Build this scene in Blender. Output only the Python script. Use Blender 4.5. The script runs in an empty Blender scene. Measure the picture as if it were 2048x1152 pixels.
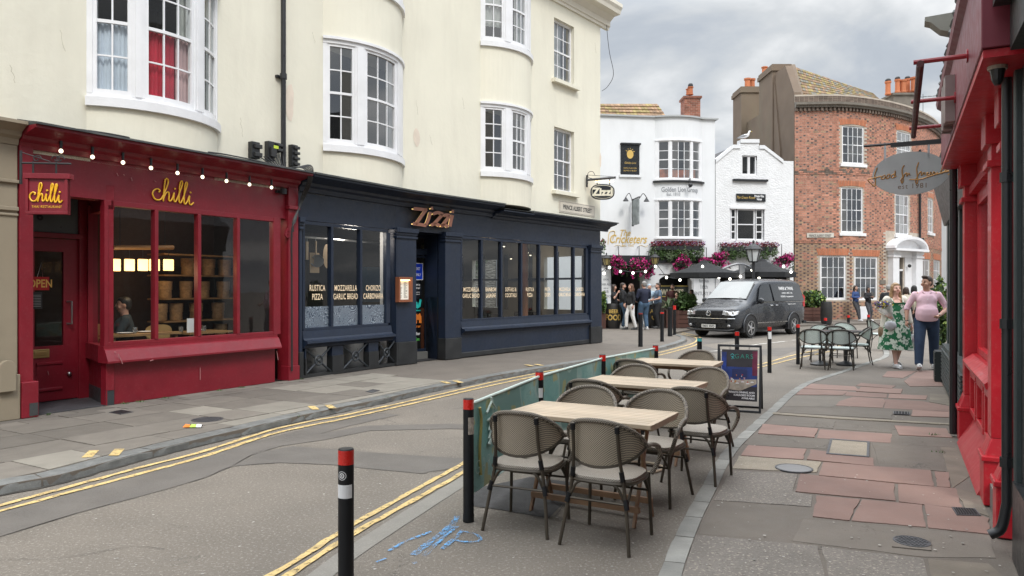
import bpy, bmesh, math, random
from mathutils import Vector, Matrix, noise
random.seed(7)
R=math.radians; PI=math.pi; sin=math.sin; cos=math.cos
S=bpy.context.scene
FL=1480.0; H=1.65                       # focal length in pixels of the 2048 px wide photograph, eye height
cam=bpy.data.cameras.new('camera'); cam.sensor_width=36; cam.lens=FL/2048*36; cam.clip_start=.05; cam.clip_end=2000
co=bpy.data.objects.new('camera',cam); S.collection.objects.link(co)
co.location=(0,0,H); co.rotation_euler=(R(90),0,0); S.camera=co
S.view_settings.view_transform='Standard'; S.view_settings.look='None'; S.view_settings.gamma=1
S.view_settings.use_curve_mapping=False; S.view_settings.exposure=0.74
S.cycles.max_bounces=7; S.cycles.transparent_max_bounces=16; S.cycles.caustics_reflective=False; S.cycles.caustics_refractive=False
# ---- world: overcast sky, cloud layer over a Nishita sky
W=bpy.data.worlds.new('World'); S.world=W; W.use_nodes=True
SUN_EL,SUN_AZ=R(50),R(160)
def world():
    nt=W.node_tree; N=nt.nodes; L=nt.links; N.clear()
    out=N.new('ShaderNodeOutputWorld'); bg=N.new('ShaderNodeBackground'); L.new(bg.outputs[0],out.inputs[0]); bg.inputs[1].default_value=.1
    sky=N.new('ShaderNodeTexSky'); sky.sky_type='NISHITA'; sky.sun_disc=False; sky.sun_elevation=SUN_EL; sky.sun_rotation=SUN_AZ; sky.air_density=1.2; sky.dust_density=2
    tc=N.new('ShaderNodeTexCoord'); sp=N.new('ShaderNodeSeparateXYZ'); L.new(tc.outputs['Generated'],sp.inputs[0])
    # project direction on a cloud plane
    az=N.new('ShaderNodeMath'); az.operation='MAXIMUM'; L.new(sp.outputs[2],az.inputs[0]); az.inputs[1].default_value=0.0
    ad=N.new('ShaderNodeMath'); ad.operation='ADD'; L.new(az.outputs[0],ad.inputs[0]); ad.inputs[1].default_value=.16
    dv=N.new('ShaderNodeVectorMath'); dv.operation='DIVIDE'; L.new(tc.outputs['Generated'],dv.inputs[0])
    cb=N.new('ShaderNodeCombineXYZ'); [L.new(ad.outputs[0],cb.inputs[i]) for i in range(3)]; L.new(cb.outputs[0],dv.inputs[1])
    def nz(scale,det,rough,off):
        m=N.new('ShaderNodeMapping'); L.new(dv.outputs[0],m.inputs[0]); m.inputs['Location'].default_value=off; m.inputs['Scale'].default_value=(1,1,0.8)
        n=N.new('ShaderNodeTexNoise'); L.new(m.outputs[0],n.inputs['Vector']); n.inputs['Scale'].default_value=scale; n.inputs['Detail'].default_value=det; n.inputs['Roughness'].default_value=rough; n.inputs['Distortion'].default_value=.3
        return n.outputs[0]
    def ramp(src,*st):
        r=N.new('ShaderNodeValToRGB'); L.new(src,r.inputs[0]); e=r.color_ramp.elements
        e[0].position,e[0].color=st[0][0],(*st[0][1],1); e[1].position,e[1].color=st[1][0],(*st[1][1],1)
        for p,c in st[2:]:
            k=e.new(p); k.color=(*c,1)
        return r.outputs[0]
    c1=ramp(nz(1.15,7,.52,(3.1,1.7,.4)),(.34,(5.4,6.0,6.9)),(.51,(8.2,8.6,9.0)),(.60,(11.6,11.8,12.0)),(.44,(6.4,7.0,7.8)))
    cover=ramp(nz(.8,5,.5,(8,2,5)),(.62,(1,1,1)),(.74,(.75,.75,.75)))
    mx=N.new('ShaderNodeMix'); mx.data_type='RGBA'; L.new(cover,mx.inputs[0]); L.new(sky.outputs[0],mx.inputs[6]); L.new(c1,mx.inputs[7])
    # overcast luminance gradient: zenith brighter than the horizon
    g=N.new('ShaderNodeMapRange'); L.new(sp.outputs[2],g.inputs[0]); g.inputs[1].default_value=.34; g.inputs[2].default_value=.85; g.inputs[3].default_value=.50; g.inputs[4].default_value=2.3
    vm=N.new('ShaderNodeVectorMath'); vm.operation='SCALE'; L.new(mx.outputs[2],vm.inputs[0]); L.new(g.outputs[0],vm.inputs['Scale'])
    L.new(vm.outputs[0],bg.inputs[0])
world()
sl=bpy.data.lights.new('sun','SUN'); sl.energy=1.1; sl.angle=R(14); sl.color=(1,.96,.9)
so=bpy.data.objects.new('sun',sl); S.collection.objects.link(so)
so.rotation_euler=(R(90)-SUN_EL,0,PI-SUN_AZ)
# sun lamp shines along local -Z: put it so light comes from azimuth SUN_AZ (0=+Y, clockwise)
d=Vector((sin(SUN_AZ)*cos(SUN_EL),cos(SUN_AZ)*cos(SUN_EL),sin(SUN_EL))); so.rotation_euler=d.to_track_quat('Z','Y').to_euler()

# ---------------- helpers
col=S.collection.objects
def at(px,py,Y): return Vector(((px-1024)/FL*Y,Y,H-(py-576)/FL*Y))
def gnd(px,py,z=0.0):
    Y=FL*(H-z)/(py-576); return Vector(((px-1024)/FL*Y,Y,z))
def wpos(o):
    v=Vector((0,0,0))
    while o: v=v+o.location; o=o.parent
    return v
def tag(o,label=None,cat=None,group=None,kind=None):
    if label: o['label']=label
    if cat: o['category']=cat
    if group: o['group']=group
    if kind: o['kind']=kind
    return o
def emp(name,loc=(0,0,0),rz=0,label=None,cat=None,group=None,parent=None):
    o=bpy.data.objects.new(name,None); col.link(o); o.location=loc; o.rotation_euler=(0,0,rz); o.empty_display_size=.1
    if parent: o.parent=parent
    return tag(o,label,cat,group)
class MB:
    def __init__(s): s.v=[]; s.f=[]; s.M=None
    def add(s,vs,fs):
        b=len(s.v)
        if s.M is not None: vs=[s.M@Vector(v) for v in vs]
        s.v+= [tuple(v) for v in vs]; s.f+=[tuple(b+i for i in f) for f in fs]; return s
    def quad(s,a,b,c,d): return s.add([a,b,c,d],[(0,1,2,3)])
    def box(s,lo,hi,M=None):
        (a,b,c),(d,e,f)=lo,hi
        vs=[Vector(p) for p in ((a,b,c),(d,b,c),(d,e,c),(a,e,c),(a,b,f),(d,b,f),(d,e,f),(a,e,f))]
        if M is not None: vs=[M@v for v in vs]
        return s.add(vs,[(0,3,2,1),(4,5,6,7),(0,1,5,4),(1,2,6,5),(2,3,7,6),(3,0,4,7)])
    def prism(s,poly,z0,z1,M=None):
        n=len(poly); vs=[Vector((x,y,z0)) for x,y in poly]+[Vector((x,y,z1)) for x,y in poly]
        if M is not None: vs=[M@v for v in vs]
        a=sum(poly[i][0]*poly[(i+1)%n][1]-poly[(i+1)%n][0]*poly[i][1] for i in range(n))
        fs=[tuple(range(n-1,-1,-1)),tuple(range(n,2*n))]+[(i,(i+1)%n,n+(i+1)%n,n+i) for i in range(n)]
        if a<0: fs=[f[::-1] for f in fs]
        return s.add(vs,fs)
    def tube(s,pts,r,n=8,closed=False,cap=True):
        pts=[Vector(p) for p in pts]; k=len(pts); rs=r if isinstance(r,(list,tuple)) else [r]*k
        t0=(pts[1]-pts[0]).normalized(); up=Vector((0,0,1)) if abs(t0.z)<.9 else Vector((1,0,0))
        nx=t0.cross(up).normalized(); vs=[]
        for i,p in enumerate(pts):
            if closed: t=pts[(i+1)%k]-pts[i-1]
            else: t=pts[min(i+1,k-1)]-pts[max(i-1,0)]
            if t.length<1e-9: t=t0
            t=t.normalized(); nx=(nx-t*nx.dot(t)).normalized(); ny=t.cross(nx)
            for j in range(n):
                a=2*PI*j/n; vs.append(p+(nx*cos(a)+ny*sin(a))*rs[i])
        fs=[]
        for i in range(k if closed else k-1):
            for j in range(n):
                a=i*n+j; b=i*n+(j+1)%n; c=((i+1)%k)*n+(j+1)%n; d=((i+1)%k)*n+j; fs.append((a,b,c,d))
        if cap and not closed: fs+=[tuple(range(n-1,-1,-1)),tuple((k-1)*n+j for j in range(n))]
        return s.add(vs,fs)
    def lathe(s,prof,n=16,c=(0,0,0),M=None,cap=True):
        vs=[];k=len(prof)
        for r,z in prof:
            for j in range(n):
                a=2*PI*j/n; vs.append(Vector((c[0]+r*cos(a),c[1]+r*sin(a),c[2]+z)))
        if M is not None: vs=[M@v for v in vs]
        fs=[(i*n+j,i*n+(j+1)%n,(i+1)*n+(j+1)%n,(i+1)*n+j) for i in range(k-1) for j in range(n)]
        if cap: fs+=[tuple(range(n-1,-1,-1)),tuple((k-1)*n+j for j in range(n))]
        return s.add(vs,fs)
    def ell(s,c,r,n=12,m=8,M=None):
        prof=[(max(sin(PI*i/m),1e-3),-cos(PI*i/m)) for i in range(m+1)]
        T=Matrix.Translation(c)@Matrix.Diagonal((*r,1)) if M is None else M@Matrix.Translation(c)@Matrix.Diagonal((*r,1))
        return s.lathe(prof,n,M=T)
    def build(s,name,m,parent=None,local=False,smooth=False,loc=None,bev=0):
        me=bpy.data.meshes.new(name)
        off=Vector((0,0,0))
        if not local and parent is not None: off=wpos(parent)
        if loc is not None: off=Vector(loc)
        me.from_pydata([(v[0]-off[0],v[1]-off[1],v[2]-off[2]) for v in s.v],[],s.f)
        if m: me.materials.append(m)
        if smooth:
            for p in me.polygons: p.use_smooth=True
        me.validate()
        o=bpy.data.objects.new(name,me); col.link(o)
        if parent is not None: o.parent=parent
        if loc is not None: o.location=loc
        if smooth and smooth!=2:
            try: me.set_sharp_from_angle(angle=R(40))
            except Exception: pass
        if bev:
            b=o.modifiers.new('bevel','BEVEL'); b.width=bev; b.segments=2; b.limit_method='ANGLE'
        return o
def copy_tree(o,parent=None,link=True):
    c=o.copy(); col.link(c)
    if parent: c.parent=parent
    for ch in o.children: copy_tree(ch,c)
    return c
def spline(pts,n=6,closed=False):
    pts=[Vector(p) for p in pts]; k=len(pts); out=[]
    rng=range(k) if closed else range(k-1)
    for i in rng:
        p0=pts[(i-1)%k] if (closed or i>0) else pts[0]*2-pts[1]; p1=pts[i]; p2=pts[(i+1)%k]
        p3=pts[(i+2)%k] if (closed or i+2<k) else pts[-1]*2-pts[-2]
        for j in range(n):
            t=j/n; out.append(.5*((2*p1)+(p2-p0)*t+(2*p0-5*p1+4*p2-p3)*t*t+(3*p1-p0-3*p2+p3)*t**3))
    if not closed: out.append(pts[-1])
    return out
# facade frame: a path on the ground, u = metres along it, d = metres towards the street
class Fac:
    def __init__(s,pts,u0=0):
        s.p=[Vector((x,y)) for x,y in pts]; s.u=[-u0]
        for a,b in zip(s.p,s.p[1:]): s.u.append(s.u[-1]+(b-a).length)
    def seg(s,u):
        i=0
        while i<len(s.p)-2 and u>s.u[i+1]: i+=1
        return i
    def frame(s,u):
        i=s.seg(u); t=(s.p[i+1]-s.p[i]).normalized(); return s.p[i]+t*(u-s.u[i]),t,Vector((t.y,-t.x))
    def P(s,u,z,d=0):
        i=s.seg(u); t=(s.p[i+1]-s.p[i]).normalized(); n=Vector((t.y,-t.x)); q=s.p[i]+t*(u-s.u[i])
        # blend normals near the joints so offset pieces stay closed
        if getattr(s,'soft',False):
            j=min(max(i+(1 if (u-s.u[i])>(s.u[i+1]-s.u[i])/2 else -1),0),len(s.p)-2)
            t2=(s.p[j+1]-s.p[j]).normalized(); n2=Vector((t2.y,-t2.x)); L=s.u[i+1]-s.u[i]; w=abs((u-s.u[i])/L-.5)
            n=(n*(1-w)+n2*w).normalized()
        q=q+n*d; return Vector((q.x,q.y,z))
    def U(s,px,d=0):
        k=(px-1024)/FL; lo,hi=s.u[0],s.u[-1]; best=None; N=900
        f=lambda u:(lambda p:p.x-k*p.y)(s.P(u,0,d))
        a=lo; fa=f(a)
        for i in range(1,N+1):
            b=lo+(hi-lo)*i/N; fb=f(b)
            if fa*fb<=0:
                for _ in range(25):
                    m=(a+b)/2; fm=f(m)
                    if fa*fm<=0: b=m
                    else: a=m; fa=fm
                return (a+b)/2
            a=b; fa=fb
        return lo if abs(f(lo))<abs(f(hi)) else hi
    def Z(s,px,py,d=0):
        p=s.P(s.U(px,d),0,d); return H-(py-576)/FL*p.y
def pbox(mb,P,u0,u1,z0,z1,d0,d1,n=1):
    vs=[];fs=[]
    for i in range(n+1):
        u=u0+(u1-u0)*i/n
        vs+=[P(u,z0,d0),P(u,z0,d1),P(u,z1,d1),P(u,z1,d0)]
    for i in range(n):
        for j in range(4):
            a=4*i+j;b=4*i+(j+1)%4; fs.append((a,a+4,b+4,b))
    fs+=[(0,1,2,3),(4*n+3,4*n+2,4*n+1,4*n)]
    return mb.add(vs,fs)
def sweep(mb,P,u0,u1,prof,n=1):   # prof [(d,z)...] closed polygon
    k=len(prof); vs=[]
    for i in range(n+1):
        u=u0+(u1-u0)*i/n; vs+=[P(u,z,d) for d,z in prof]
    fs=[(i*k+j,(i+1)*k+j,(i+1)*k+(j+1)%k,i*k+(j+1)%k) for i in range(n) for j in range(k)]
    fs+=[tuple(range(k)),tuple(n*k+j for j in range(k-1,-1,-1))]
    return mb.add(vs,fs)
def wall(mb,P,us,zs,holes,depth=.25,d=0):
    us=sorted(set([round(u,5) for u in us]+[round(x,5) for h in holes for x in h[:2]])); zs=sorted(set([round(z,5) for z in zs]+[round(x,5) for h in holes for x in h[2:4]]))
    ih=lambda u,z:any(h[0]<u<h[1] and h[2]<z<h[3] for h in holes)
    cell={}
    for i in range(len(us)-1):
        for j in range(len(zs)-1): cell[i,j]=not ih((us[i]+us[i+1])/2,(zs[j]+zs[j+1])/2)
    for (i,j),ok in cell.items():
        a,b,c,e=us[i],us[i+1],zs[j],zs[j+1]
        if ok: mb.quad(P(a,c,d),P(b,c,d),P(b,e,d),P(a,e,d))
        else:
            if cell.get((i-1,j)): mb.quad(P(a,c,d),P(a,c,d-depth),P(a,e,d-depth),P(a,e,d))
            if cell.get((i+1,j)): mb.quad(P(b,c,d-depth),P(b,c,d),P(b,e,d),P(b,e,d-depth))
            if cell.get((i,j-1)): mb.quad(P(a,c,d),P(b,c,d),P(b,c,d-depth),P(a,c,d-depth))
            if cell.get((i,j+1)): mb.quad(P(a,e,d-depth),P(b,e,d-depth),P(b,e,d),P(a,e,d))
    return mb
# ---------------- materials
def nt_new(name):
    m=bpy.data.materials.new(name); m.use_nodes=True; return m,m.node_tree.nodes,m.node_tree.links,m.node_tree.nodes['Principled BSDF']
def mth(N,L,op,a,b=None):
    n=N.new('ShaderNodeMath'); n.operation=op
    for i,x in enumerate((a,b)):
        if x is None: continue
        if isinstance(x,(int,float)): n.inputs[i].default_value=x
        else: L.new(x,n.inputs[i])
    return n.outputs[0]
def noi(N,L,vec,scale,det=4,rough=.55,sc=None):
    n=N.new('ShaderNodeTexNoise'); n.inputs['Scale'].default_value=scale; n.inputs['Detail'].default_value=det; n.inputs['Roughness'].default_value=rough
    if sc:
        m=N.new('ShaderNodeMapping'); m.inputs['Scale'].default_value=sc; L.new(vec,m.inputs[0]); vec=m.outputs[0]
    L.new(vec,n.inputs['Vector']); return n.outputs[0]
def mixc(N,L,f,a,b,blend='MIX'):
    n=N.new('ShaderNodeMix'); n.data_type='RGBA'; n.blend_type=blend
    for i,x in ((0,f),(6,a),(7,b)):
        if isinstance(x,(int,float)): n.inputs[i].default_value=x
        elif isinstance(x,tuple): n.inputs[i].default_value=(*x[:3],1)
        else: L.new(x,n.inputs[i])
    return n.outputs[2]
def step(N,L,v,a,b,lo=0,hi=1):
    n=N.new('ShaderNodeMapRange'); L.new(v,n.inputs[0]); n.inputs[1].default_value=a; n.inputs[2].default_value=b; n.inputs[3].default_value=lo; n.inputs[4].default_value=hi; return n.outputs[0]
MC={}
def mat(name,c,rough=.6,metal=0,var=.1,vs=3,bump=.15,bs=60,stain=0,scol=(.1,.09,.07),ss=.7,ssc=None,orand=0,irand=0,coat=0,emit=0,spec=.5,speck=0,spc=(.6,.58,.52),sps=90,alpha=None,crack=0):
    if name in MC: return MC[name]
    m,N,L,b=nt_new(name); tc=N.new('ShaderNodeTexCoord').outputs['Object']
    f=noi(N,L,tc,vs,5)
    f=step(N,L,f,.3,.7)
    cc=mixc(N,L,f,tuple(x*(1-var) for x in c),tuple(min(x*(1+var),.95) for x in c))
    if speck:
        sn=noi(N,L,tc,sps,2,.7); cc=mixc(N,L,step(N,L,sn,.56,.66,0,speck),cc,spc)
        sn2=noi(N,L,tc,sps*1.3,2,.7,sc=(1,1.1,.9)); cc=mixc(N,L,step(N,L,sn2,.57,.67,0,speck*.8),cc,tuple(x*.35 for x in c))
    if stain:
        s1=noi(N,L,tc,ss,6,.62,ssc); cc=mixc(N,L,step(N,L,s1,.48,.75,0,stain),cc,scol)
    if crack:
        vo=N.new('ShaderNodeTexVoronoi'); vo.feature='DISTANCE_TO_EDGE'; vo.inputs['Scale'].default_value=crack; va=N.new('ShaderNodeVectorMath'); va.operation='ADD'; L.new(tc,va.inputs[0]); cv=N.new('ShaderNodeCombineXYZ'); nn=mth(N,L,'MULTIPLY',noi(N,L,tc,3,5,.7),1.1); L.new(nn,cv.inputs[0]); L.new(nn,cv.inputs[1]); L.new(cv.outputs[0],va.inputs[1]); L.new(va.outputs[0],vo.inputs['Vector'])
        k=mth(N,L,'MULTIPLY',step(N,L,vo.outputs['Distance'],.0,.012*crack,1,0),step(N,L,noi(N,L,tc,.9,2),.5,.6)); cc=mixc(N,L,mth(N,L,'MULTIPLY',k,.75),cc,(.03,.028,.026))
    if orand or irand:
        r=None
        if orand: r=step(N,L,N.new('ShaderNodeObjectInfo').outputs['Random'],0,1,1-orand,1+orand)
        if irand:
            r2=step(N,L,N.new('ShaderNodeNewGeometry').outputs['Random Per Island'],0,1,1-irand,1+irand); r=mth(N,L,'MULTIPLY',r,r2) if r else r2
        v=N.new('ShaderNodeVectorMath'); v.operation='SCALE'; L.new(cc,v.inputs[0]); L.new(r,v.inputs['Scale']); cc=v.outputs[0]
    L.new(cc,b.inputs['Base Color'])
    rr=noi(N,L,tc,vs*4,3); L.new(step(N,L,rr,.25,.75,max(rough-.1,.02),min(rough+.1,1)),b.inputs['Roughness'])
    b.inputs['Metallic'].default_value=metal; b.inputs['Coat Weight'].default_value=coat; b.inputs['Specular IOR Level'].default_value=spec
    if bump:
        bp=N.new('ShaderNodeBump'); bp.inputs['Strength'].default_value=bump; bp.inputs['Distance'].default_value=.01
        L.new(noi(N,L,tc,bs,4,.6),bp.inputs['Height']); L.new(bp.outputs[0],b.inputs['Normal'])
    if emit: L.new(cc,b.inputs['Emission Color']); b.inputs['Emission Strength'].default_value=emit
    if alpha is not None: b.inputs['Alpha'].default_value=alpha
    MC[name]=m; return m
def glassmat(name,tint=(.9,.93,.92),refl=1.0,dirt=.01,rough=.01):
    m,N,L,b=nt_new(name); N.remove(b); out=N['Material Output']
    t=N.new('ShaderNodeBsdfTransparent'); t.inputs[0].default_value=(*tint,1); g=N.new('ShaderNodeBsdfGlossy'); g.inputs['Roughness'].default_value=rough
    ge=N.new('ShaderNodeNewGeometry'); dt=N.new('ShaderNodeVectorMath'); dt.operation='DOT_PRODUCT'; L.new(ge.outputs['Normal'],dt.inputs[0]); L.new(ge.outputs['Incoming'],dt.inputs[1])
    cs=mth(N,L,'SUBTRACT',1.0,mth(N,L,'ABSOLUTE',dt.outputs['Value'])); f=mth(N,L,'ADD',mth(N,L,'MULTIPLY',mth(N,L,'POWER',cs,5.0),.96),.04); f=mth(N,L,'MULTIPLY',f,1.6*refl); f=mth(N,L,'MINIMUM',f,1.0)
    tc=N.new('ShaderNodeTexCoord').outputs['Object']
    bp=N.new('ShaderNodeBump'); bp.inputs['Strength'].default_value=.03; bp.inputs['Distance'].default_value=.05; L.new(noi(N,L,tc,1.6,2),bp.inputs['Height']); L.new(bp.outputs[0],g.inputs['Normal'])
    ms=N.new('ShaderNodeMixShader'); L.new(f,ms.inputs[0]); L.new(t.outputs[0],ms.inputs[1]); L.new(g.outputs[0],ms.inputs[2])
    df=N.new('ShaderNodeBsdfDiffuse'); df.inputs[0].default_value=(.5,.5,.5,1); m2=N.new('ShaderNodeMixShader'); m2.inputs[0].default_value=dirt
    L.new(ms.outputs[0],m2.inputs[1]); L.new(df.outputs[0],m2.inputs[2]); L.new(m2.outputs[0],out.inputs[0]); return m
GLASS=glassmat('window glass',refl=.8); GLASSU=glassmat('sky reflecting glass',(.85,.88,.88),3.6); GLASSD=glassmat('dark tinted glass',(.45,.5,.52))
BLACK=mat('black paint',(.018,.019,.021),.35,bump=.05)
IRON=mat('black iron',(.022,.022,.024),.45,bump=.2,bs=90)
WHITEP=mat('white paint',(.78,.78,.79),.4,var=.05,bump=.05,stain=.15,scol=(.45,.42,.38),ss=2)
STEEL=mat('brushed steel',(.5,.5,.5),.35,1,bump=.05)
# ---------------- lettering
def textgeo(body,size=1,ext=0,align='LEFT',shear=0,bold=0,sp=1,res=3):
    cu=bpy.data.curves.new('t','FONT'); cu.body=body; cu.size=size; cu.extrude=ext; cu.align_x=align; cu.shear=shear; cu.offset=bold; cu.space_character=sp; cu.resolution_u=res
    o=bpy.data.objects.new('t',cu); me=bpy.data.meshes.new_from_object(o)
    v=[tuple(x.co) for x in me.vertices]; f=[tuple(p.vertices) for p in me.polygons]
    bpy.data.meshes.remove(me); bpy.data.objects.remove(o); bpy.data.curves.remove(cu); return v,f
def lettering(name,body,P,u0,z0,d,size,m,parent,align='CENTER',shear=0,bold=0,ext=0,xs=1,flip=False,local=False,sp=1):
    v,f=textgeo(body,size,ext,align,shear,bold,sp); mb=MB()
    mb.add([P(u0+(x*xs),z0+y,d+z) for x,y,z in v],f); return mb.build(name,m,parent,local=local)
def strokes(name,paths,P,u0,z0,sc,d,r,m,parent,local=False,n=5,flat=None):
    mb=MB()
    for p in paths:
        pts=spline([(x,y,0) for x,y in p],n) if len(p)>2 else [Vector((x,y,0)) for x,y in p]
        mb.tube([P(u0+q.x*sc[0],z0+q.y*sc[1],d) for q in pts],r,6)
    return mb.build(name,m,parent,local=local,smooth=True)
def plane_P(o,ux,uz,n):   # any flat board: origin, right, up, outward
    o,ux,uz,n=Vector(o),Vector(ux),Vector(uz),Vector(n)
    return lambda u,z,d=0:o+ux*u+uz*z+n*d
# ---------------- windows (mapping P, so flat or curved)
def sash(root,P,u0,u1,z0,z1,cols,rows,wm=None,d=-.09,fw=.055,bar=.022,gl=None,name='window',nsub=1,split=True,panes=True,parent_part=None,thick=.05,vary=True):
    wm=wm or WHITEP; gl=gl or GLASS
    w=MB(); pbox(w,P,u0,u1,z0,z0+fw*1.3,d-thick,d+.02,nsub); pbox(w,P,u0,u1,z1-fw,z1,d-thick,d+.02,nsub)
    pbox(w,P,u0,u0+fw,z0+fw*1.3,z1-fw,d-thick,d+.018); pbox(w,P,u1-fw,u1,z0+fw*1.3,z1-fw,d-thick,d+.018)
    win=w.build(name,wm,root)
    iu0,iu1,iz0,iz1=u0+fw,u1-fw,z0+fw*1.3,z1-fw; b=MB(); r=rows; mid=iz0+(iz1-iz0)*.5
    zs=[iz0+(iz1-iz0)*k/r for k in range(r+1)]; cu=[iu0+(iu1-iu0)*k/cols for k in range(cols+1)]
    if split: pbox(b,P,iu0,iu1,zs[r//2]-.022,zs[r//2]+.022,d-.045,d+.008,nsub)
    for k in range(1,cols): pbox(b,P,cu[k]-bar/2,cu[k]+bar/2,iz0,iz1,d-.03,d-.002)
    for k in range(1,r):
        if split and k==r//2: continue
        pbox(b,P,iu0,iu1,zs[k]-bar/2,zs[k]+bar/2,d-.028,d-.005,nsub)
    if len(b.v): b.build('glazing_bars',wm,win)
    if panes:
        for i in range(cols):
            for j in range(r):
                a,e=cu[i],cu[i+1]; jit=random.uniform(-.003,.003); j2=random.uniform(-.003,.003)
                g=MB(); g.quad(P(a,zs[j],d-.015+jit),P(e,zs[j],d-.015+j2),P(e,zs[j+1],d-.015+j2),P(a,zs[j+1],d-.015+jit)); g.build('pane',gl,win)
    else:
        g=MB(); g.quad(P(iu0,iz0,d-.015),P(iu1,iz0,d-.015),P(iu1,iz1,d-.015),P(iu0,iz1,d-.015)); g.build('pane',gl,win)
    return win
# ================= ground
ZK=.085; ZR=.03
def C4(x,y): return (1340+x/2.441,680+y/2.441)
def C5(x,y): return (560+x/2.441,680+y/2.441)
def C6(x,y): return (x/2.797,740+y/2.797)
def sheet(name,poly,z,m,label=None,kind='structure'):
    me=MB(); me.add([(p[0],p[1],z) for p in poly],[tuple(range(len(poly)))])
    a=sum(poly[i][0]*poly[(i+1)%len(poly)][1]-poly[(i+1)%len(poly)][0]*poly[i][1] for i in range(len(poly)))
    if a<0: me.f=[f[::-1] for f in me.f]
    o=me.build(name,m); return tag(o,label,None,None,kind)
ASPH=mat('road asphalt',(.165,.143,.118),.85,var=.14,vs=1.1,bump=.5,bs=110,stain=.3,scol=(.095,.088,.08),ss=.35,speck=.62,spc=(.34,.31,.27),sps=48,crack=.45)
ASPD=mat('dark trench asphalt',(.125,.112,.098),.85,var=.15,vs=2,bump=.5,bs=90,stain=.35,scol=(.11,.105,.1),ss=.9,speck=.22,spc=(.22,.21,.2),sps=80)
PAVE=mat('worn pavement asphalt',(.14,.12,.10),.88,var=.12,vs=1.5,bump=.35,bs=120,stain=.3,scol=(.15,.13,.115),ss=.8,speck=.15,spc=(.27,.25,.22),sps=70,crack=.8)
sheet('ground',[(-300,-60),(300,-60),(300,400),(-300,400)],-.03,ASPH)
sheet('road',[(-40,-15),(60,-15),(60,110),(-40,110)],0,ASPH)
def G(pts,z=0): return [tuple(gnd(x,y,z)[:2]) for x,y in pts]
def resamp(pts,n): return [ (p.x,p.y) for p in spline([(x,y,0) for x,y in pts],n)]
# left kerb line (outer top edge)
KL=resamp(G([(-140,1015),(0,969),(121,946),(263,908),(393,877),(502,852),(560,838),(679,813),(769,795),(859,775),(937,761),(1000,748),(1130,727),(1230,712),(1310,697),(1347,688),(1370,680),(1373,675),(1364,670.5),(1347,667)],ZK),6)
dA=Vector((.5075,.8617)); A0=Vector((-3.72,12.7)); B0=A0+dA*2.66; dB=Vector((.6105,.792)); C0=B0+dB*8.06
LF=Fac([A0-dA*9,A0,B0,C0],9)      # left facade path, u=0 where the red shop ends
LP=LF.P; UB=2.66; UC=2.66+8.06
cs=C0+Vector((-.9,.75))*14
o=MB()
poly=[(-20,-12)]+[(-6.5,-12),(-5.2,2)]+KL+[(5.9,26.6),(7.6,29.6),(11,31),(16,33.3),(24,37.5),(34,47),(34,80),(-30,80),(-30,-12)]
o.prism(poly[1:],-.05,ZK-.012); tag(o.build('left_pavement',PAVE),kind='structure')
# kerb stones of granite
GRAN=mat('grey granite kerb',(.15,.152,.145),.7,var=.25,vs=9,bump=.5,bs=35,stain=.4,scol=(.09,.09,.085),ss=3,orand=.14,speck=.15,spc=(.35,.35,.33),sps=70)
def arc(pts):
    L=[0]
    for a,b in zip(pts,pts[1:]): L.append(L[-1]+math.dist(a,b))
    return L
def walk(pts,L,s):
    i=0
    while i<len(pts)-2 and s>L[i+1]: i+=1
    t=(s-L[i])/max(L[i+1]-L[i],1e-6); a,b=Vector(pts[i]),Vector(pts[i+1]); d=(b-a).normalized(); return a+(b-a)*t,d
def kerb(pts,w,ln,z0,z1,side,name,m,jag,parent=None,gap=.008,smax=1e9,lens=None):
    L=arc(pts); s=0; k=0
    while s<min(L[-1],smax)-.1:
        l=ln*random.uniform(.8,1.2) if not lens else lens[k%len(lens)]; e=min(s+l,L[-1]); n=max(1,int((e-s)/.15)); bm=MB(); rows=[]
        for i in range(n+1):
            q,d=walk(pts,L,s+gap+(e-s-2*gap)*i/n); nr=Vector((-d.y,d.x))*side
            j=random.uniform(-jag,jag)*.5; cr=.02 if z1-z0>.1 else .004
            endc=.012 if i in(0,n) else 0
            ww=w*(1 if 0<i<n else .985)
            rows.append([(q.x-nr.x*(.012+j),q.y-nr.y*(.012+j),z0),(q.x+nr.x*j,q.y+nr.y*j,z1-cr-endc+random.uniform(-jag,jag)*.3),(q.x+nr.x*(cr+abs(j)),q.y+nr.y*(cr+abs(j)),z1-endc*.6+random.uniform(-jag,0)*.2),(q.x+nr.x*ww,q.y+nr.y*ww,z1-endc*.4),(q.x+nr.x*ww,q.y+nr.y*ww,z0)])
        vs=[v for r in rows for v in r]; fs=[(i*5+j,i*5+(j+1)%5,(i+1)*5+(j+1)%5,(i+1)*5+j) for i in range(n) for j in range(5)]
        fs+=[(0,4,3,2,1),tuple(n*5+j for j in range(5))]
        if side<0: fs=[f[::-1] for f in fs]
        bm.add(vs,fs); bm.build(name,m,parent,smooth=False); s=e; k+=1
lk=tag(emp('left_kerb',(0,0,0)),kind='structure')
kerb(KL,.17,1.0,-.05,ZK,1,'kerb_stone',GRAN,.016,lk)
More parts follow.
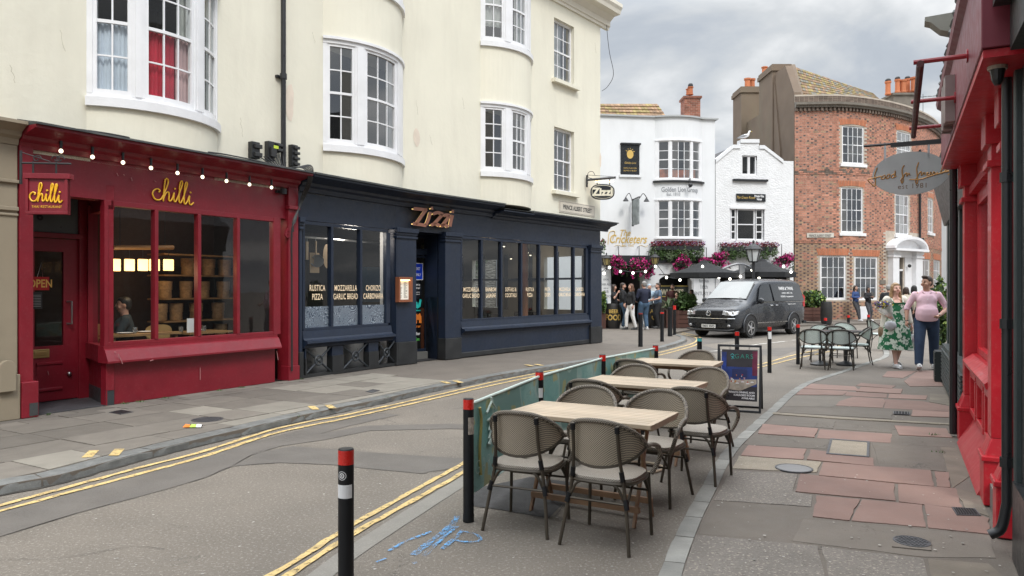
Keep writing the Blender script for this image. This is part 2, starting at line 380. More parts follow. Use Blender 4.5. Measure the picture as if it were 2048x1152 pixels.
# left paving slabs between kerb and shopfront
SLAB=mat('old concrete paving slab',(.158,.14,.118),.85,var=.12,vs=5,bump=.3,bs=90,stain=.35,scol=(.10,.088,.076),ss=1.6,orand=.2,speck=.12,spc=(.3,.28,.25),sps=100)
SLABL=mat('pale concrete paving slab',(.235,.215,.18),.85,var=.1,vs=5,bump=.3,bs=90,stain=.3,scol=(.15,.135,.115),ss=1.6,orand=.08)
root=tag(emp('left_paving',(0,0,0)),kind='structure')
Lk=arc(KL)
def kpt(u):   # point of the kerb's inner edge straight out from facade u
    q=LP(u,0,0); i=LF.seg(u); t=(LF.p[i+1]-LF.p[i]).normalized(); n=Vector((t.y,-t.x)); best=None
    for a,b in zip(KL,KL[1:]):
        a,b=Vector(a),Vector(b); r=b-a; den=n.x*r.y-n.y*r.x
        if abs(den)<1e-9: continue
        w=a-Vector((q.x,q.y)); dd=(w.x*r.y-w.y*r.x)/den; ss=(w.x*n.y-w.y*n.x)/den
        if -.001<=ss<=1.001 and dd>0 and (best is None or dd<best): best=dd
    return best
rows=[0,.26,.52,1.12,1.72,2.35,2.98,3.6]
for r in range(len(rows)-1):
    a,b=rows[r],rows[r+1]; u=-7.4+.33*r%.6; wd=.45 if r<2 else .82
    while u<1.6:
        l=wd*random.choice((1,1,.66)); ue=u+l
        k0,k1=kpt(u+.01),kpt(ue-.01)
        if k0 and k1 and ue<=1.2+.2*(r%3):
            m0,m1=min(b,k0-.19),min(b,k1-.19)
            if m0>a+.05 and m1>a+.05:
                h=ZK+random.uniform(-.003,.003); g=.006
                c=[LP(u+g,0,a+g),LP(u+g,0,m0-g),LP(ue-g,0,m1-g),LP(ue-g,0,a+g)]
                pale=(r>=3 and random.random()<.33) or (u>-1.5 and r>1 and random.random()<.7)
                bm=MB(); bm.prism([(p.x,p.y) for p in c],ZK-.04,h); bm.build('paving_slab',SLABL if pale else SLAB,root)
        u=ue
# patches of darker asphalt
sheet('gutter_patch',G([(-60,1033),(0,1026),(143,988),(286,949),(400,919),(500,886),(640,850),(760,826),(800,830),(700,852),(640,868),(560,893),(500,912),(465,933),(411,956),(304,987),(157,1026),(0,1074),(-80,1100)]),.004,ASPD)
sheet('trench_patch',G([(465,933),(520,905),(585,893),(650,898),(712,903),(820,911),(925,917),(960,920),(930,935),(860,944),(847,948),(760,940),(662,930),(560,926)]),.004,ASPD)
sheet('trench_patch',G([(560,893),(640,868),(730,852),(900,848),(1000,852),(1000,862),(900,858),(740,862),(650,880)]),.0045,ASPD)
FRESH=mat('fresh black asphalt',(.055,.053,.053),.8,var=.1,bump=.5,bs=140,speck=.1,spc=(.15,.15,.15))
sheet('black_patch',G([(941,1012),(1000,1020),(1097,1038),(1131,1004),(1140,965),(1060,955),(949,978)]),.005,FRESH)
sheet('road_patch',G([(1345,640),(1560,640),(1600,655),(1580,668),(1400,690),(1450,702),(1600,694),(1640,684),(1560,712),(1405,705)]),.004,ASPD)
# yellow lines
YEL=mat('worn yellow road paint',(.62,.45,.19),.75,var=.16,vs=5,bump=.4,bs=90,stain=.85,scol=(.22,.17,.10),ss=9)
def band(name,px,w,z,m,zp=0,jag=.009,label=None,n=8):
    pts=resamp(G(px,zp),n); L=arc(pts); st=max(2,int(L[-1]/.12)); v=[]; 
    for i in range(st+1):
        q,d=walk(pts,L,L[-1]*i/st); nr=Vector((-d.y,d.x)); a=w/2+random.uniform(-jag,jag); b=w/2+random.uniform(-jag,jag)
        v+=[(q.x+nr.x*a,q.y+nr.y*a,z),(q.x-nr.x*b,q.y-nr.y*b,z)]
    bm=MB(); bm.add(v,[(2*i,2*i+1,2*i+3,2*i+2) for i in range(st)]); return tag(bm.build(name,m),label,kind='structure')
def holes_(m,sc=26,a=.36,b_=.45):
    N,L=m.node_tree.nodes,m.node_tree.links; tc=N.new('ShaderNodeTexCoord').outputs['Object']; f=mth(N,L,'MINIMUM',step(N,L,noi(N,L,tc,sc,5,.7),a,b_),step(N,L,noi(N,L,tc,2.3,3,.6),.3,.36,.25,1)); L.new(f,N['Principled BSDF'].inputs['Alpha'])
holes_(YEL)
band('yellow_line',[(-60,1030),(0,1013),(143,974),(286,935),(400,906),(500,874),(560,857),(640,840),(695,830),(847,797),(1000,762),(1130,737),(1230,722),(1316,706),(1359,695),(1383,688),(1394,681),(1390,675),(1362,668)],.062,.009,YEL)
band('yellow_line',[(-60,1043),(0,1024),(143,985),(250,957),(411,913),(500,883),(560,865),(640,848),(695,837),(847,803),(1000,768),(1130,742),(1230,727),(1318,711),(1364,699),(1390,691),(1402,682),(1396,673),(1362,665)],.062,.009,YEL)
band('yellow_line',[(480,1186),(560,1143),(672,1071),(707,1051),(806,995),(924,930),(1000,889),(1100,842),(1200,805),(1310,772),(1420,748),(1525,728),(1594,709),(1680,692)],.052,.009,YEL)
band('yellow_line',[(500,1200),(582,1149),(707,1069),(806,1014),(924,948),(1000,903),(1100,855),(1200,815),(1310,781),(1420,756),(1525,734),(1594,717),(1680,699)],.052,.009,YEL)
CONC=mat('pale concrete channel strip',(.22,.205,.18),.85,var=.12,vs=4,bump=.3,stain=.3,scol=(.14,.13,.11),ss=2,speck=.15)
band('channel_strip',[(560,1215),(668,1131),(707,1103),(815,1033),(925,964),(1010,913),(1100,868),(1200,826),(1310,789),(1420,762)],.15,.004,CONC,jag=.002)
band('gutter_dirt',[(x,y+y_) for (x,y),y_ in zip([(-60,1008),(0,991),(121,966),(263,926),(393,893),(502,867),(560,852),(679,825),(769,806),(859,785),(937,770),(1000,757),(1130,735),(1230,718),(1310,702)],[0]*15)],.07,.006,mat('dark gutter grit',(.05,.045,.038),.9,var=.4,vs=9,bump=.6,bs=60),jag=.02)
WRP=mat('worn white road paint',(.5,.48,.44),.8,var=.2,bump=.3,stain=.85,scol=(.15,.14,.13),ss=8)
for a,b in (((1440,693),(1475,689)),((1500,691),(1570,683)),((1585,681),(1640,675)),((1420,703),(1470,700))):
    band('white_line',[a,((a[0]+b[0])/2,(a[1]+b[1])/2),b],.1,.009,WRP,jag=.03)
for i,(x,y) in enumerate([(205,909),(645,816),(905,765),(1070,731)]):     # yellow kerb blips
    p=gnd(x,y,ZK)
    for s in (-.11,.11):
        bm=MB(); a=R(35 if i else 42); t=Vector((sin(a+.5),cos(a+.5),0)); n=Vector((t.y,-t.x,0)); c=p+t*s+n*(-.05)
        bm.add([c+t*.045+n*.17+Vector((0,0,.006)),c-t*.045+n*.15+Vector((0,0,.006)),c-t*.04-n*.16+Vector((0,0,.006)),c+t*.05-n*.14+Vector((0,0,.006))],[(0,1,2,3)])
        tag(bm.build('kerb_marking',YEL),kind='structure')
 
SEAM=mat('dark tar seam',(.035,.033,.031),.6,bump=.3)
for px in ([(0,1075),(157,1027),(304,988),(411,956),(465,934),(560,927),(662,931),(760,941),(847,948),(900,938)],[(465,932),(520,904),(585,892),(650,897),(712,902),(820,910),(925,916)],[(941,1013),(1000,1021),(1097,1039),(1131,1005)],[(640,852),(760,828),(900,800),(1060,770)],[(0,1120),(120,1118),(260,1095),(330,1100)]):
    band('tar_seam',px,.003,.0075,SEAM,jag=.003)
# ---------------- right pavement
KR=resamp(G([(1290,1260),(1316,1152),(1340,1090),(1371,1026),(1403,971),(1428,926),(1457,889),(1491,858),(1520,832),(1541,815),(1570,789),(1606,766),(1647,752),(1688,739),(1729,725),(1766,711)],ZR)+[(10.4,20.8),(13.3,26.5),(18,34)],6)
dR=Vector((.4633,.8862)); R0=Vector((3.14,4.80))
RFp=[(R0+dR*x) for x in (34,-9)]
o=MB(); o.prism(KR+[tuple(RFp[0]+Vector((4,0))),tuple(RFp[1]+Vector((4,0))),(1.2,-3)],-.05,.021); tag(o.build('right_pavement',PAVE),kind='structure')
GRAN2=mat('pale granite kerb',(.225,.22,.20),.7,var=.15,vs=7,bump=.4,bs=45,stain=.3,scol=(.13,.14,.13),ss=2,orand=.16,speck=.12,spc=(.35,.35,.33),sps=80)
rk=tag(emp('right_kerb',(0,0,0)),kind='structure')
kerb(KR,.125,.5,-.03,ZR,-1,'kerb_stone',GRAN2,.003,rk,gap=.006)
RED=mat('red paving slab',(.232,.148,.122),.82,var=.1,vs=3,bump=.25,bs=80,stain=.35,scol=(.17,.12,.10),ss=1.1,orand=.13,speck=.06,spc=(.4,.33,.3))
GRY=mat('grey asphalt paving patch',(.15,.13,.108),.85,var=.1,vs=3,bump=.3,bs=100,stain=.3,scol=(.11,.10,.09),ss=1.2,orand=.12,crack=1.2,speck=.14,spc=(.25,.23,.21))
SPK=mat('exposed aggregate slab',(.17,.152,.132),.85,var=.12,vs=3,bump=.6,bs=80,speck=.6,spc=(.42,.37,.31),sps=45,orand=.05)
TAN=mat('tan mortar patch',(.25,.215,.165),.88,var=.15,vs=6,bump=.5,bs=60,stain=.3,scol=(.15,.13,.1),ss=3,orand=.1,speck=.3)
rp=tag(emp('right_paving',(0,0,0)),kind='structure')
SL=[('r',[(450,408),(728,432),(708,475),(425,455)]),('r',[(728,432),(1088,455),(1080,500),(712,475)]),('r',[(1090,415),(1350,430),(1385,476),(1115,462)]),('r',[(378,510),(672,530),(655,582),(340,562)]),('r',[(682,533),(1000,575),(1000,615),(665,582)]),('r',[(745,595),(1278,635),(1295,715),(722,660)]),('r',[(1290,640),(1362,645),(1370,720),(1302,715)]),('r',[(632,650),(720,660),(1100,700),(1108,785),(608,738)]),('r',[(1108,698),(1400,722),(1432,825),(1112,788)]),('r',[(712,755),(932,773),(878,880),(693,860)]),('r',[(934,773),(1235,800),(1255,912),(880,880)]),('r',[(1237,800),(1440,824),(1565,870),(1567,946),(1257,914)]),
('r',[(930,208),(1105,222),(1085,235),(905,222)]),('r',[(690,210),(905,224),(930,246),(640,235)]),('r',[(640,236),(870,248),(850,268),(610,266)]),('r',[(930,228),(1140,238),(1130,262),(905,250)]),('r',[(857,249),(1065,262),(1060,281),(850,269)]),('r',[(1067,260),(1260,270),(1255,290),(1062,282)]),('r',[(895,275),(1045,285),(1055,300),(1040,330),(805,318),(825,296)]),('r',[(1047,285),(1230,295),(1390,325),(1395,350),(1042,330)]),('r',[(1180,340),(1395,352),(1392,378),(1175,370)]),('r',[(1060,150),(1208,149),(1138,185),(1035,178)]),('r',[(1212,150),(1290,150),(1335,225),(1170,225),(1140,200)]),
('g',[(510,368),(815,388),(800,430),(470,408)]),('g',[(818,389),(1088,412),(1086,452),(805,432)]),('g',[(560,322),(760,332),(1090,350),(1088,385),(530,350)]),('g',[(600,268),(850,270),(885,278),(800,325),(545,320)]),('g',[(408,463),(780,482),(765,530),(360,508)]),('g',[(1112,465),(1390,480),(1395,520),(1110,508)]),('g',[(985,500),(1300,518),(1350,640),(1020,615)]),('t',[(332,562),(745,592),(720,645),(300,625)]),('s',[(292,633),(625,650),(605,738),(700,757),(690,812),(210,778)]),('g',[(203,781),(700,815),(690,862),(640,868),(580,970),(135,940)]),('s',[(122,945),(725,998),(765,1160),(50,1160)]),('g',[(642,868),(1565,948),(1600,1060),(1240,1057),(590,975)]),('s',[(732,1000),(1240,1060),(1270,1160),(772,1160)]),('t2',[(1250,1060),(1560,1085),(1650,1160),(1275,1160)]),
('t2',[(1270,260),(1385,268),(1390,322),(1262,300)]),('t2',[(1320,520),(1400,522),(1500,640),(1380,720),(1340,600)]),('t2',[(1382,724),(1510,740),(1560,860),(1440,822)])]
CO={'r':RED,'g':GRY,'s':SPK,'t':TAN,'t2':mat('worn cement edging',(.17,.145,.115),.88,var=.2,vs=4,bump=.5,bs=40,stain=.5,scol=(.1,.085,.07),ss=3,orand=.1)}
for k,p in SL:
    q=[gnd(*C4(x,y),ZR) for x,y in p]; c=sum(q,Vector())/len(q)
    q=[v+(c-v).normalized()*.006 for v in q]; e=[]
    for i,v in enumerate(q):
        w=q[(i+1)%len(q)]; n_=max(1,int((w-v).length/.09))
        for j in range(n_): p_=v.lerp(w,j/n_); e.append(p_+(c-p_).normalized()*(abs(random.gauss(0,.006)) if j else random.uniform(0,.008)))
    z1=ZR-.003+random.uniform(-.006,.003)+(.002 if k=='r' else 0); tx_,ty_=random.uniform(-.004,.004),random.uniform(-.004,.004)
    bm=MB(); bm.prism([(v.x,v.y) for v in e],-.02,z1); n_=len(e); bm.v=bm.v[:n_]+[(x,y,z+(x-c.x)*tx_+(y-c.y)*ty_) for x,y,z in bm.v[n_:]]; bm.build('paving_slab',CO[k],rp)
bm=MB(); q=[gnd(*C4(x,y),ZR) for x,y in [(505,353),(820,375),(1380,408),(1380,414),(820,384),(500,361)]]; bm.prism([(v.x,v.y) for v in q],-.02,ZR+.002); bm.build('drain_channel',TAN,rp)
# covers
CIR=mat('worn cast iron cover',(.09,.092,.098),.55,.5,var=.2,vs=10,bump=.4,bs=60)
def cover(name,poly,z,m,label,cat,parent_m=None,ribs=0):
    q=[gnd(x,y,z) for x,y in poly]; c=sum(q,Vector())/4; t=emp(name,(c.x,c.y,z),0,label,cat)
    b=MB(); 
    for i in range(4):
        a,e=q[i],q[(i+1)%4]; b.add([a,e,e+(c-e)*.12,a+(c-a)*.12,a+Vector((0,0,.006)),e+Vector((0,0,.006)),e+(c-e)*.12+Vector((0,0,.006)),a+(c-a)*.12+Vector((0,0,.006))],[(4,5,6,7),(0,4,5,1),(3,2,6,7)])
    b.build('frame',CIR,t)
    b=MB(); qq=[v+(c-v)*.12 for v in q]; b.prism([(v.x,v.y) for v in qq],z-.02,z+.002); b.build('plate',m,t)
    if ribs:
        for i in range(ribs):
            f=(i+.5)/ribs; b=MB(); a=qq[0].lerp(qq[1],f-.2/ribs); a2=qq[0].lerp(qq[1],f+.2/ribs); e=qq[3].lerp(qq[2],f-.2/ribs); e2=qq[3].lerp(qq[2],f+.2/ribs)
            b.prism([(a.x,a.y),(a2.x,a2.y),(e2.x,e2.y),(e.x,e.y)],z+.001,z+.008); b.build('slat',IRON,t)
    return t
cover('inspection_cover',[C4(783,482),C4(975,497),C4(972,573),C4(762,557)],ZR,TAN,'rectangular tan filled inspection cover with dark iron frame among red slabs','inspection cover')
cover('drain_grate',[C4(1375,818),C4(1490,825),C4(1520,860),C4(1400,856)],ZR,mat('dark pit',(.01,.01,.01),.9),'slotted iron drain grate beside the red shop pilaster base','drain grate',ribs=8)
cover('drain_grate',[C4(1090,348),C4(1172,352),C4(1172,366),C4(1090,362)],ZR,mat('dark pit',(.01,.01,.01),.9),'small slotted grate in far red slabs before dark shop','drain grate',ribs=5)
cover('drain_grate',[C6(608,238),C6(680,224),C6(748,236),C6(675,250)],ZK,CIR,'small rusty square cover in paving before the red shop','drain cover',ribs=4)
cover('drain_grate',[(731,784),(745,779),(760,781),(745,786)],ZK,CIR,'small square cover in asphalt pavement by navy shop','drain cover')
def rcover(cx,cy,rx,z,m,label,name='manhole_cover'):
    p=gnd(cx,cy,z); r=rx/FL*p.y; t=emp(name,(p.x,p.y,z),0,label,'manhole cover')
    b=MB(); b.lathe([(r,-.02),(r,.004),(r*.9,.005),(r*.9,.001)],28,M=Matrix.Translation(p),cap=False); b.build('rim',CIR,t)
    b=MB(); b.lathe([(r*.9,-.02),(r*.9,.003)],28,M=Matrix.Translation(p)); b.build('plate',m,t)
    b=MB()
    for i in range(-3,4):
        for j in range(-3,4):
            x,y=i*r*.24,j*r*.24
            if x*x+y*y<(r*.82)**2: b.box((p.x+x-r*.08,p.y+y-r*.08,z+.003),(p.x+x+r*.08,p.y+y+r*.08,z+.006))
    if m is CIR: b.build('tread',CIR,t)
    return t
rcover(*C4(605,626),36,ZR,mat('smooth grey plate',(.2,.2,.2),.6,var=.1),'round smooth grey cover plate set in tan mortar')
rcover(*C4(1180,984),34,ZR,CIR,'round patterned iron cover in grey patch near the drainpipe foot')
rcover(*C6(1160,277),30,ZK,CIR,'round dark iron cover in left pavement beside litter')
bm=MB(); q=[gnd(*C4(x,y),ZR) for x,y in [(1085,950),(1268,967),(1277,1027),(1083,1008)]]; bm.prism([(v.x,v.y) for v in q],-.02,ZR+.001); tag(bm.build('cover_surround',GRY),kind='structure')
# blue chalk scribble
def chalkmat():
    m,N,L,b=nt_new('blue chalk'); tc=N.new('ShaderNodeTexCoord').outputs['Object']; b.inputs['Base Color'].default_value=(.13,.36,.66,1); b.inputs['Roughness'].default_value=.9
    a=noi(N,L,tc,55,4,.7); c=noi(N,L,tc,7,3); L.new(mth(N,L,'MULTIPLY',step(N,L,a,.40,.56),step(N,L,c,.36,.6,.1,.95)),b.inputs['Alpha']); return m
CH=chalkmat()
ck=tag(emp('chalk_scribble',tuple(gnd(880,1080)),0,'smudged bright blue chalk scribble on asphalt behind front bollard','chalk drawing'))
for pts,w in (([(650,1055),(740,985),(830,915),(868,865)],.05),([(700,1060),(800,965),(860,915)],.04),([(790,1025),(850,975),(890,935)],.035),([(880,935),(960,955),(975,985),(900,990),(840,978)],.022),([(530,1035),(620,985),(740,940)],.03),([(655,1090),(665,1098)],.03),([(470,1090),(520,1070)],.02)):
    p=[gnd(*C5(x,y)) for x,y in pts]; p=spline(p,5); v=[]
    for i,q in enumerate(p):
        d=(p[min(i+1,len(p)-1)]-p[max(i-1,0)]).normalized(); n=Vector((-d.y,d.x,0)); ww=w*random.uniform(.35,.6); v+=[q+n*ww+Vector((0,0,.008)),q-n*ww+Vector((0,0,.008))]
    bm=MB(); bm.add(v,[(2*i,2*i+1,2*i+3,2*i+2) for i in range(len(p)-1)]); bm.build('chalk_stroke',CH,ck)
# specks of litter and gum, stuff
bm=MB()
for _ in range(300):
    if random.random()<.6: px,py,z=random.uniform(1380,2000),random.uniform(760,1150),ZR+.002
    else: px,py,z=random.uniform(0,1300),random.uniform(760,1150),.003
    p=gnd(px,py,z); r=random.uniform(.004,.012); n=6; a0=random.random()*6
    if z<.01 and py<1000-px*.2: continue
    bm.add([(p.x+r*cos(a0+2*PI*i/n)*random.uniform(.6,1.2),p.y+r*sin(a0+2*PI*i/n),z) for i in range(n)],[tuple(range(n))])
tag(bm.build('gum_spots',mat('trodden chewing gum',(.33,.31,.28),.8,orand=0,irand=.35)),'pale trodden gum and grit spots over road and slabs',kind='stuff')
# ================= cream building, left
CREAM=mat('cream stucco',(.765,.73,.605),.85,var=.04,vs=.8,bump=.5,bs=7,stain=.3,scol=(.55,.51,.42),ss=1.3,ssc=(1.6,1.6,.3))
LEAD=mat('lead flashing',(.06,.065,.065),.6,var=.3,bump=.3,bs=12,stain=.4,scol=(.14,.14,.13),ss=3)
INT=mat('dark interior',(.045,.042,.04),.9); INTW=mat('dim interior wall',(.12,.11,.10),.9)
MAR=mat('crimson shop paint',(.205,.008,.018),.45,var=.12,bump=.12,bs=25,stain=.3,scol=(.13,.018,.026),ss=2.2,speck=.05,spc=(.4,.2,.2),sps=30)
NAV=mat('navy shop paint',(.0085,.0165,.036),.5,var=.15,bump=.14,bs=25,stain=.35,scol=(.022,.027,.038),ss=2,speck=.05,spc=(.12,.13,.14),sps=30)
NAVK=mat('black plinth paint',(.018,.019,.02),.5,var=.3,bump=.2,bs=20,stain=.3,scol=(.05,.047,.042),ss=3)
TAUPE=mat('taupe shop paint',(.29,.24,.17),.6,var=.06,bump=.1,stain=.15,scol=(.17,.14,.1))
U=LF.U; Z=LF.Z
ZF=3.60; ZE=9.55
bld=emp('cream_building',(A0.x,A0.y,ZK),0,'tall cream stucco building with three curved bow windows above two shops','building')
CRM=[]
class Bow:   # curved projection between u0 and u1, sagitta s
    def __init__(b,u0,u1,s,LP=LF.P,LF=LF):
        b.u0,b.u1,b.s=u0,u1,s; w=u1-u0; b.R=(w*w/4+s*s)/(2*s); b.phi=math.asin(w/2/b.R); b.L=2*b.R*b.phi
        b.m=(u0+u1)/2
        i=LF.seg(b.m); b.p0=LP(u0,0,0); e=LP(u1,0,0); b.t=(e-b.p0).normalized(); b.n=Vector((b.t.y,-b.t.x,0)); b.mid=(b.p0+e)/2; b.c=b.mid-b.n*(b.R-s)
    def P(b,a,z,d=0):      # a = 0..1 along arc
        th=-b.phi+2*b.phi*a; r=b.R+d; q=b.c+b.t*(r*sin(th))+b.n*(r*cos(th)); return Vector((q.x,q.y,z))
    def A(b,px,d=0):
        k=(px-1024)/FL; best=0;bd=9
        for i in range(1001):
            p=b.P(i/1000,0,d); e=abs(p.x/p.y-k)
            if e<bd-1e-7: bd=e;best=i/1000
        return best
bow=[Bow(U(173),U(173)+2.0,.44),Bow(U(646),U(646)+2.2,.45),Bow(U(961),U(961)+1.95,.42)]
zb=lambda i,py,px: (lambda p:H-(py-576)/FL*p.y)(bow[i].P(bow[i].A(px),0))
# z ranges of windows per bow: (bottom,top)
WZ={0:[(zb(0,196,176),zb(0,196,176)+2.05)],1:[(zb(1,291,650),zb(1,77,650)),(zb(1,77,650)+1.15,zb(1,77,650)+3.05)],2:[(zb(2,344,964),zb(2,207,964)),(zb(2,83,966),zb(2,83,966)+1.75)]}
print('WZ',WZ)
m=MB()
# flat wall with holes for the bows and the two flat windows at the right
uf=(U(1107,-.02),U(1147,-.02)); fz=[(Z(1107,381),Z(1107,252)),(Z(1112,160),Z(1112,36))]
print('flat',uf,fz)
holes=[(uf[0],uf[1],a,b) for a,b in fz]
us=[-8.9,UB]+[UC]
zs=[ZF-.3,ZE+.6]
bh=[(b.u0+.05,b.u1-.05,ZF-.3+.001,ZE+.6) for b in bow]
wall(m,LP,us,zs,holes+[(a,b,c,9.9) for a,b,c,e in bh],.22)
# side wall, roof, back
sd=(C0-Vector((0,0)));  bk=Vector((C0.x-7,C0.y+8)); bk2=Vector((-17,16)); 
def q3(a,b,z0,z1): m.quad((a[0],a[1],z0),(b[0],b[1],z0),(b[0],b[1],z1),(a[0],a[1],z1))
SW0=LP(UC,0,0)
def SP(t,z,d=0):
    a=LP(UC,0,0); b=Vector((bk.x,bk.y,0)); q=a+(b-a).normalized()*t; n=(b-a).normalized(); return Vector((q.x+n.y*d,q.y-n.x*d,z))
wall(m,SP,[0,10.6],[0,ZE+.6],[(.6,2.2,1.0,2.6),(4.4,5.8,1.0,2.6)],.15); q3(bk,bk2,0,ZE+.6); q3(bk2,LP(-8.9,0,0),0,ZE+.6)
rf=[LP(-8.9,ZE+.5),LP(0,ZE+.5),LP(UB,ZE+.5),LP(UC,ZE+.5),Vector((bk.x,bk.y,ZE+.5)),Vector((bk2.x,bk2.y,ZE+.5))]
m.add(rf,[tuple(range(6))])
m.build('wall',CREAM,bld)
for i,b in enumerate(bow):
    m=MB(); hs=[(-.01,1.01,z0,z1) for z0,z1 in WZ[i]]
    zz=[ZF+.01]+[z for h in hs for z in h[2:]]+[ZE+.2]; N=20
    for z0,z1 in [(zz[k],zz[k+1]) for k in range(0,len(zz),2)]:
        m=MB()
        for j in range(N): m.quad(b.P(j/N,z0),b.P((j+1)/N,z0),b.P((j+1)/N,z1),b.P(j/N,z1))
        for zc in (z0,z1):   # slabs inside
            vs=[b.P(j/N,zc) for j in range(N+1)]+[b.P(1,zc)-b.n*.4,b.P(0,zc)-b.n*.4]
            m.add(vs,[tuple(range(len(vs)))])
        m.build('bow_wall',CREAM,bld,smooth=False)
# floor slabs + dark rooms behind the windows
m=MB()
pts=[LP(-8.9,0,-.05),LP(UB,0,-.05),LP(UC,0,-.05)]; 
for za in (ZF-.25,6.45): m.add([Vector((p.x,p.y,za)) for p in pts]+[Vector((bk.x,bk.y,za)),Vector((bk2.x,bk2.y,za))],[(0,1,2,3,4)])
for d in (-2.2,): 
    m.quad(LP(-8.8,ZF,d),LP(UB,ZF,d),LP(UB,ZE,d),LP(-8.8,ZE,d)); m.quad(LP(UB,ZF,d),LP(UC-.1,ZF,d),LP(UC-.1,ZE,d),LP(UB,ZE,d))
for u in (-1.1,UB+.2,UB+4.7): m.quad(LP(u,ZF,-.3),LP(u,ZF,-2.2),LP(u,ZE,-2.2),LP(u,ZE,-.3))
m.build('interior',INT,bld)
# bow windows: mullion frame + three sashes
def bow_window(i,z0,z1,cut,cols,rows=4):
    b=bow[i]; P=b.P; wm=WHITEP
    f=MB(); pbox(f,P,0,1,z0-.10,z0+.02,-.2,.055,16); pbox(f,P,0,1,z0+.02,z0+.07,-.2,-.0,16); pbox(f,P,0,1,z1-.07,z1,-.2,.012,16); pbox(f,P,0,1,z1,z1+.06,-.2,.05,16)
    for a,e in ((0,cut[0]),(cut[1],cut[2]),(cut[3],cut[4]),(cut[5],1)): pbox(f,P,a,e,z0+.07,z1-.07,-.16,.004,2)
    fr=f.build('bow_window_frame',wm,bld)
    for k in range(3):
        a,e=cut[2*k],cut[2*k+1]; sash(bld,P,a,e,z0+.07,z1-.07,cols[k],rows,d=-.05,fw=.022 if True else 0,nsub=3)
# sash() measures u in arc fraction here, so scale frame widths by a wrapper
def scaledP(b): return lambda a,z,d=0:b.P(a/b.L,z,d)
def bow_window(i,z0,z1,cut,cols,rows=4):
    b=bow[i]; P=scaledP(b); L=b.L; cut=[c*L for c in cut]; wm=WHITEP
    f=MB(); pbox(f,P,0,L,z0-.10,z0+.02,-.2,.055,16); pbox(f,P,0,L,z0+.02,z0+.07,-.2,0,16); pbox(f,P,0,L,z1-.07,z1,-.2,.012,16); pbox(f,P,0,L,z1,z1+.05,-.2,.05,16)
    for a,e in ((0,cut[0]),(cut[1],cut[2]),(cut[3],cut[4]),(cut[5],L)):
        pbox(f,P,a,e,z0+.07,z1-.07,-.16,.004,2)
        if e-a>.13: pbox(f,P,a+.04,e-.04,z0+.07,z1-.07,.004,.018,2)
    f.build('bow_window_frame',wm,bld)
    for k in range(3): sash(bld,P,cut[2*k],cut[2*k+1],z0+.07,z1-.07,cols[k],rows,d=-.03,fw=.05,nsub=3,gl=GLASSU if i else GLASS)
b1=bow[1]
cutpx=[(0,264,290,390,407,999),(0,710,731,796,812,999),(0,1008,1023,1053,1060,999)]
CUT=[]
for i,b in enumerate(bow):
    c=[.03]+[b.A(x) for x in cutpx[i][1:5]]+[.97]; 
    c[3]=max(min(c[3],.70),c[2]+.2); c[4]=max(c[4],c[3]+.045)
    CUT.append(c); print('cut',i,[round(x,2) for x in c])
bow_window(0,*WZ[0][0],CUT[0],(2,3,2)); bow_window(1,*WZ[1][0],CUT[1],(2,3,2)); bow_window(1,*WZ[1][1],CUT[1],(2,3,2))
bow_window(2,*WZ[2][0],CUT[2],(2,3,2)); bow_window(2,*WZ[2][1],CUT[2],(2,3,2))
for a,b in fz:
    sash(bld,LP,uf[0]+.0,uf[1],a,b,3,4,d=-.12,fw=.06,gl=GLASSU)
    s=MB(); pbox(s,LP,uf[0]-.12,uf[1]+.12,a-.09,a+.005,-.1,.13); s.build('window_sill',CREAM,bld)
    s=MB()
    for k in range(16): u=uf[0]+(uf[1]-uf[0])*k/15; s.tube([LP(u,a,.05),LP(u+.02,a+.09,.10)],.003,4)
    s.build('bird_spikes',mat('pale bird spikes',(.7,.7,.66),.5),bld)
# lead capping of bow 1 sill
# curtains
BLC=mat('pale blue curtain',(.60,.65,.74),.9,var=.15,vs=2,bump=.4,bs=5); RDC=mat('red curtain',(.45,.02,.045),.85,var=.25,vs=3,bump=.3,bs=8); CHK=mat('pink faded curtain',(.62,.42,.42),.9,var=.15); PALE=mat('white net curtain',(.62,.62,.58),.9,var=.1,bump=.3,bs=12)
def curtain(i,a0,a1,z0,z1,m,d=-.11,name='curtain'):
    b=bow[i]; c=MB(); n=26; v=[]
    for k in range(n+1):
        a=a0+(a1-a0)*k/n; w=.02*sin(k*1.9)+.012*sin(k*.8); v+=[b.P(a,z0,d+w),b.P(a,z1,d+w*.6)]
    c.add(v,[(2*k,2*k+2,2*k+3,2*k+1) for k in range(n)]); c.build(name,m,bld,smooth=2)
z0,z1=WZ[0][0]; zm=z0+(z1-z0)*.5; c=CUT[0]
curtain(0,c[0],c[1],z0,zm,BLC); curtain(0,c[2],c[2]+(c[3]-c[2])*.64,z0,zm,RDC); curtain(0,c[2]+(c[3]-c[2])*.66,c[3],z0,zm,CHK); curtain(0,c[3]-.06,.97,z0,z1,PALE,-.2)
curtain(1,c[4]-.05,.97,*WZ[1][0],PALE,-.2); curtain(1,.02,.2,*WZ[1][1],PALE); curtain(1,.4,.9,*WZ[1][1],PALE); curtain(2,.45,.75,*WZ[2][1],PALE); curtain(2,.03,.4,WZ[2][1][0]+.4,WZ[2][1][1],PALE)
m=MB(); m.quad(LP(uf[0],fz[1][0],-.25),LP(uf[1]-.3,fz[1][0],-.25),LP(uf[1]-.3,fz[1][1],-.25),LP(uf[0],fz[1][1],-.25)); m.build('blind',PALE,bld)
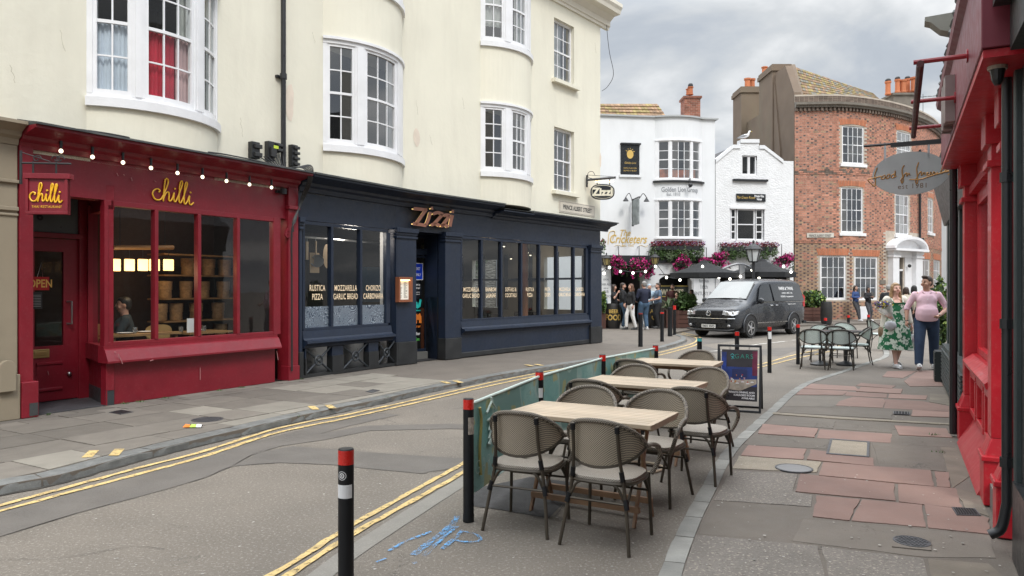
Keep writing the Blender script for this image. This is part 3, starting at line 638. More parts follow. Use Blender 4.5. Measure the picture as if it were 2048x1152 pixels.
# eaves cornice, right half only in view
m=MB(); prof=[(-.05,ZE-.35),(.05,ZE-.35),(.05,ZE-.28),(.09,ZE-.26),(.09,ZE-.12),(.22,ZE),(.42,ZE+.02),(.45,ZE+.12),(.5,ZE+.2),(.5,ZE+.3),(-.05,ZE+.3)]
sweep(m,LP,-8.9,UB,prof); sweep(m,LP,UB,UC+.42,prof); 
m.build('eaves_cornice',mat('pale cream stone',(.74,.70,.60),.7,var=.04,bump=.2),bld)
# drainpipe
dp=emp('drainpipe',tuple(LP(U(566),ZF)),0,'black cast iron drainpipe running up cream wall between the bows','drainpipe')
u=U(566,.08); m=MB(); m.tube([LP(u,ZF-.02,.09),LP(u,ZE,.09)],.042,10); m.build('pipe',BLACK,dp,smooth=True)
for z in (Z(566,162),Z(566,390),7.6): m=MB(); m.tube([LP(u,z,.09),LP(u,z+.09,.09)],.058,10); pbox(m,LP,u-.1,u+.1,z+.02,z+.06,0,.05); m.build('bracket',BLACK,dp)
# cable boxes
def cable_box(px,py0,py1,w,label,kind):
    u=U(px,.06); z0,z1=Z(px,py1,.06),Z(px,py0,.06); t=emp('cable_box',tuple(LP(u,z0)),0,label,'cable box')
    m=MB(); pbox(m,LP,u-w/2,u+w/2,z0,z1,0,.1); m.build('case',BLACK,t,bev=.008)
    m=MB()
    for k in range(kind): zz=z0+(z1-z0)*(k+.2)/kind; pbox(m,LP,u-w*.3,u+w*.6,zz,zz+(z1-z0)*.5/kind,.1,.14)
    m.build('connector',mat('black plastic',(.025,.025,.025),.35),t,bev=.006)
    return t
cable_box(509,284,317,.16,'small black junction box leftmost on cream wall with dangling cable',2)
cable_box(540,283,322,.13,'tall plain black cable box left of the drainpipe',1)
cb=cable_box(553,286,305,.12,'black box with yellow green label beside drainpipe',2)
m=MB(); u=U(554,.16); pbox(m,LP,u-.05,u+.05,Z(554,297,.16),Z(554,291,.16),.14,.143); m.build('label',mat('yellow green label',(.5,.62,.05),.5),cb)
cable_box(587,290,333,.13,'long black splice box right of the drainpipe',4)
CAB=mat('black cable',(.02,.02,.02),.5)
cb=emp('cable_bundle',tuple(LP(U(590),ZF-.5)),0,'tangled black cables looping over the join of the two shops','cables')
for k in range(7):
    uu=U(540)+k*.03; e=U(590)
    pts=[LP(uu-.3+.05*k,ZF+.16+.02*k,.1),LP(uu,ZF+.03,.2),LP(uu+.35,ZF+.05+.012*k,.38),LP(e-.05+.015*k,ZF-.12,.36),LP(e+.02+.012*k,ZF-.42,.12),LP(e-.1-.01*k,ZF-.8,.13),LP(e-.2+.008*k,ZF-1.0,.13),LP(e-.19+.008*k,ZF-1.8,.12),LP(e-.19+.01*k,.25,.12)]
    if k>2: pts=pts[:7-(k%2)]
    m=MB(); m.tube(spline(pts,6),.009,5); m.build('cable',CAB,cb,smooth=True)
m=MB(); m.tube(spline([LP(U(509),Z(509,317),.05),LP(U(507),ZF+.12,.06),LP(U(515),ZF+.06,.08),LP(U(524),ZF+.03,.08)],6),.006,5); m.build('cable',mat('white cable',(.6,.58,.5),.5),cb)
m=MB(); m.tube(spline([LP(U(90),ZF+.03,.2),LP(U(200),ZF+.05,.28),LP(U(330),ZF+.02,.3),LP(U(430),ZF+.06,.28),LP(U(545),ZF+.03,.3)],6),.012,5); m.build('cable',CAB,cb)
# --------- crimson shop (u from px 33 to 590)
uL,uR=U(34),U(591); P=LP
chi=emp('restaurant_shopfront',(A0.x,A0.y,ZK),0,'crimson thai restaurant shopfront with recessed door and lit bulbs above window','shopfront')
g0,g1=U(212),U(548); gz0,gz1=Z(212,692),Z(212,400)
print('chilli',uL,g0,g1,gz0,gz1,Z(548,675),Z(548,430))
def cornice(mb,P,u0,u1,zt,h=.2,pr=.26,n=1,top=True):
    sweep(mb,P,u0,u1,[(0,zt-h),(.05,zt-h),(.07,zt-h*.72),(.12,zt-h*.6),(.14,zt-h*.42),(pr-.04,zt-h*.2),(pr,zt-h*.15),(pr,zt),(0,zt)],n)
m=MB(); pbox(m,P,uL+.02,uR,gz1,ZF-.2,-.25,0); m.build('fascia',MAR,chi)
m=MB(); cornice(m,P,uL,uR,ZF-.02,.24,.42); m.build('cornice',MAR,chi)
m=MB(); sweep(m,P,uL,uR,[(-.02,ZF-.015),(.46,ZF-.02),(.46,ZF+.004),(.3,ZF+.03),(-.02,ZF+.09)]); m.build('flashing',LEAD,chi)
m=MB(); pbox(m,P,uR-.22,uR,ZK,ZF-.24,-.2,.07); pbox(m,P,uR-.24,uR+.003,ZF-.62,ZF-.56,-.1,.11); pbox(m,P,uR-.24,uR+.003,ZK,.33,-.1,.1); m.build('right_pilaster',MAR,chi,bev=.008)
pl1=U(62); m=MB(); pbox(m,P,uL,pl1,ZK,ZF-.24,-.3,.06); pbox(m,P,uL-.003,pl1+.03,ZK,.52,-.3,.12); m.build('left_pilaster',MAR,chi,bev=.01)
m=MB(); pbox(m,P,uL+.08,pl1+.02,ZK+.02,.26,.12,.123); m.build('bare_patch',mat('dark bare cement',(.05,.05,.05),.9,bump=.5,bs=30),chi)
# window: stall riser, sill, frame, mullions, panes
m=MB(); pbox(m,P,g0,g1+.02,ZK,gz0-.22,-.12,.0); m.build('stall_riser',MAR,chi,bev=.004)
m=MB(); sp=[(-.1,gz0),(.03,gz0),(.03,gz0-.04),(.06,gz0-.055),(.13,gz0-.2),(.13,gz0-.225),(-.1,gz0-.225)]; sweep(m,P,g0-.05,g1+.05,sp); m.build('window_sill',MAR,chi)
mull=[g0]+[U(x) for x in (311,397,475)]+[g1]
m=MB(); pbox(m,P,g0,g1,gz1-.07,gz1,-.08,.02); pbox(m,P,g0,g1,gz0,gz0+.05,-.08,.02); pbox(m,P,g0-.035,g0+.02,gz0,gz1,-.08,.025); pbox(m,P,g1-.03,g1+.12,gz0,gz1,-.08,.025); m.build('window_frame',MAR,chi,bev=.004)
for u in mull[1:-1]: m=MB(); pbox(m,P,u-.028,u+.028,gz0+.05,gz1-.07,-.07,.03); m.build('mullion',MAR,chi,bev=.006)
for a,b in zip(mull,mull[1:]): m=MB(); m.quad(P(a,gz0+.03,-.02),P(b,gz0+.03,-.02),P(b,gz1-.04,-.02),P(a,gz1-.04,-.02)); m.build('pane',GLASS,chi)
# recess: return wall (angled), door plane
rb=(g0+.30,-.92)      # inner corner of the return
def RP(t,z,o=0):      # along the return from front corner to door
    a=P(g0,z,0); b=P(rb[0],z,rb[1]); d=(b-a).normalized(); n=Vector((d.y,-d.x,0)); n=-n if n.dot(P(0,0,0)-P(1,0,0))<0 else n
    return a+(b-a)*t+n*o
m=MB(); pbox(m,RP,0,1,ZK+.2,gz0-.22,-.1,0); m.build('return_panel',MAR,chi)
m=MB(); pbox(m,RP,0,1,gz0-.22,gz0,-.1,.05); pbox(m,RP,0,1,gz1-.12,gz1+.2,-.1,0); pbox(m,RP,0,.05,gz0,gz1,-.09,.0); pbox(m,RP,.9,1,gz0,gz1,-.09,.03); m.build('return_frame',MAR,chi)
m=MB(); m.quad(RP(0,gz0,-.03),RP(1,gz0,-.03),RP(1,gz1,-.03),RP(0,gz1,-.03)); m.build('pane',GLASS,chi)
for k in range(3): m=MB(); pbox(m,RP,k/3+.006,(k+1)/3-.006,ZK,ZK+.2,-.1,.004); m.build('tile',mat('slate tile',(.03,.035,.038),.5,orand=.3,bump=.2),chi)
DP=-.95; du0,du1=U(58,DP),rb[0]-.02
dz1=Z(140,478,DP); print('door',du0,du1,dz1)
m=MB(); pbox(m,P,pl1-.12,pl1-.0,ZK,ZF-.3,-1.0,-.3); m.build('recess_side_wall',MAR,chi)
m=MB(); pbox(m,P,du0-.3,rb[0]+.0,ZF-.35,ZF-.3,-1.0,-.25); m.build('recess_ceiling',MAR,chi)
m=MB(); pbox(m,P,du0-.25,rb[0]+.02,dz1,dz1+.07,DP-.06,DP+.05); pbox(m,P,du1-.12,du1+.06,ZK,ZF-.3,DP-.06,DP+.04); pbox(m,P,du0-.25,rb[0]+.02,ZF-.55,ZF-.3,DP-.06,DP+.03); m.build('door_frame',MAR,chi,bev=.006)
m=MB(); m.quad(P(du0-.2,dz1+.07,DP),P(du1-.12,dz1+.07,DP),P(du1-.12,ZF-.5,DP),P(du0-.2,ZF-.5,DP)); m.build('transom_pane',mat('frosted transom glass',(.10,.12,.115),.35,bump=0),chi)
lettering('house_number','6',P,U(79,DP),Z(79,440,DP),DP+.012,.17,BLACK,chi,bold=.006)
d0,d1=du0-.05,du1-.12; dg0,dg1=d0+.12,U(127,DP); z0,z1=Z(127,690,DP),Z(127,504,DP)
m=MB(); pbox(m,P,d0,d1,ZK+.02,z0,DP-.05,DP); pbox(m,P,d0,d1,z1,dz1-.01,DP-.05,DP); pbox(m,P,dg1,d1,z0,z1,DP-.05,DP); pbox(m,P,d0,dg0,z0,z1,DP-.05,DP)
door=m.build('door',MAR,chi)
m=MB(); m.quad(P(dg0,z0,DP-.02),P(dg1,z0,DP-.02),P(dg1,z1,DP-.02),P(dg0,z1,DP-.02)); m.build('pane',GLASSD,door)
m=MB(); pz0,pz1=Z(120,780,DP),Z(120,722,DP); sweep(m,P,dg0+.02,dg1-.02,[(DP,pz0),(DP+.02,pz0+.01),(DP+.02,pz0+.035),(DP+.006,pz0+.05),(DP+.006,pz1-.05),(DP+.02,pz1-.035),(DP+.02,pz1-.01),(DP,pz1)]); m.build('door_panel',MAR,door)
BRASS=mat('dull brass',(.42,.30,.12),.4,.7,bump=.05)
m=MB(); a,b=U(58,DP),U(98,DP); pbox(m,P,a,b,Z(78,716,DP),Z(78,699,DP),DP,DP+.015); pbox(m,P,a+.06,b-.04,Z(78,711,DP),Z(78,703,DP),DP+.015,DP+.024); m.build('letter_plate',BRASS,door,bev=.004)
m=MB(); u=U(142,DP+.05); m.tube(spline([P(u-.03,Z(142,647,DP),DP),P(u,Z(142,647,DP),DP+.06),P(u,Z(142,643,DP),DP+.07),P(u,Z(142,608,DP),DP+.07),P(u,Z(142,603,DP),DP+.06),P(u-.03,Z(142,603,DP),DP)],4),.011,8); m.build('door_handle',STEEL,door,smooth=True)
m=MB(); u=U(137,DP)
for py in (747,): 
    q=P(u,Z(137,py,DP),DP+.02); m.ell(q,(.03,.03,.03),10,6)
m.build('lock',STEEL,door,smooth=True)
op=emp('open_sign',tuple(P(U(76,DP),Z(76,575,DP),DP+.03)),0,'red open sign hanging on a cord inside the crimson door glass','sign')
a,b=U(61,DP),U(97,DP); zc=Z(76,567,DP); m=MB(); pbox(m,P,a,b,zc-.09,zc+.09,DP+.008,DP+.018); m.build('board',mat('bright red sign',(.45,.012,.015),.4),op)
lettering('lettering','OPEN',P,(a+b)/2+.0,zc-.05,DP+.021,.15,mat('gold sign letter',(.8,.5,.12),.5),op,bold=.003,xs=.8)
m=MB(); m.tube([P(a+.08,zc+.09,DP+.01),P((a+b)/2+.02,Z(76,525,DP),DP+.01),P(b-.08,zc+.09,DP+.01)],.004,4); m.build('cord',STEEL,op)
m=MB(); pbox(m,P,U(63,DP),U(84,DP),Z(74,618,DP),Z(74,584,DP),DP+.002,DP+.008); t=tag(m.build('opening_hours_card',mat('black card',(.02,.02,.02),.5)),'small black opening hours card on the crimson door glass','notice')
m=MB()
for k in range(8): zz=Z(74,590+k*3.2,DP); pbox(m,P,U(66,DP),U(81,DP),zz-.005,zz,DP+.009,DP+.010)
m.build('printed_lines',mat('grey print',(.35,.35,.33),.6),t)
# recess floor
m=MB(); pbox(m,P,pl1-.1,g0+.4,ZK-.02,ZK+.006,DP-.05,-.02); m.build('recess_floor',mat('slate paving',(.055,.055,.06),.6,var=.2,vs=3,bump=.2),chi)
# house number 6 on right pilaster
lettering('house_number','6',P,U(574,.07),Z(574,474,.07),.075,.2,MAR,chi,bold=.012,ext=.012)
# chilli script
GOLD=mat('yellow script enamel',(.92,.52,.03),.4,var=.03,bump=0)
CH_P=[[(.17,.36),(.2,.44),(.13,.5),(.04,.42),(.0,.25),(.06,.06),(.16,.02),(.25,.12),(.36,.5),(.43,.85),(.40,1.0),(.35,.93),(.32,.6),(.29,.02),(.31,.16),(.37,.36),(.43,.42),(.455,.3),(.445,.1),(.48,.03),(.54,.14),(.595,.42),(.585,.2),(.6,.05),(.64,.04),(.70,.24),(.79,.62),(.835,.88),(.81,.98),(.765,.86),(.745,.5),(.735,.12),(.77,.0),(.83,.14),(.93,.6),(.975,.86),(.955,.96),(.915,.86),(.89,.5),(.88,.1),(.91,-.03),(.97,.08),(1.04,.36),(1.03,.16),(1.045,.0),(1.09,-.03),(1.16,.08)]]
def chilli(parent,P,u0,z0,w,h,d,r):
    strokes('script_lettering',CH_P,P,u0,z0,(w/1.16,h),d,r,GOLD,parent,n=5)
    m=MB()
    for x,y in ((.62,.6),(1.07,.52)): q=P(u0+x*w/1.16,z0+y*h,d); m.ell(q,(r*1.4,r*1.4,r*1.4),8,6)
    m.build('script_dot',GOLD,parent)
ua,ub=U(305,.02),U(387,.02); chilli(chi,P,ua,Z(345,404,.02),ub-ua,Z(320,352,.02)-Z(320,398,.02),.02,.0105)
# festoon bulbs under cornice
BULB=mat('warm lit bulb',(1,.84,.6),.5,emit=1.8,bump=0,var=0)
for k,(x,y) in enumerate([(122,302),(185,314),(246,325),(302,336),(355,346),(405,354),(453,362),(499,369),(543,375)]):
    u=U(x,.14); z=Z(x,y,.14); t=emp('festoon_bulb',tuple(P(u,z,.14)),0,('lit round white bulb under the crimson cornice, '+['leftmost of the nine','second from the left','third from the left','fourth, just left of the yellow script','fifth, directly over the yellow script','sixth, just right of the yellow script','seventh from the left','second from the right','rightmost of the nine'][k]),'bulb','bulbs under the crimson cornice')
    m=MB(); m.ell(P(u,z,.14),(.025,.025,.027),12,8); m.build('bulb',BULB,t,smooth=2)
    m=MB(); m.tube([P(u,z+.03,.14),P(u,z+.13,.14)],.018,8); m.build('socket',BLACK,t)
# hanging sign
hs=emp('hanging_sign',tuple(P(U(60),Z(60,330),.4)),0,'crimson hanging board with yellow script lettering on scrolled iron bracket','hanging sign')
D=.62; u=U(43,.05)
ub_=U(95,D)
b0=P(U(44),Z(44,328),.04)
# board faces up the street: plane roughly perpendicular to view -> perpendicular to facade
nrm=(P(0,0,1)-P(0,0,0)); al=(P(1,0,0)-P(0,0,0))
c0=at(55,425,8.1); c1=at(133,429,8.1)
BPo=at(52,426,8.35); ux=Vector((1,.12,0)).normalized(); w=79/FL*8.35; hh=76/FL*8.35
BP=plane_P(BPo,ux,(0,0,1),(ux.y,-ux.x,0))
m=MB(); pbox(m,BP,0,w,0,hh,-.05,0); m.build('board',MAR,hs)
m=MB(); pbox(m,BP,-.02,w+.03,hh-.04,hh+.02,-.08,.03); pbox(m,BP,0,w,-.012,.02,-.06,.02); pbox(m,BP,0,.03,.02,hh-.04,-.06,.02); pbox(m,BP,w-.03,w,.02,hh-.04,-.06,.02); m.build('frame',MAR,hs,bev=.004)
strokes('script_lettering',CH_P,BP,.045,.13,((w-.1)/1.16,.21),.012,.0085,GOLD,hs)
m=MB(); [m.ell(BP(.045+x*(w-.1)/1.16,.13+y*.21,.012),(.012,.012,.012),8,5) for x,y in ((.62,.6),(1.07,.52))]; m.build('script_dot',GOLD,hs)
lettering('small_lettering','THAI RESTAURANT',BP,w/2,.06,.008,.04,GOLD,hs,xs=.85,sp=1.1)
m=MB(); zt=hh+.16; m.tube([BP(-.07,zt-.02,-.03),BP(w+.02,zt-.02,-.03)],.012,6); m.tube([BP(-.07,hh-.1,-.03),BP(-.07,hh+.28,-.03)],.016,6)
for s,cx in ((1,.1),(-1,w-.14),(1,w-.1)): m.tube(spline([BP(cx+s*.05*cos(t)*(1-t/9),zt+.03+.045*sin(t)*(1-t/9),-.03) for t in [x*.7 for x in range(10)]],3),.006,5)
m.tube([BP(-.06,hh+.26,-.03),BP(w*.55,zt,-.03)],.005,5)
for x in (.06,w-.14): m.tube([BP(x,hh,-.03),BP(x,zt,-.03)],.01,6)
m.build('bracket',IRON,hs)
# taupe neighbour
tp=emp('taupe_shopfront',tuple(P(-6,ZK)),0,'taupe painted pilaster and cornice of the shop left of the crimson one','shopfront')
m=MB(); pbox(m,P,-8.9,uL-.012,ZK,ZF-.24,-.2,.04); pbox(m,P,-8.9,uL-.01,ZK,.62,-.2,.1); pbox(m,P,-8.9,uL-.01,ZF-.7,ZF-.66,0,.08); pbox(m,P,-8.9,uL-.01,ZF-1.03,ZF-.98,0,.07); pbox(m,P,-8.9,uL-.01,ZF-1.09,ZF-1.06,0,.06); m.build('pilaster',TAUPE,tp,bev=.008)
m=MB(); cornice(m,P,-8.9,uL-.01,ZF+.02,.26,.28); m.build('cornice',TAUPE,tp)
m=MB(); u=U(11,.1); z=Z(11,783,.1); m.prism([(-.09,0),(.09,0),(.09,.28)]+[(.09*cos(t),.28+.09*sin(t)) for t in (R(30),R(60),R(90),R(120),R(150))]+[(-.09,.28)],0,.06,M=Matrix.Translation(P(u,z,.1))@Matrix(((al.x,0,nrm.x,0),(al.y,0,nrm.y,0),(0,1,0,0),(0,0,0,1)))); m.build('meter_box',TAUPE,tp,bev=.006)

REP=mat('pinkish repair patch',(.74,.64,.53),.9,bump=.4,bs=20)
for px,py,w,h in ((579,205,.10,.34),(833,274,.1,.2),(1013,295,.1,.3),(1204,320,.06,.2)):
    u=LF.U(px); z=LF.Z(px,py); m=MB(); m.add([LP(u+w*cos(2*PI*i/12)*random.uniform(.8,1.1),z+h*sin(2*PI*i/12)*random.uniform(.85,1.1),.004) for i in range(12)],[tuple(range(12))]); m.build('repair_patch',REP,bld)
HC=mat('hairline crack',(.52,.48,.39),.9)
for px,py,L_ in ((625,64,.18),(925,195,.25),(832,200,.3),(860,270,.2),(20,130,.2),(480,235,.3),(1190,85,.3),(120,60,.25)):
    u=LF.U(px); z=LF.Z(px,py); m=MB(); m.tube([LP(u+random.uniform(-.012,.012)+.01*k,z-L_*k/6,.001) for k in range(7)],.002,4); m.build('crack_line',HC,bld)

SCF=mat('pale paint scratch',(.45,.2,.2),.8,bump=0)
for px0,py0,px1,py1,d_ in ((236,708,245,728,.13),(228,704,232,705,.1),(233,346,236,352,.012),(246,349,249,351,.012),(262,355,264,362,.012),(308,362,312,364,.012),(430,706,436,700,.1),(553,702,556,720,.08),(300,722,306,720,.13),(95,742,97,750,-.93),(400,735,400,760,.006)):
    m=MB(); a_=LP(LF.U(px0,d_),LF.Z(px0,py0,d_),d_+.004); b_=LP(LF.U(px1,d_),LF.Z(px1,py1,d_),d_+.004); m.tube([a_,a_.lerp(b_,.5)+Vector((0,0,.004)),b_],.005,4); m.build('paint_scratch',SCF,chi)
# --------- navy shop
GLASSM=glassmat('restaurant glass',(.6,.64,.66))
zi=emp('restaurant_shopfront',tuple(LP(UB,ZK)),0,'navy italian restaurant shopfront wrapping the corner below the cream building','shopfront')
def cut2(a,b): return [(a,b)] if b<=UB or a>=UB else [(a,UB),(UB,b)]
def pb(m,a,b,z0,z1,d0,d1):
    for x,y in cut2(a,b): pbox(m,P,x,y,z0,z1,d0,d1)
uZ=U(594); uE=UC
pA=U(792,.05); pB=U(832,.05); pC=U(890,.05); pD=U(921,.05); pE=U(1181,.05)
w10,w11=U(606),U(776); w20,w21=U(922),U(1174)
m=MB(); pb(m,uZ,uE-.02,2.83,ZF-.2,-.25,0); m.build('fascia',NAV,zi)
m=MB(); st=U(1002,.3); st2=U(1062,.3)
for a,b in cut2(uZ,st): cornice(m,P,a,b,ZF-.02,.26,.42)
cornice(m,P,st,st2,ZF-.13,.18,.4); cornice(m,P,st2,uE+.35,ZF-.09,.22,.36); m.build('cornice',NAV,zi)
m=MB()
for a,b,z,pr in [(*c,ZF-.02,.46) for c in cut2(uZ,st)]+[(st2,uE+.38,ZF-.09,.40)]: sweep(m,P,a,b,[(-.02,z+.002),(pr,z),(pr,z+.03),(.1,z+.07),(-.02,z+.1)])
m.build('flashing',LEAD,zi)
m=MB(); cornice(m,P,st,st2,ZF-.1,.04,.43); m.build('flashing',LEAD,zi)
def pilaster(a,b):
    m=MB(); pb(m,a,b,.55,2.83,-.15,.06); pb(m,a-.02,b+.02,2.66,2.7,-.1,.09); pb(m,a-.03,b+.03,2.78,2.87,-.1,.11); pb(m,a-.02,b+.02,2.73,2.78,-.1,.08); pl=m.build('pilaster',NAV,zi,bev=.006)
    m=MB(); pb(m,a-.012,b+.012,ZK,.55,-.15,.08); m.build('plinth',NAVK,zi,bev=.008)
pilaster(uZ,U(605,.05)-.01); pilaster(pA,pB); pilaster(pC,pD); pilaster(pE,uE-.02)
def shopwin(a,b,mu,z0,z1,sill):
    m=MB(); pb(m,a,b,z1-.06,z1,-.09,.0); pb(m,a,b,z0,z0+.05,-.09,.01); pb(m,a,a+.05,z0+.05,z1-.06,-.09,.0); pb(m,b-.05,b+.07,z0+.05,z1-.06,-.09,.0); m.build('window_frame',NAV,zi,bev=.004)
    m=MB()
    for x,y in cut2(a-.02,b+.09): sweep(m,P,x,y,[(-.1,z0),(.01,z0),(.03,z0-.13),(.06,z0-.16),(.13,z0-.175),(.135,z0-.215),(.06,z0-.26),(.04,z0-.3),(-.1,z0-.3)])
    m.build('window_sill',NAV,zi)
    for u in mu: m=MB(); pbox(m,P,u-.03,u+.03,z0+.05,z1-.06,-.09,.012); m.build('mullion',NAV,zi,bev=.005)
    us=[a+.03]+list(mu)+[b-.03]
    for x,y in zip(us,us[1:]): m=MB(); m.quad(P(x,z0+.03,-.04),P(y,z0+.03,-.04),P(y,z1-.03,-.04),P(x,z1-.03,-.04)); m.build('pane',GLASS if len(mu)<3 else GLASSM,zi)
    return us
W0,W1=.90,2.82
um=[U(664),U(722)]; u1s=shopwin(w10,w11,um,W0,W1,1)
um2=[U(x) for x in (963.5,1003,1043,1079,1114,1148)]; u2s=shopwin(w20,w21,um2,W0,W1,1)
m=MB(); pb(m,pD,pE,ZK+.12,W0-.3,-.15,.01); m.build('stall_riser',NAV,zi)
m=MB(); pb(m,pD,pE,ZK,ZK+.12,-.15,.03); m.build('plinth',NAVK,zi,bev=.02)
# vents with cross grilles under first window
vz0,vz1=ZK+.05,W0-.31
vx=[(U(610),U(662)),(U(684),U(735)),(U(754),U(790))]
m=MB(); pbox(m,P,uZ+.1,pA,ZK,ZK+.05,-.1,.04); m.build('plinth',NAVK,zi)
for a,b in ((uZ+.16,vx[0][0]),(vx[0][1],vx[1][0]),(vx[1][1],vx[2][0])):
    m=MB(); pbox(m,P,a,b,.42,vz1,-.1,.03); m.build('pier',NAV,zi); m=MB(); pbox(m,P,a-.005,b+.005,vz0,.42,-.1,.045); m.build('pier_base',NAVK,zi)
m=MB(); pbox(m,P,uZ+.1,pA,vz0,vz1,-.5,-.45); m.build('vent_backing',INT,zi)
for a,b in vx:
    m=MB(); c=(a+b)/2; zc=(vz0+vz1)/2
    for s in (1,-1):
        m.tube([P(a,vz0 if s>0 else vz1,.0),P(b,vz1 if s>0 else vz0,.0)],.018,6)
    m.tube([P(c+.085*cos(t*PI/8),zc+.085*sin(t*PI/8),.012) for t in range(16)],.017,6,closed=True); m.ell(P(c,zc,.015),(.035,.035,.035),8,6)
    m.build('cross_grille',mat('grey green ironwork',(.03,.036,.042),.45,bump=.2),zi,smooth=True)
# door
DZ=-.55; a,b=pB-.02,pC+.02; e=U(866,DZ)
m=MB(); pbox(m,P,e+.03,b,ZK+.0,2.83,DZ-.05,DZ+.35); pbox(m,P,a-.03,a+.02,ZK,2.83,DZ-.05,-.1); pbox(m,P,a,b,2.83,2.9,DZ-.1,-.1); m.build('door_reveal',NAV,zi)
m=MB(); pbox(m,P,e+.028,b,ZK,1.45,DZ,DZ+.36); m.build('black_panel',NAVK,zi)
tz=Z(840,510,DZ); tz1=Z(840,498,DZ)
m=MB(); pbox(m,P,a,e+.04,tz,tz1,DZ-.06,DZ+.04); pbox(m,P,a,e+.04,2.76,2.83,DZ-.06,DZ+.03); pbox(m,P,e-.05,e+.04,tz1,2.76,DZ-.06,DZ+.02); pbox(m,P,a,a+.03,ZK,2.76,DZ-.06,DZ+.02); m.build('door_frame',NAV,zi)
m=MB(); m.quad(P(a,tz1,DZ),P(e-.04,tz1,DZ),P(e-.04,2.77,DZ),P(a,2.77,DZ)); m.build('pane',GLASS,zi)
m=MB(); pbox(m,P,a,e+.03,ZK,ZK+.16,DZ-.1,DZ+.06); m.build('door_step',mat('grey stone step',(.16,.16,.15),.6,stain=.3),zi)
dz0=ZK+.17; ew=.14
m=MB(); pbox(m,P,e-ew,e,dz0,tz-.01,DZ-.05,DZ); pbox(m,P,a+.03,e-ew,tz-.06,tz-.01,DZ-.05,DZ); pbox(m,P,a+.03,e-ew,dz0,dz0+.05,DZ-.05,DZ); pbox(m,P,a+.03,a+.06,dz0+.05,tz-.06,DZ-.05,DZ); door=m.build('door',NAV,zi)
m=MB(); m.quad(P(a+.05,dz0+.04,DZ-.02),P(e-ew,dz0+.04,DZ-.02),P(e-ew,tz-.05,DZ-.02),P(a+.05,tz-.05,DZ-.02)); m.build('pane',GLASSD,door)
m=MB(); pbox(m,P,U(847,DZ),e-ew,dz0+.05,1.2,DZ-.09,DZ-.07); m.build('orange_panel',mat('rust orange panel',(.30,.07,.02),.5),door)
m=MB(); u=e-.05; m.tube(spline([P(u,.98,DZ),P(u,1.0,DZ+.06),P(u,1.25,DZ+.08),P(u,1.55,DZ+.06),P(u,1.58,DZ)],5),.013,8); m.build('door_handle',IRON,door,smooth=True)
# door stickers
BLU=mat('royal blue sticker',(.01,.05,.55),.4,bump=0); WHS=mat('white sticker print',(.8,.8,.8),.5,bump=0)
st=emp('door_sticker_set',tuple(P(a,1,DZ)),0,'column of printed stickers on the navy shop door glass, blue exit only sign on top','stickers')
dg=DZ-.012
def spx(px0,py0,px1,py1,m_,d=dg,name='sticker',par=None):
    b_=MB(); u0,u1=U(px0,d),U(px1,d); z1,z0=Z((px0+px1)/2,py0,d),Z((px0+px1)/2,py1,d); b_.quad(P(u0,z0,d),P(u1,z0,d),P(u1,z1,d),P(u0,z1,d)); return b_.build(name,m_,par or st)
spx(826,526,846,560,WHS); spx(827,527.5,845,558.5,BLU,dg+.002)
def tx(s,px,py,size,m_,d=dg+.004,xs=.8,par=None,shear=0,bold=.002): return lettering('lettering',s,P,U(px,d),Z(px,py,d),d,size,m_,par or st,xs=xs,shear=shear,bold=bold)
tx('EXIT',836,540,.085,WHS); tx('ONLY',836,552,.085,WHS)
spx(854,527,861,543,mat('yellow warning sticker',(.75,.55,.03),.5)); spx(855.5,529,859.5,535,BLACK,dg+.003)
m=MB(); uc=U(835,dg); zc=Z(835,580,dg); m.add([P(uc+.13*cos(t*PI/12),zc+.19*sin(t*PI/12),dg) for t in range(24)],[tuple(range(24))]); m.build('sticker',mat('black round sticker',(.008,.01,.015),.4),st)
tx('Here to',835,571,.06,WHS,bold=.002); tx('pick up?',835,577.5,.06,WHS); tx('Please use this door',835,585,.02,WHS); tx('to collect your order',835,589,.02,WHS)
TEAL=mat('teal sticker',(.03,.55,.5),.5); ORS=mat('orange sticker',(.8,.22,.03),.5); GRS=mat('green letter',(.12,.5,.1),.5)
def poly_px(pts,m_,d=dg+.001,name='sticker',par=None):
    b_=MB(); b_.add([P(U(x,d),Z(x,y,d),d) for x,y in pts],[tuple(range(len(pts)))[::-1]]); return b_.build(name,m_,par or st)
poly_px([(829,606),(834,603),(836,610),(840,598),(843,600),(841,613),(835,617),(829,614)],TEAL); tx('deliveroo',836,622,.05,TEAL)
poly_px([(828,635),(834,627),(835,630),(840,626),(843,634),(843,646),(838,646),(838,640),(834,640),(834,647),(829,646)],ORS); tx('JUST EAT',835,655,.055,ORS,shear=.2)
tx('Uber',835,670,.095,WHS); tx('Eats',835,681,.095,GRS)
spx(862,594,866,603,TEAL)
# menu case
mc=emp('menu_case',tuple(P(U(807,.1),1.3,.1)),0,'copper framed lit menu case on the navy pilaster','menu case')
a_,b_=U(794,.1),U(822,.1); z0,z1=Z(807,604,.1),Z(807,554,.1)
COP=mat('copper frame',(.30,.105,.05),.45,.3,bump=.05)
m=MB(); pbox(m,P,a_,b_,z0,z0+.05,.06,.15); pbox(m,P,a_,b_,z1-.05,z1,.06,.15); pbox(m,P,a_,a_+.05,z0+.05,z1-.05,.06,.15); pbox(m,P,b_-.05,b_,z0+.05,z1-.05,.06,.15); m.build('frame',COP,mc)
m=MB(); pbox(m,P,a_+.05,b_-.05,z0+.05,z1-.05,.062,.08); m.build('page',mat('lit menu paper',(.8,.78,.68),.6,emit=.12,bump=0),mc)
m=MB(); rr=random.Random(3)
for k in range(16):
    for c in (0,1): zz=z1-.1-k*(z1-z0-.17)/16; uu=a_+.075+c*(b_-a_)*.36; pbox(m,P,uu,uu+(b_-a_)*rr.uniform(.12,.26),zz-.009,zz,.081,.082)
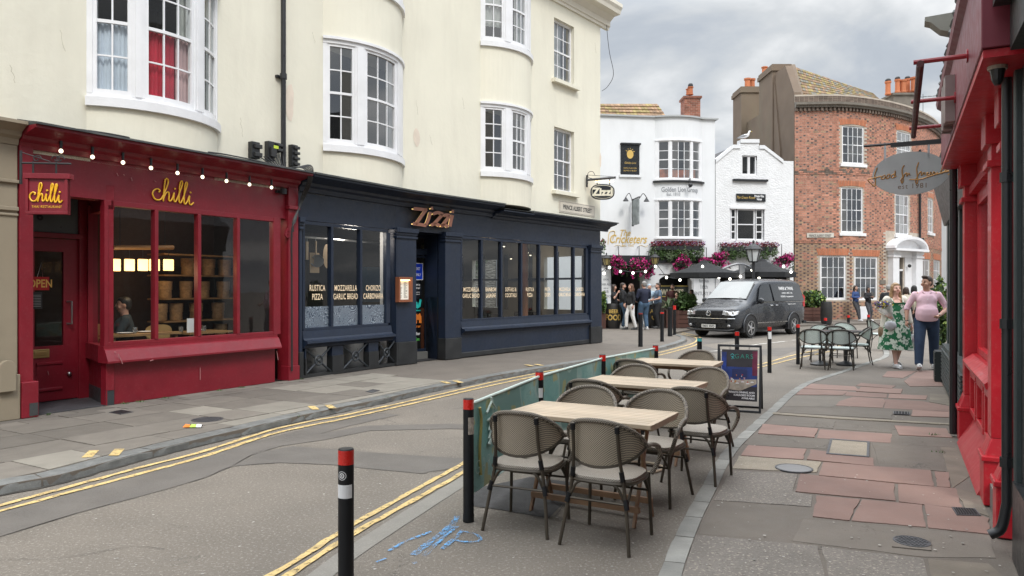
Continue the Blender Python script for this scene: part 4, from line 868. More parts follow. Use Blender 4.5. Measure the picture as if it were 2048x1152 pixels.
m.build('printed_lines',mat('brown menu print',(.2,.17,.13),.7),mc)
m=MB(); pbox(m,P,a_+.05,b_-.05,z1-.07,z1-.055,.09,.12); m.build('strip_light',mat('warm strip light',(1,.62,.3),.5,emit=4,bump=0),mc)
# window lettering
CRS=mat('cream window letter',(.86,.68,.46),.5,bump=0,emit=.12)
def wtxt(l1,l2,a,b,zt,size,name):
    t=emp('window_lettering',tuple(P((a+b)/2,zt)),0,name,'window lettering')
    for k,s in enumerate((l1,l2)):
        v,f=textgeo(s,size,0,'CENTER',0,.0012,1.08); w=max(x[0] for x in v)-min(x[0] for x in v); xs=min((b-a-.09)/w,.60)
        mb=MB(); mb.add([P((a+b)/2+x*xs,zt-k*size*1.05+y,-.025+z) for x,y,z in v],f); mb.build('lettering',CRS,t)
z=1.60
for (x,y),l1,l2,nm in zip(zip(u1s,u1s[1:]),('RUSTICA','MOZZARELLA','CHORIZO'),('PIZZA','GARLIC BREAD','CARBONARA'),('rustica pizza lettering on the navy window nearest the crimson shop','mozzarella garlic bread lettering in middle pane of the smaller navy window','chorizo carbonara lettering on pane beside the menu case')): wtxt(l1,l2,x,y,1.60,.15,nm)
for (x,y),l1,l2,nm in zip(zip(u2s,u2s[1:]),('MOZZARELLA','RAINBOW','SOFTAILS &','RUSTICA','PASTA','MOZZARELLA','CHORIZO'),('GARLIC BREAD','LASAGNE','COCKTAILS','PIZZA','CRISPS','GARLIC BREAD','CARBONARA'),('mozzarella garlic bread lettering on first pane right of the navy door','rainbow lasagne lettering in the long navy window','softails and cocktails lettering in the long navy window','rustica pizza lettering behind which an orange column stands','pasta crisps lettering in the long navy window','mozzarella garlic bread lettering on second last pane of long window','chorizo carbonara lettering on last pane by the corner')): wtxt(l1,l2,x,y,1.57,.135,nm)
# patterned film
def film():
    m,N,L,b=nt_new('patterned window film'); tc=N.new('ShaderNodeTexCoord').outputs['Object']
    v=N.new('ShaderNodeTexVoronoi'); L.new(tc,v.inputs['Vector']); v.inputs['Scale'].default_value=3.2
    w=mth(N,L,'SINE',mth(N,L,'MULTIPLY',v.outputs['Distance'],95.0)); n=noi(N,L,tc,5,2)
    w2=mth(N,L,'SINE',mth(N,L,'MULTIPLY',n,120.0)); g=step(N,L,noi(N,L,tc,3,1),.48,.5)
    f=mth(N,L,'ADD',mth(N,L,'MULTIPLY',w,g),mth(N,L,'MULTIPLY',w2,mth(N,L,'SUBTRACT',1.0,g)))
    L.new(mixc(N,L,step(N,L,f,.35,.6),(.07,.09,.14),(.46,.50,.58)),b.inputs['Base Color']); b.inputs['Roughness'].default_value=.6; return m
FILM=film()
for x,y in zip(u1s,u1s[1:]): m=MB(); m.quad(P(x,W0+.03,-.06),P(y,W0+.03,-.06),P(y,1.32,-.06),P(x,1.32,-.06)); m.build('window_film',FILM,zi)
# Zizzi raised letters
zl=emp('raised_copper_sign',tuple(P(U(868,.1),Z(868,440,.1),.1)),0,'large raised copper script sign over the navy shop door','sign')
SG=mat('coppery sign face',(.30,.13,.085),.4,.4,bump=.05); LIT=mat('lit gold edge',(.9,.6,.22),.4,emit=.5,bump=0)
def zig(px,py,d): return P(U(px,d),Z(px,py,d),d)
def bar(pts,m_,w,name,d0,d1):
    mb=MB(); s=spline([(x,y,0) for x,y in pts],4) if len(pts)>2 else [Vector((*p,0)) for p in pts]; L=[];Rr=[]
    for i,q in enumerate(s):
        t=(s[min(i+1,len(s)-1)]-s[max(i-1,0)]).normalized(); n=Vector((-t.y,t.x,0)); L.append(q+n*w/2); Rr.append(q-n*w/2)
    poly=[(q.x,q.y) for q in L]+[(q.x,q.y) for q in Rr[::-1]]; k=len(poly)
    vs=[zig(x,y,d0) for x,y in poly]+[zig(x,y,d1) for x,y in poly]
    mb.add(vs,[tuple(range(k)),tuple(range(2*k-1,k-1,-1))]+[(i,(i+1)%k,k+(i+1)%k,k+i) for i in range(k)]); return mb.build(name,m_,zl)
LT=[[(827,417),(854,420)],[(853,418),(831,449)],[(826,447),(853,451)],[(861,424),(857,438),(852,450)],[(866,428),(876,425),(886,429)],[(885,429),(866,450)],[(862,450),(872,448),(880,452)],[(887,431),(893,430),(900,431)],[(900,431),(883,453)],[(882,452),(890,450),(896,454)],[(905,430),(902,442),(900,453)],[(862,417),(866,416)],[(903,423),(908,423)]]
for p in LT: bar(p,SG,6.5,'letter_stroke',.06,.15)
for p in LT: bar([(x-3.6,y+1) for x,y in p],LIT,2.2,'letter_edge',.08,.12)
# street name plate and swing sign
sn=emp('street_name_plate',tuple(P(U(1154),3.9,.01)),0,'cream street name plate reading prince albert street on the cream wall','street sign')
a_,b_=U(1119,.02),U(1190,.02); z1,z0=Z(1119,400,.02),Z(1119,424,.02)
FR=mat('grey enamel line',(.22,.2,.18),.5)
m=MB(); pbox(m,P,a_,b_,z0,z1,0,.015); m.build('plate',mat('cream enamel plate',(.66,.60,.50),.45,bump=.03,stain=.2),sn)
m=MB(); 
for q in ((a_+.03,b_-.03,z0+.02,z0+.03),(a_+.03,b_-.03,z1-.03,z1-.02),(a_+.03,a_+.04,z0+.03,z1-.03),(b_-.04,b_-.03,z0+.03,z1-.03)): pbox(m,P,*q,.015,.017)
m.build('border_line',FR,sn)
lettering('lettering','PRINCE ALBERT STREET',P,(a_+b_)/2,z0+(z1-z0)*.32,.018,(z1-z0)*.52,BLACK,sn,xs=(b_-a_-.14)/((z1-z0)*.52*12.2),bold=.004)
hz=emp('hanging_oval_sign',tuple(P(U(1205),3.9,.5)),0,'black oval hanging restaurant sign with cream lettering on lit iron bracket','hanging sign')
c=at(1205,384,P(UC,0,.5).y-.4); r1=24/FL*c.y; r2=15.5/FL*c.y
OP=plane_P(c,(1,0,0),(0,0,1),(0,-1,0))
def super_oval(a,b,n=28,e=2.7): return [(a*abs(cos(t))**(2/e)*(1 if cos(t)>=0 else -1),b*abs(sin(t))**(2/e)*(1 if sin(t)>=0 else -1)) for t in [2*PI*i/n for i in range(n)]]
def ovalp(a,b,d0,d1,name,m_,par,P_=None):
    P_=P_ or OP; q=super_oval(a,b); k=len(q); mb=MB(); mb.add([P_(x,y,d0) for x,y in q]+[P_(x,y,d1) for x,y in q],[tuple(range(k))[::-1],tuple(range(k,2*k))]+[(i,(i+1)%k,k+(i+1)%k,k+i) for i in range(k)]); return mb.build(name,m_,par)
CRM2=mat('cream sign paint',(.75,.7,.55),.5)
ovalp(r1,r2,-.04,.03,'board',mat('black sign board',(.012,.014,.02),.4),hz); ovalp(r1*.9,r2*.86,.03,.034,'border_ring',CRM2,hz); ovalp(r1*.86,r2*.8,.034,.038,'face',mat('black sign board',(.012,.014,.02),.4),hz)
lettering('lettering','Zizzi',OP,0,-.10,.042,.30,CRM2,hz,bold=.014,xs=.98)
m=MB(); q=[OP(x,y) for x,y in ((-.55,.62),(-.55,.1))]; yb=r2+.12
m.tube([OP(-r1-.1,yb+.13,0),OP(-r1-.1,yb-.2,0)],.03,6); m.tube([OP(-r1-.1,yb,0),OP(r1*1.1,yb+.07,0)],.035,6); [m.tube([OP(x,r2*.9,0),OP(x,yb+.02,0)],.014,6) for x in (-.15,.2)]; m.tube([OP(-r1-.1,yb+.14,0),OP(r1,yb+.09,0)],.006,4); m.tube(spline([OP(-r1+.02+.1*cos(t),yb+.14+.1*sin(t),0) for t in (0,1,2,3,4,5)],4),.008,5)
m.build('bracket',IRON,hz)
m=MB(); pbox(m,OP,-r1*.6,r1*.9,yb-.06,yb-.035,-.03,.03); m.build('strip_light',mat('warm strip light',(1,.62,.3),.5,emit=4),hz)
# ---------- rooms
def room(name,poly,z0,z1,m_,skip=()):
    mb=MB(); n=len(poly)
    for i in range(n):
        if i in skip: continue
        a,b=poly[i],poly[(i+1)%n]; mb.quad((a[0],a[1],z0),(b[0],b[1],z0),(b[0],b[1],z1),(a[0],a[1],z1))
    mb.add([(x,y,z0+.002) for x,y in poly],[tuple(range(n))]); mb.add([(x,y,z1) for x,y in poly],[tuple(range(n))]); return mb.build(name,m_)
def xy(p): return (p.x,p.y)
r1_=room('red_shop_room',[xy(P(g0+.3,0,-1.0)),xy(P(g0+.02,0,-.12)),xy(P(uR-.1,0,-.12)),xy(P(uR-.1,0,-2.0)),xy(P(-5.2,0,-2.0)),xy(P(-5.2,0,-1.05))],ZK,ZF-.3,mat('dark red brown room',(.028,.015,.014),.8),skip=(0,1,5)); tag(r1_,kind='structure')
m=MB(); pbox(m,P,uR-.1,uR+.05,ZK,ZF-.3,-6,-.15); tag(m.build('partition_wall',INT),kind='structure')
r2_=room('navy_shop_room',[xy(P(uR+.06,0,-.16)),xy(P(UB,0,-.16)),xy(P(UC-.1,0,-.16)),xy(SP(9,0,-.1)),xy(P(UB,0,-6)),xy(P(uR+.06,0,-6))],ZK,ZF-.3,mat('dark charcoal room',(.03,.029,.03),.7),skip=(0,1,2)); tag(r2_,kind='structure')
WOOD=mat('warm wood',(.30,.17,.07),.5,var=.2,vs=6,bump=.1); BAM=mat('woven bamboo',(.38,.24,.12),.7,var=.3,vs=25,bump=.8,bs=70,orand=.15)
# pendant lamps (lit)
LMP=mat('lit paper lamp shade',(1,.52,.18),.6,emit=2.6,bump=.3,bs=8)
for k,x in enumerate((231,259,286,309,337)):
    d=-1.1; u=U(x,d); zc=Z(x,530,d); t=emp('pendant_lamp',tuple(P(u,zc,d)),0,'lit square paper pendant lamp inside red shop, '+('leftmost of five','second of five','middle of five','fourth of five, by the mullion','rightmost of five')[k],'lamp','square pendant lamps in the red shop')
    m=MB(); hw=(U(x+9.5,d)-U(x-9.5,d))/2; pbox(m,P,u-hw,u+hw,zc-.09,zc+.09,d-.02,d+.02); m.build('lamp_shade',LMP,t,bev=.01)
    m=MB(); m.tube([P(u,zc+.09,d),P(u,Z(x,494,d),d)],.005,4); m.build('cord',BLACK,t)
t=emp('lamp_rail',tuple(P(U(285,-1.1),2.4,-1.1)),0,'long wooden rail carrying the five square pendant lamps','lamp rail')
m=MB(); d=-1.1; m.tube([P(U(226,d),Z(226,495,d),d),P(U(346,d),Z(346,495,d),d)],.035,8); m.build('rail',WOOD,t)
m=MB(); [m.tube([P(U(x,d),Z(x,495,d),d),P(U(x,d),ZF-.3,d)],.008,4) for x in (240,330)]; m.build('cord',BLACK,t)
# shelves with baskets
sh=emp('basket_shelf',tuple(P(U(400,-1.5),ZK,-1.5)),0,'wall shelving holding woven baskets behind the red shop window','shelf')
d=-1.5
for y in (512,552,597,640): m=MB(); z=Z(400,y,d); pbox(m,P,U(313,d),U(460,d),z-.012,z+.012,d-.25,d+.2); m.build('shelf_board',WOOD,sh)
names=[]
for r_,(y,xs) in enumerate(((542,(376,416,449)),(590,(330,372,406,446)),(632,(320,352,392,436)),(676,(392,441)))):
    for c,x in enumerate(xs):
        u=U(x,d); zb_=Z(400,(552,597,640,684)[r_],d)+.012; t=emp('woven_basket',tuple(P(u,zb_,d)),0,'lidded woven bamboo basket in red shop, '+('top','second','third','bottom')[r_]+' row, '+('first','second','third','fourth')[c]+' from left','basket','woven baskets on the shelves')
        m=MB(); s=random.uniform(.76,.88); m.lathe([(.11*s,0),(.125*s,.02),(.12*s,.13),(.125*s,.14)],14,M=Matrix.Translation(P(u,zb_,d))); m.build('basket',BAM,t,smooth=True)
        m=MB(); m.lathe([(.132*s,.141),(.135*s,.27),(.13*s,.285)],14,M=Matrix.Translation(P(u,zb_,d))); m.build('lid',BAM,t,smooth=True)
# tables inside
def cafe_table(u,d,w,dp,z,label,m_=None):
    t=emp('restaurant_table',tuple(P(u,ZK,d)),0,label,'table'); m=MB(); pbox(m,P,u-w/2,u+w/2,z-.03,z,d-dp/2,d+dp/2); m.build('tabletop',m_ or WOOD,t)
    for a in (-1,1):
        for b in (-1,1): m=MB(); pbox(m,P,u+a*(w/2-.06)-.02,u+a*(w/2-.06)+.02,ZK,z-.03,d+b*(dp/2-.06)-.02,d+b*(dp/2-.06)+.02); m.build('leg',m_ or WOOD,t)
    return t
cafe_table(U(272,-.75),-.75,1.1,.6,Z(236,668,-.75),'dark wooden table set with napkins just inside the red shop window')
cafe_table(U(400,-.8),-.8,.8,.6,Z(400,662,-.8),'small table with a glass inside right part of red shop window')
u=U(218,-.6); zt=Z(236,668,-.75)
t=emp('table_menu',tuple(P(u,zt,-.6)),0,'folded white and orange menu standing on table in red shop window','menu')
m=MB(); pbox(m,P,u-.08,u+.06,zt,zt+.24,-.62,-.61); m.build('page',WHS,t); m=MB(); pbox(m,P,u-.05,u+.05,zt+.2,zt+.238,-.609,-.607); m.build('orange_band',ORS,t)
u=U(382,-.6); zt2=Z(400,662,-.8)
m=MB(); pbox(m,P,u-.06,u+.06,zt2,zt2+.22,-.62,-.61); tag(m.build('table_menu',WHS),'plain white menu card standing on the small table in red shop','menu')
BENT=mat('blond bentwood',(.55,.36,.15),.45,bump=.05)
for k,(x,lab) in enumerate(((187,'blond wood chair back left of the seated diner in red shop'),(318,'blond wood chair back right of first thick mullion in red shop'))):
    d=-1.25; u=U(x,d); zc=Z(x,664,d); t=emp('wooden_chair',tuple(P(u,ZK,d)),0,lab,'chair')
    m=MB(); q=super_oval(.23,.12); n=len(q); m.add([P(u+a,zc+b,d) for a,b in q]+[P(u+a,zc+b,d-.02) for a,b in q],[tuple(range(n)),tuple(range(n,2*n))[::-1]]+[(i,(i+1)%n,n+(i+1)%n,n+i) for i in range(n)]); m.build('backrest',BENT,t)
    m=MB(); pbox(m,P,u-.22,u+.22,zc-.42,zc-.38,d-.45,d); m.build('seat',BENT,t)
    for a in (-.18,.18): 
        for b in (0,-.4): m=MB(); m.tube([P(u+a,ZK,d+b-.02),P(u+a,zc-.05 if b==0 else zc-.42,d+b-.02)],.016,6); m.build('leg',BENT,t)
# navy shop interior
RST=mat('terracotta column',(.52,.17,.06),.55,bump=.05)
d=-1.3; m=MB(); u=U(1050,d); m.tube([P(u,ZK,d),P(u,ZF-.3,d)],.085,14); tag(m.build('terracotta_column',RST,smooth=True),'slim orange column inside the long navy window','column')
m=MB(); d=-.7; m.tube([P(U(606,d),Z(606,474,d),d),P(U(764,d),Z(764,487,d),d)],.022,8); rl=tag(m.build('utensil_rail',STEEL,smooth=True),'steel utensil rail across the first navy window','rail')
BRD=mat('pale wood board',(.42,.30,.18),.6,bump=.1)
def hang(px,kind,lab,name,cat):
    d=-.68; u=U(px,d); zr=Z(px,474+(px-606)*.08,d); t=emp(name,tuple(P(u,zr,d)),0,lab,cat)
    m=MB()
    if kind=='board': pbox(m,P,u-.03,u+.03,zr-.42,zr-.08,d-.01,d+.01); m.build('board',BRD,t)
    elif kind=='pan':
        pbox(m,P,u-.13,u+.11,zr-.66,zr-.28,d-.03,d-.012); m.build('board',BRD,t)
        m=MB(); Mx=Matrix.Translation(P(u+.02,zr-.45,d+.05))@Matrix.Rotation(R(80),4,'X'); m.lathe([(.001,0),(.105,0),(.125,.07),(.12,.07),(.1,.01),(.001,.01)],20,M=Mx,cap=False); m.build('pan',STEEL,t,smooth=True)
        m=MB(); pbox(m,P,u-.015,u+.015,zr-.36,zr-.06,d,d+.02); m.build('pan_handle',BRD,t)
    else:
        q=[(.12*cos(a),.24*sin(a)) for a in [2*PI*i/20 for i in range(20)]]
        for k in (0,.05): m=MB(); m.add([P(u+x+k,zr-.33+y,d-k) for x,y in q],[tuple(range(20))]); m.build('board',BRD,t)
    m=MB(); m.tube([P(u,zr,d),P(u,zr-.1,d)],.006,4); m.build('hook',STEEL,t)
hang(614,'board','narrow wooden paddle hanging from rail in navy window','hanging_board','chopping board'); hang(631,'pan','steel pan with wooden board hanging from rail in navy window','hanging_pan','pan'); hang(655,'oval','round wooden boards hanging from rail in navy window','hanging_boards','chopping boards')
m=MB(); d=-1.0; pbox(m,P,U(735,d),U(764,d),1.35,2.1,d-.2,d); tag(m.build('kitchen_machine',mat('dark blue appliance',(.02,.05,.08),.4)),'dark upright kitchen machine seen in third pane of the navy window','appliance')
m=MB(); pbox(m,P,w10+.1,w11,ZK,1.25,-1.5,-.4); tag(m.build('kitchen_counter',STEEL),'steel kitchen counter behind the first navy window','counter')
m=MB(); pbox(m,P,U(770,-.3),U(790,-.3)+.2,ZK,2.8,-.45,-.25); tag(m.build('white_tiled_pier',WHITEP),'white pier inside right edge of first navy window','pier')
CHG=mat('dark interior chair',(.06,.045,.035),.5)
rr=random.Random(5)
for k,(x,d,lab) in enumerate(((940,-1.6,'dark dining table seen through the first long window pane'),(1010,-1.7,'dark dining table behind softails lettering'),(1095,-2.2,'dark dining table right of the orange column'),(1150,-1.8,'dark dining table near the corner pane'))):
    cafe_table(U(x,d),d,.8,.8,.82,lab,WOOD)
    for s in (-1,1):
        u=U(x,d)+s*.75; t=emp('dining_chair',tuple(P(u,ZK,d)),0,('dark dining chair left of ' if s<0 else 'dark dining chair right of ')+lab[5:],'chair'); m=MB(); pbox(m,P,u-.2,u+.2,.5,.55,d-.2,d+.2); m.build('seat',CHG,t)
        m=MB(); pbox(m,P,u+s*.18,u+s*.21,.6,.95,d-.2,d+.2); m.build('backrest',CHG,t)
        for a in (-.18,.18):
            for b in (-.18,.18): m=MB(); m.tube([P(u+a,ZK,d+b),P(u+a,.5,d+b)],.014,5); m.build('leg',CHG,t)
for k,(x,y,d) in enumerate(((1008,487,-2.2),(1091,505,-2.5),(1104,500,-2.6),(1022,512,-3))):
    u=U(x,d); z=Z(x,y,d); t=emp('glass_pendant',tuple(P(u,z,d)),0,'lit pendant bulb deep inside the long navy window, '+('leftmost','third','rightmost','second')[k],'lamp','pendant bulbs in the navy shop'); m=MB(); m.lathe([(.09,-.08),(.05,.03),(.02,.06)],12,M=Matrix.Translation(P(u,z,d)),cap=False); m.build('lamp_shade',CHG,t,smooth=True); m=MB(); m.ell(P(u,z-.07,d),(.035,.035,.04),8,6); m.build('bulb',BULB,t)
    m=MB(); m.tube([P(u,z+.06,d),P(u,ZF-.3,d)],.005,4); m.build('cord',BLACK,t)
# side window bars toward the lane
m=MB()
for k in range(6): pbox(m,SP,.5+k*1.19,.58+k*1.19,.95,2.75,-.1,.0)
pbox(m,SP,.5,6.5,1.9,1.96,-.1,0); m.build('side_window_frame',NAV,zi)
def plamp(name,p,w,c,r=.15):
    l=bpy.data.lights.new(name,'POINT'); l.energy=w; l.color=c; l.shadow_soft_size=r; o=bpy.data.objects.new(name,l); col.link(o); o.location=p; return o
plamp('pendant_fill',P(U(285,-.8),1.85,-.8),5,(1,.72,.42)); plamp('pendant_fill',P(U(400,-.8),2.95,-.8),8,(1,.8,.6))  # added fill lights; the first sits near the lit pendants, the other apart
plamp('kitchen_fill',P(U(700,-.5),2.7,-.5),18,(1,.9,.8)); plamp('restaurant_fill',P(U(1040,-2.2),2.6,-2.2),7,(1,.75,.5)); plamp('restaurant_fill',P(U(960,-1.8),2.6,-1.5),5,(1,.75,.5))  # added fill lights to brighten the navy shop; the kitchen has no lamp

GLS=glassmat('drinking glass',(.8,.85,.85),2.5,.15)
def glassware(px,d,z,label):
    u=U(px,d); t=emp('drinking_glass',tuple(P(u,z,d)),0,label,'glass','glasses on the window tables'); m=MB(); m.lathe([(.028,.0),(.034,.09),(.031,.09),(.026,.008)],12,M=Matrix.Translation(P(u,z+.002,d)),cap=False); m.build('tumbler',GLS,t,smooth=True)
    m=MB(); m.lathe([(.001,.006),(.027,.006)],12,M=Matrix.Translation(P(u,z+.002,d)),cap=False); m.build('base',GLS,t)
za_=Z(236,668,-.75); zb_=Z(400,662,-.8)
glassware(270,-.65,za_,'short water glass on the long table in front of the seated diner'); glassware(362,-.7,zb_,'short water glass left of the plain white menu card'); glassware(408,-.7,zb_,'short water glass right of the plain white menu card')
for px,d,z,lab in ((250,-.7,za_,'white plate on the long table near the seated diner'),(292,-.75,za_,'white plate at the right end of the long table in red shop'),(394,-.9,zb_,'white plate on the small table in red shop window')):
    u=U(px,d); t=emp('plate',tuple(P(u,z,d)),0,lab,'plate','plates on the window tables'); m=MB(); m.lathe([(.001,.004),(.07,.006),(.11,.018),(.105,.012),(.06,.0)],18,M=Matrix.Translation(P(u,z+.001,d)),cap=False); m.build('dish',WHS,t,smooth=True)
# ================= far side: white pub, gabled white house, round brick house
WST=mat('white pub stucco',(.74,.75,.76),.8,var=.03,vs=.8,bump=.2,bs=9,stain=.28,scol=(.52,.52,.52),ss=.9,ssc=(1,1,.4))
FLT=mat('white painted flint',(.74,.745,.75),.75,var=.05,vs=4,bump=.1,bs=9,stain=.2,scol=(.55,.54,.53),ss=1.2)
def flintbump(m,sc=9.,st=.9,dist=.06):
    N,L=m.node_tree.nodes,m.node_tree.links; tc=N.new('ShaderNodeTexCoord').outputs['Object']; v=N.new('ShaderNodeTexVoronoi'); v.inputs['Scale'].default_value=sc; mp=N.new('ShaderNodeMapping'); mp.inputs['Scale'].default_value=(1,1,1.7); L.new(tc,mp.inputs[0]); L.new(mp.outputs[0],v.inputs['Vector'])
    bp=N.new('ShaderNodeBump'); bp.inputs['Strength'].default_value=st; bp.inputs['Distance'].default_value=dist; bp.invert=True; L.new(v.outputs['Distance'],bp.inputs['Height']); L.new(bp.outputs[0],N['Principled BSDF'].inputs['Normal']); return v
flintbump(FLT,11,.45,.03)
BF=Fac([(-.5,31.35),(3.8,32),(9.0,32.8),(12.75,33.38)],0); P=BF.P; U=BF.U; Z=BF.Z
zz=lambda px,py,d=0: Z(px,py,d)
pub=emp('white_pub',tuple(P(U(1300),0)),0,'white stuccoed corner pub with bowed windows, gold script name and flower boxes','pub')
uP0,uP1=.01,U(1430); top=Z(1430,240)
b=Bow(U(1310),U(1403),.32,P,BF); b.u0v=b.u0
bw=[(Z(1356,358,.2),Z(1356,282,.2)),(Z(1356,475,.2),Z(1356,401,.2))]; bz0=Z(1356,482,.2)
e0,e1=U(1222),U(1287); a0,a1=U(1318),U(1384); zd=Z(1255,530); za=Z(1350,548)
m=MB(); wall(m,P,[0,U(1210),uP1],[0,top],[(e0,e1,-.01,zd),(a0,a1,-.01,za),(b.u0+.04,b.u1-.04,bz0+.02,top-.1)],.5)
q=[P(0,0),P(uP1,0)]; bb=[Vector((q[1].x-1,q[1].y+9,0)),Vector((q[0].x-1,q[0].y+9,0))]
def vq(mb,a,b_,z0,z1): mb.quad((a.x,a.y,z0),(b_.x,b_.y,z0),(b_.x,b_.y,z1),(a.x,a.y,z1))
vq(m,q[1],bb[0],0,top); vq(m,bb[0],bb[1],0,top); vq(m,bb[1],q[0],0,top)
m.add([(v.x,v.y,top-.25) for v in q+bb],[(0,1,2,3)])
# arch spandrel
n=14; ac=(a0+a1)/2; aw=(a1-a0)/2; ah=Z(1350,533)-za
vs=[P(a0,za+ah+.05,-.02),P(a1,za+ah+.05,-.02)]
m.build('wall',WST,pub)
m=MB(); arc_=[(ac-aw*cos(PI*k/n),za-.02+.0) for k in range(n+1)]
m.add([P(ac-aw*cos(PI*k/n),za-.35+.34*sin(PI*k/n),-.05) for k in range(n+1)]+[P(a1,za,-.05),P(a0,za,-.05)],[tuple(range(n+3))]); m.build('arch',WST,pub)
m=MB(); zs_=[bz0]+[v for w_ in bw[::-1] for v in w_]+[top]
for z0,z1 in [(zs_[k],zs_[k+1]) for k in range(0,6,2)]:
    m=MB()
    for j in range(14): m.quad(b.P(j/14,z0),b.P((j+1)/14,z0),b.P((j+1)/14,z1),b.P(j/14,z1))
    if z0==bz0: m.add([b.P(j/14,bz0) for j in range(15)],[tuple(range(15))])
    m.build('bow_wall',WST,pub)
m=MB(); pbox(m,P,-.1,uP1+.12,top,top+.07,-.3,.1); sweep(m,b.P,0,1,[(-.3,top),(.1,top),(.1,top+.07),(-.3,top+.07)],14); m.build('parapet_coping',mat('grey coping',(.4,.41,.41),.7,var=.1),pub)
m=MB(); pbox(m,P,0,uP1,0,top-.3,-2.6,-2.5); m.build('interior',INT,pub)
sP=scaledP(b); L=b.L
for z0,z1 in bw:
    f=MB(); pbox(f,sP,0,L,z0-.07,z0,-.2,.07,12); pbox(f,sP,0,L,z1,z1+.06,-.2,.04,12); 
    for x,y in ((0,.06),(.27,.31),(.71,.75),(.94,1)): pbox(f,sP,x*L,y*L,z0,z1,-.14,.01,1)
    f.build('bow_window_frame',WHITEP,pub)
    for (x,y),c in (((.06,.27),1),((.31,.71),3),((.75,.94),1)): sash(pub,sP,x*L,y*L,z0,z1,c,4,d=-.03,fw=.04,bar=.028,nsub=1,gl=GLASSU)
m=MB(); m.quad(b.P(.08,bw[0][0]+.05,-.2),b.P(.92,bw[0][0]+.05,-.2),b.P(.92,bw[0][0]+.45,-.2),b.P(.08,bw[0][0]+.45,-.2)); m.build('orange_blind',mat('orange printed fabric',(.55,.16,.07),.8,var=.6,vs=4),pub)
m=MB(); sweep(m,b.P,-.03,1.03,[(-.1,bw[0][0]-.16),(.11,bw[0][0]-.16),(.11,bw[0][0]-.09),(-.1,bw[0][0]-.09)],12); m.build('window_sill',BLACK,pub)
# pantile roof, row by row
def tile_roof(name,parent,A,B,C,D,rows,cols,mats,thk=.05,kind_stuff=True,maxobj=0):   # A,B eaves; D,C ridge
    A,B,C,D=map(Vector,(A,B,C,D)); n=(B-A).cross(D-A).normalized(); n=n if n.z>0 else -n; mbs=[MB() for _ in mats]; cnt=0
    for r in range(rows):
        t0,t1=r/rows,(r+1.12)/rows
        for c in range(cols):
            s0,s1=(c+.5*(r%2)*0)/cols,(c+.94)/cols
            p=lambda s,t:(A.lerp(B,s)).lerp(D.lerp(C,s),min(t,1))
            q=[p(s0,t0)+n*thk,p(s1,t0)+n*thk*.9,p(s1,t1)+n*.012,p(s0,t1)+n*.012]; g=[p(s0,t0),p(s1,t0)]
            mi=random.randrange(len(mats)); vs=q+g; fs=[(0,1,2,3),(4,5,1,0)]
            if cnt<maxobj: x=MB(); x.add(vs,fs); x.build('roof_tile',mats[mi],parent)
            else: mbs[mi].add(vs,fs)
            cnt+=1
    for x,mm in zip(mbs,mats):
        if x.v: tag(x.build('roof_tiles',mm,parent),kind='stuff')
    x=MB(); x.add([A,B,C,D],[(0,1,2,3)]); x.build('roof_deck',mats[0],parent)
T1=mat('mossy brown roof tile',(.24,.15,.085),.85,var=.3,vs=5,irand=.25,orand=.25,bump=.2); T2=mat('lichen yellow roof tile',(.23,.175,.07),.9,var=.3,vs=5,irand=.25,orand=.25,bump=.2)
ry=1.2
A=P(U(1205)-1.2,top-.1,-ry*.5); B=P(U(1352),top-.1,-ry*.5); C_=at(1314,208,34.6); D_=at(1150,208,33.7)
tile_roof('roof',pub,A,B,C_,D_,6,26,(T1,T2,T1),.06,maxobj=156)
BRK=mat('red chimney brick',(.21,.085,.055),.85,var=.25,irand=.3,orand=.25,bump=.3); BRKD=mat('dark flared brick',(.06,.04,.04),.7,var=.3,irand=.3,orand=.2,bump=.2); MORT=mat('lime mortar',(.46,.40,.33),.9,var=.15,bump=.3)
POT=mat('terracotta chimney pot',(.52,.17,.07),.75,var=.15,bump=.2,stain=.35,scol=(.2,.1,.07),ss=3,orand=.15)
def brick_box(parent,x0,x1,y0,y1,z0,z1,name='chimney_stack',sides=True):
    m=MB(); m.box((x0+.01,y0+.01,z0),(x1-.01,y1-.01,z1)); ch=m.build(name,MORT,parent); m=MB(); h=.085
    z=z0; r=0
    while z<z1-.02:
        for (ax,fix,a,b_) in (('x',y0,x0,x1),('y',x0,y0,y1)):
            t=a-(.11 if r%2 else 0)
            while t<b_-.01:
                e=min(t+.22,b_); s=max(t,a)
                if ax=='x': m.box((s+.006,fix-.0,z+.006),(e-.006,fix+.05,z+h-.006))
                else: m.box((fix,s+.006,z+.006),(fix+.05,e-.006,z+h-.006))
                t+=.22
        z+=h; r+=1
    tag(m.build('bricks',BRK,ch),kind='stuff'); return ch
x0,x1=at(1369,0,34)[0],at(1401,0,34)[0]; zc=at(0,196,34)[2]
ch=brick_box(pub,x0,x1,34,34.8,top-.2,zc); m=MB(); m.box((x0-.06,33.94,zc),(x1+.06,34.86,zc+.09)); m.build('chimney_cap',BRK,ch)
def pot(parent,px,y0,y1,Y,r=.12,m_=None,cowl=False):
    p=at(px,y1,Y); h=at(px,y0,Y).z-p.z; m=MB(); m.lathe([(r,0),(r*1.02,h*.12),(r*.86,h*.15),(r*.82,h*.85),(r*1.05,h*.88),(r*1.08,h),(r*.8,h),(r*.75,h*.8)],14,M=Matrix.Translation(p),cap=False); o=m.build('chimney_pot',m_ or POT,parent,smooth=True)
    if cowl: m=MB(); m.lathe([(r*.9,h),(r*.9,h+.1),(r*.6,h+.16),(.01,h+.18)],12,M=Matrix.Translation(p)); m.build('cowl',IRON,o)
pot(ch,1381,174,190,34.4,.13,cowl=True); pot(ch,1376,178,190,34.5,.1)
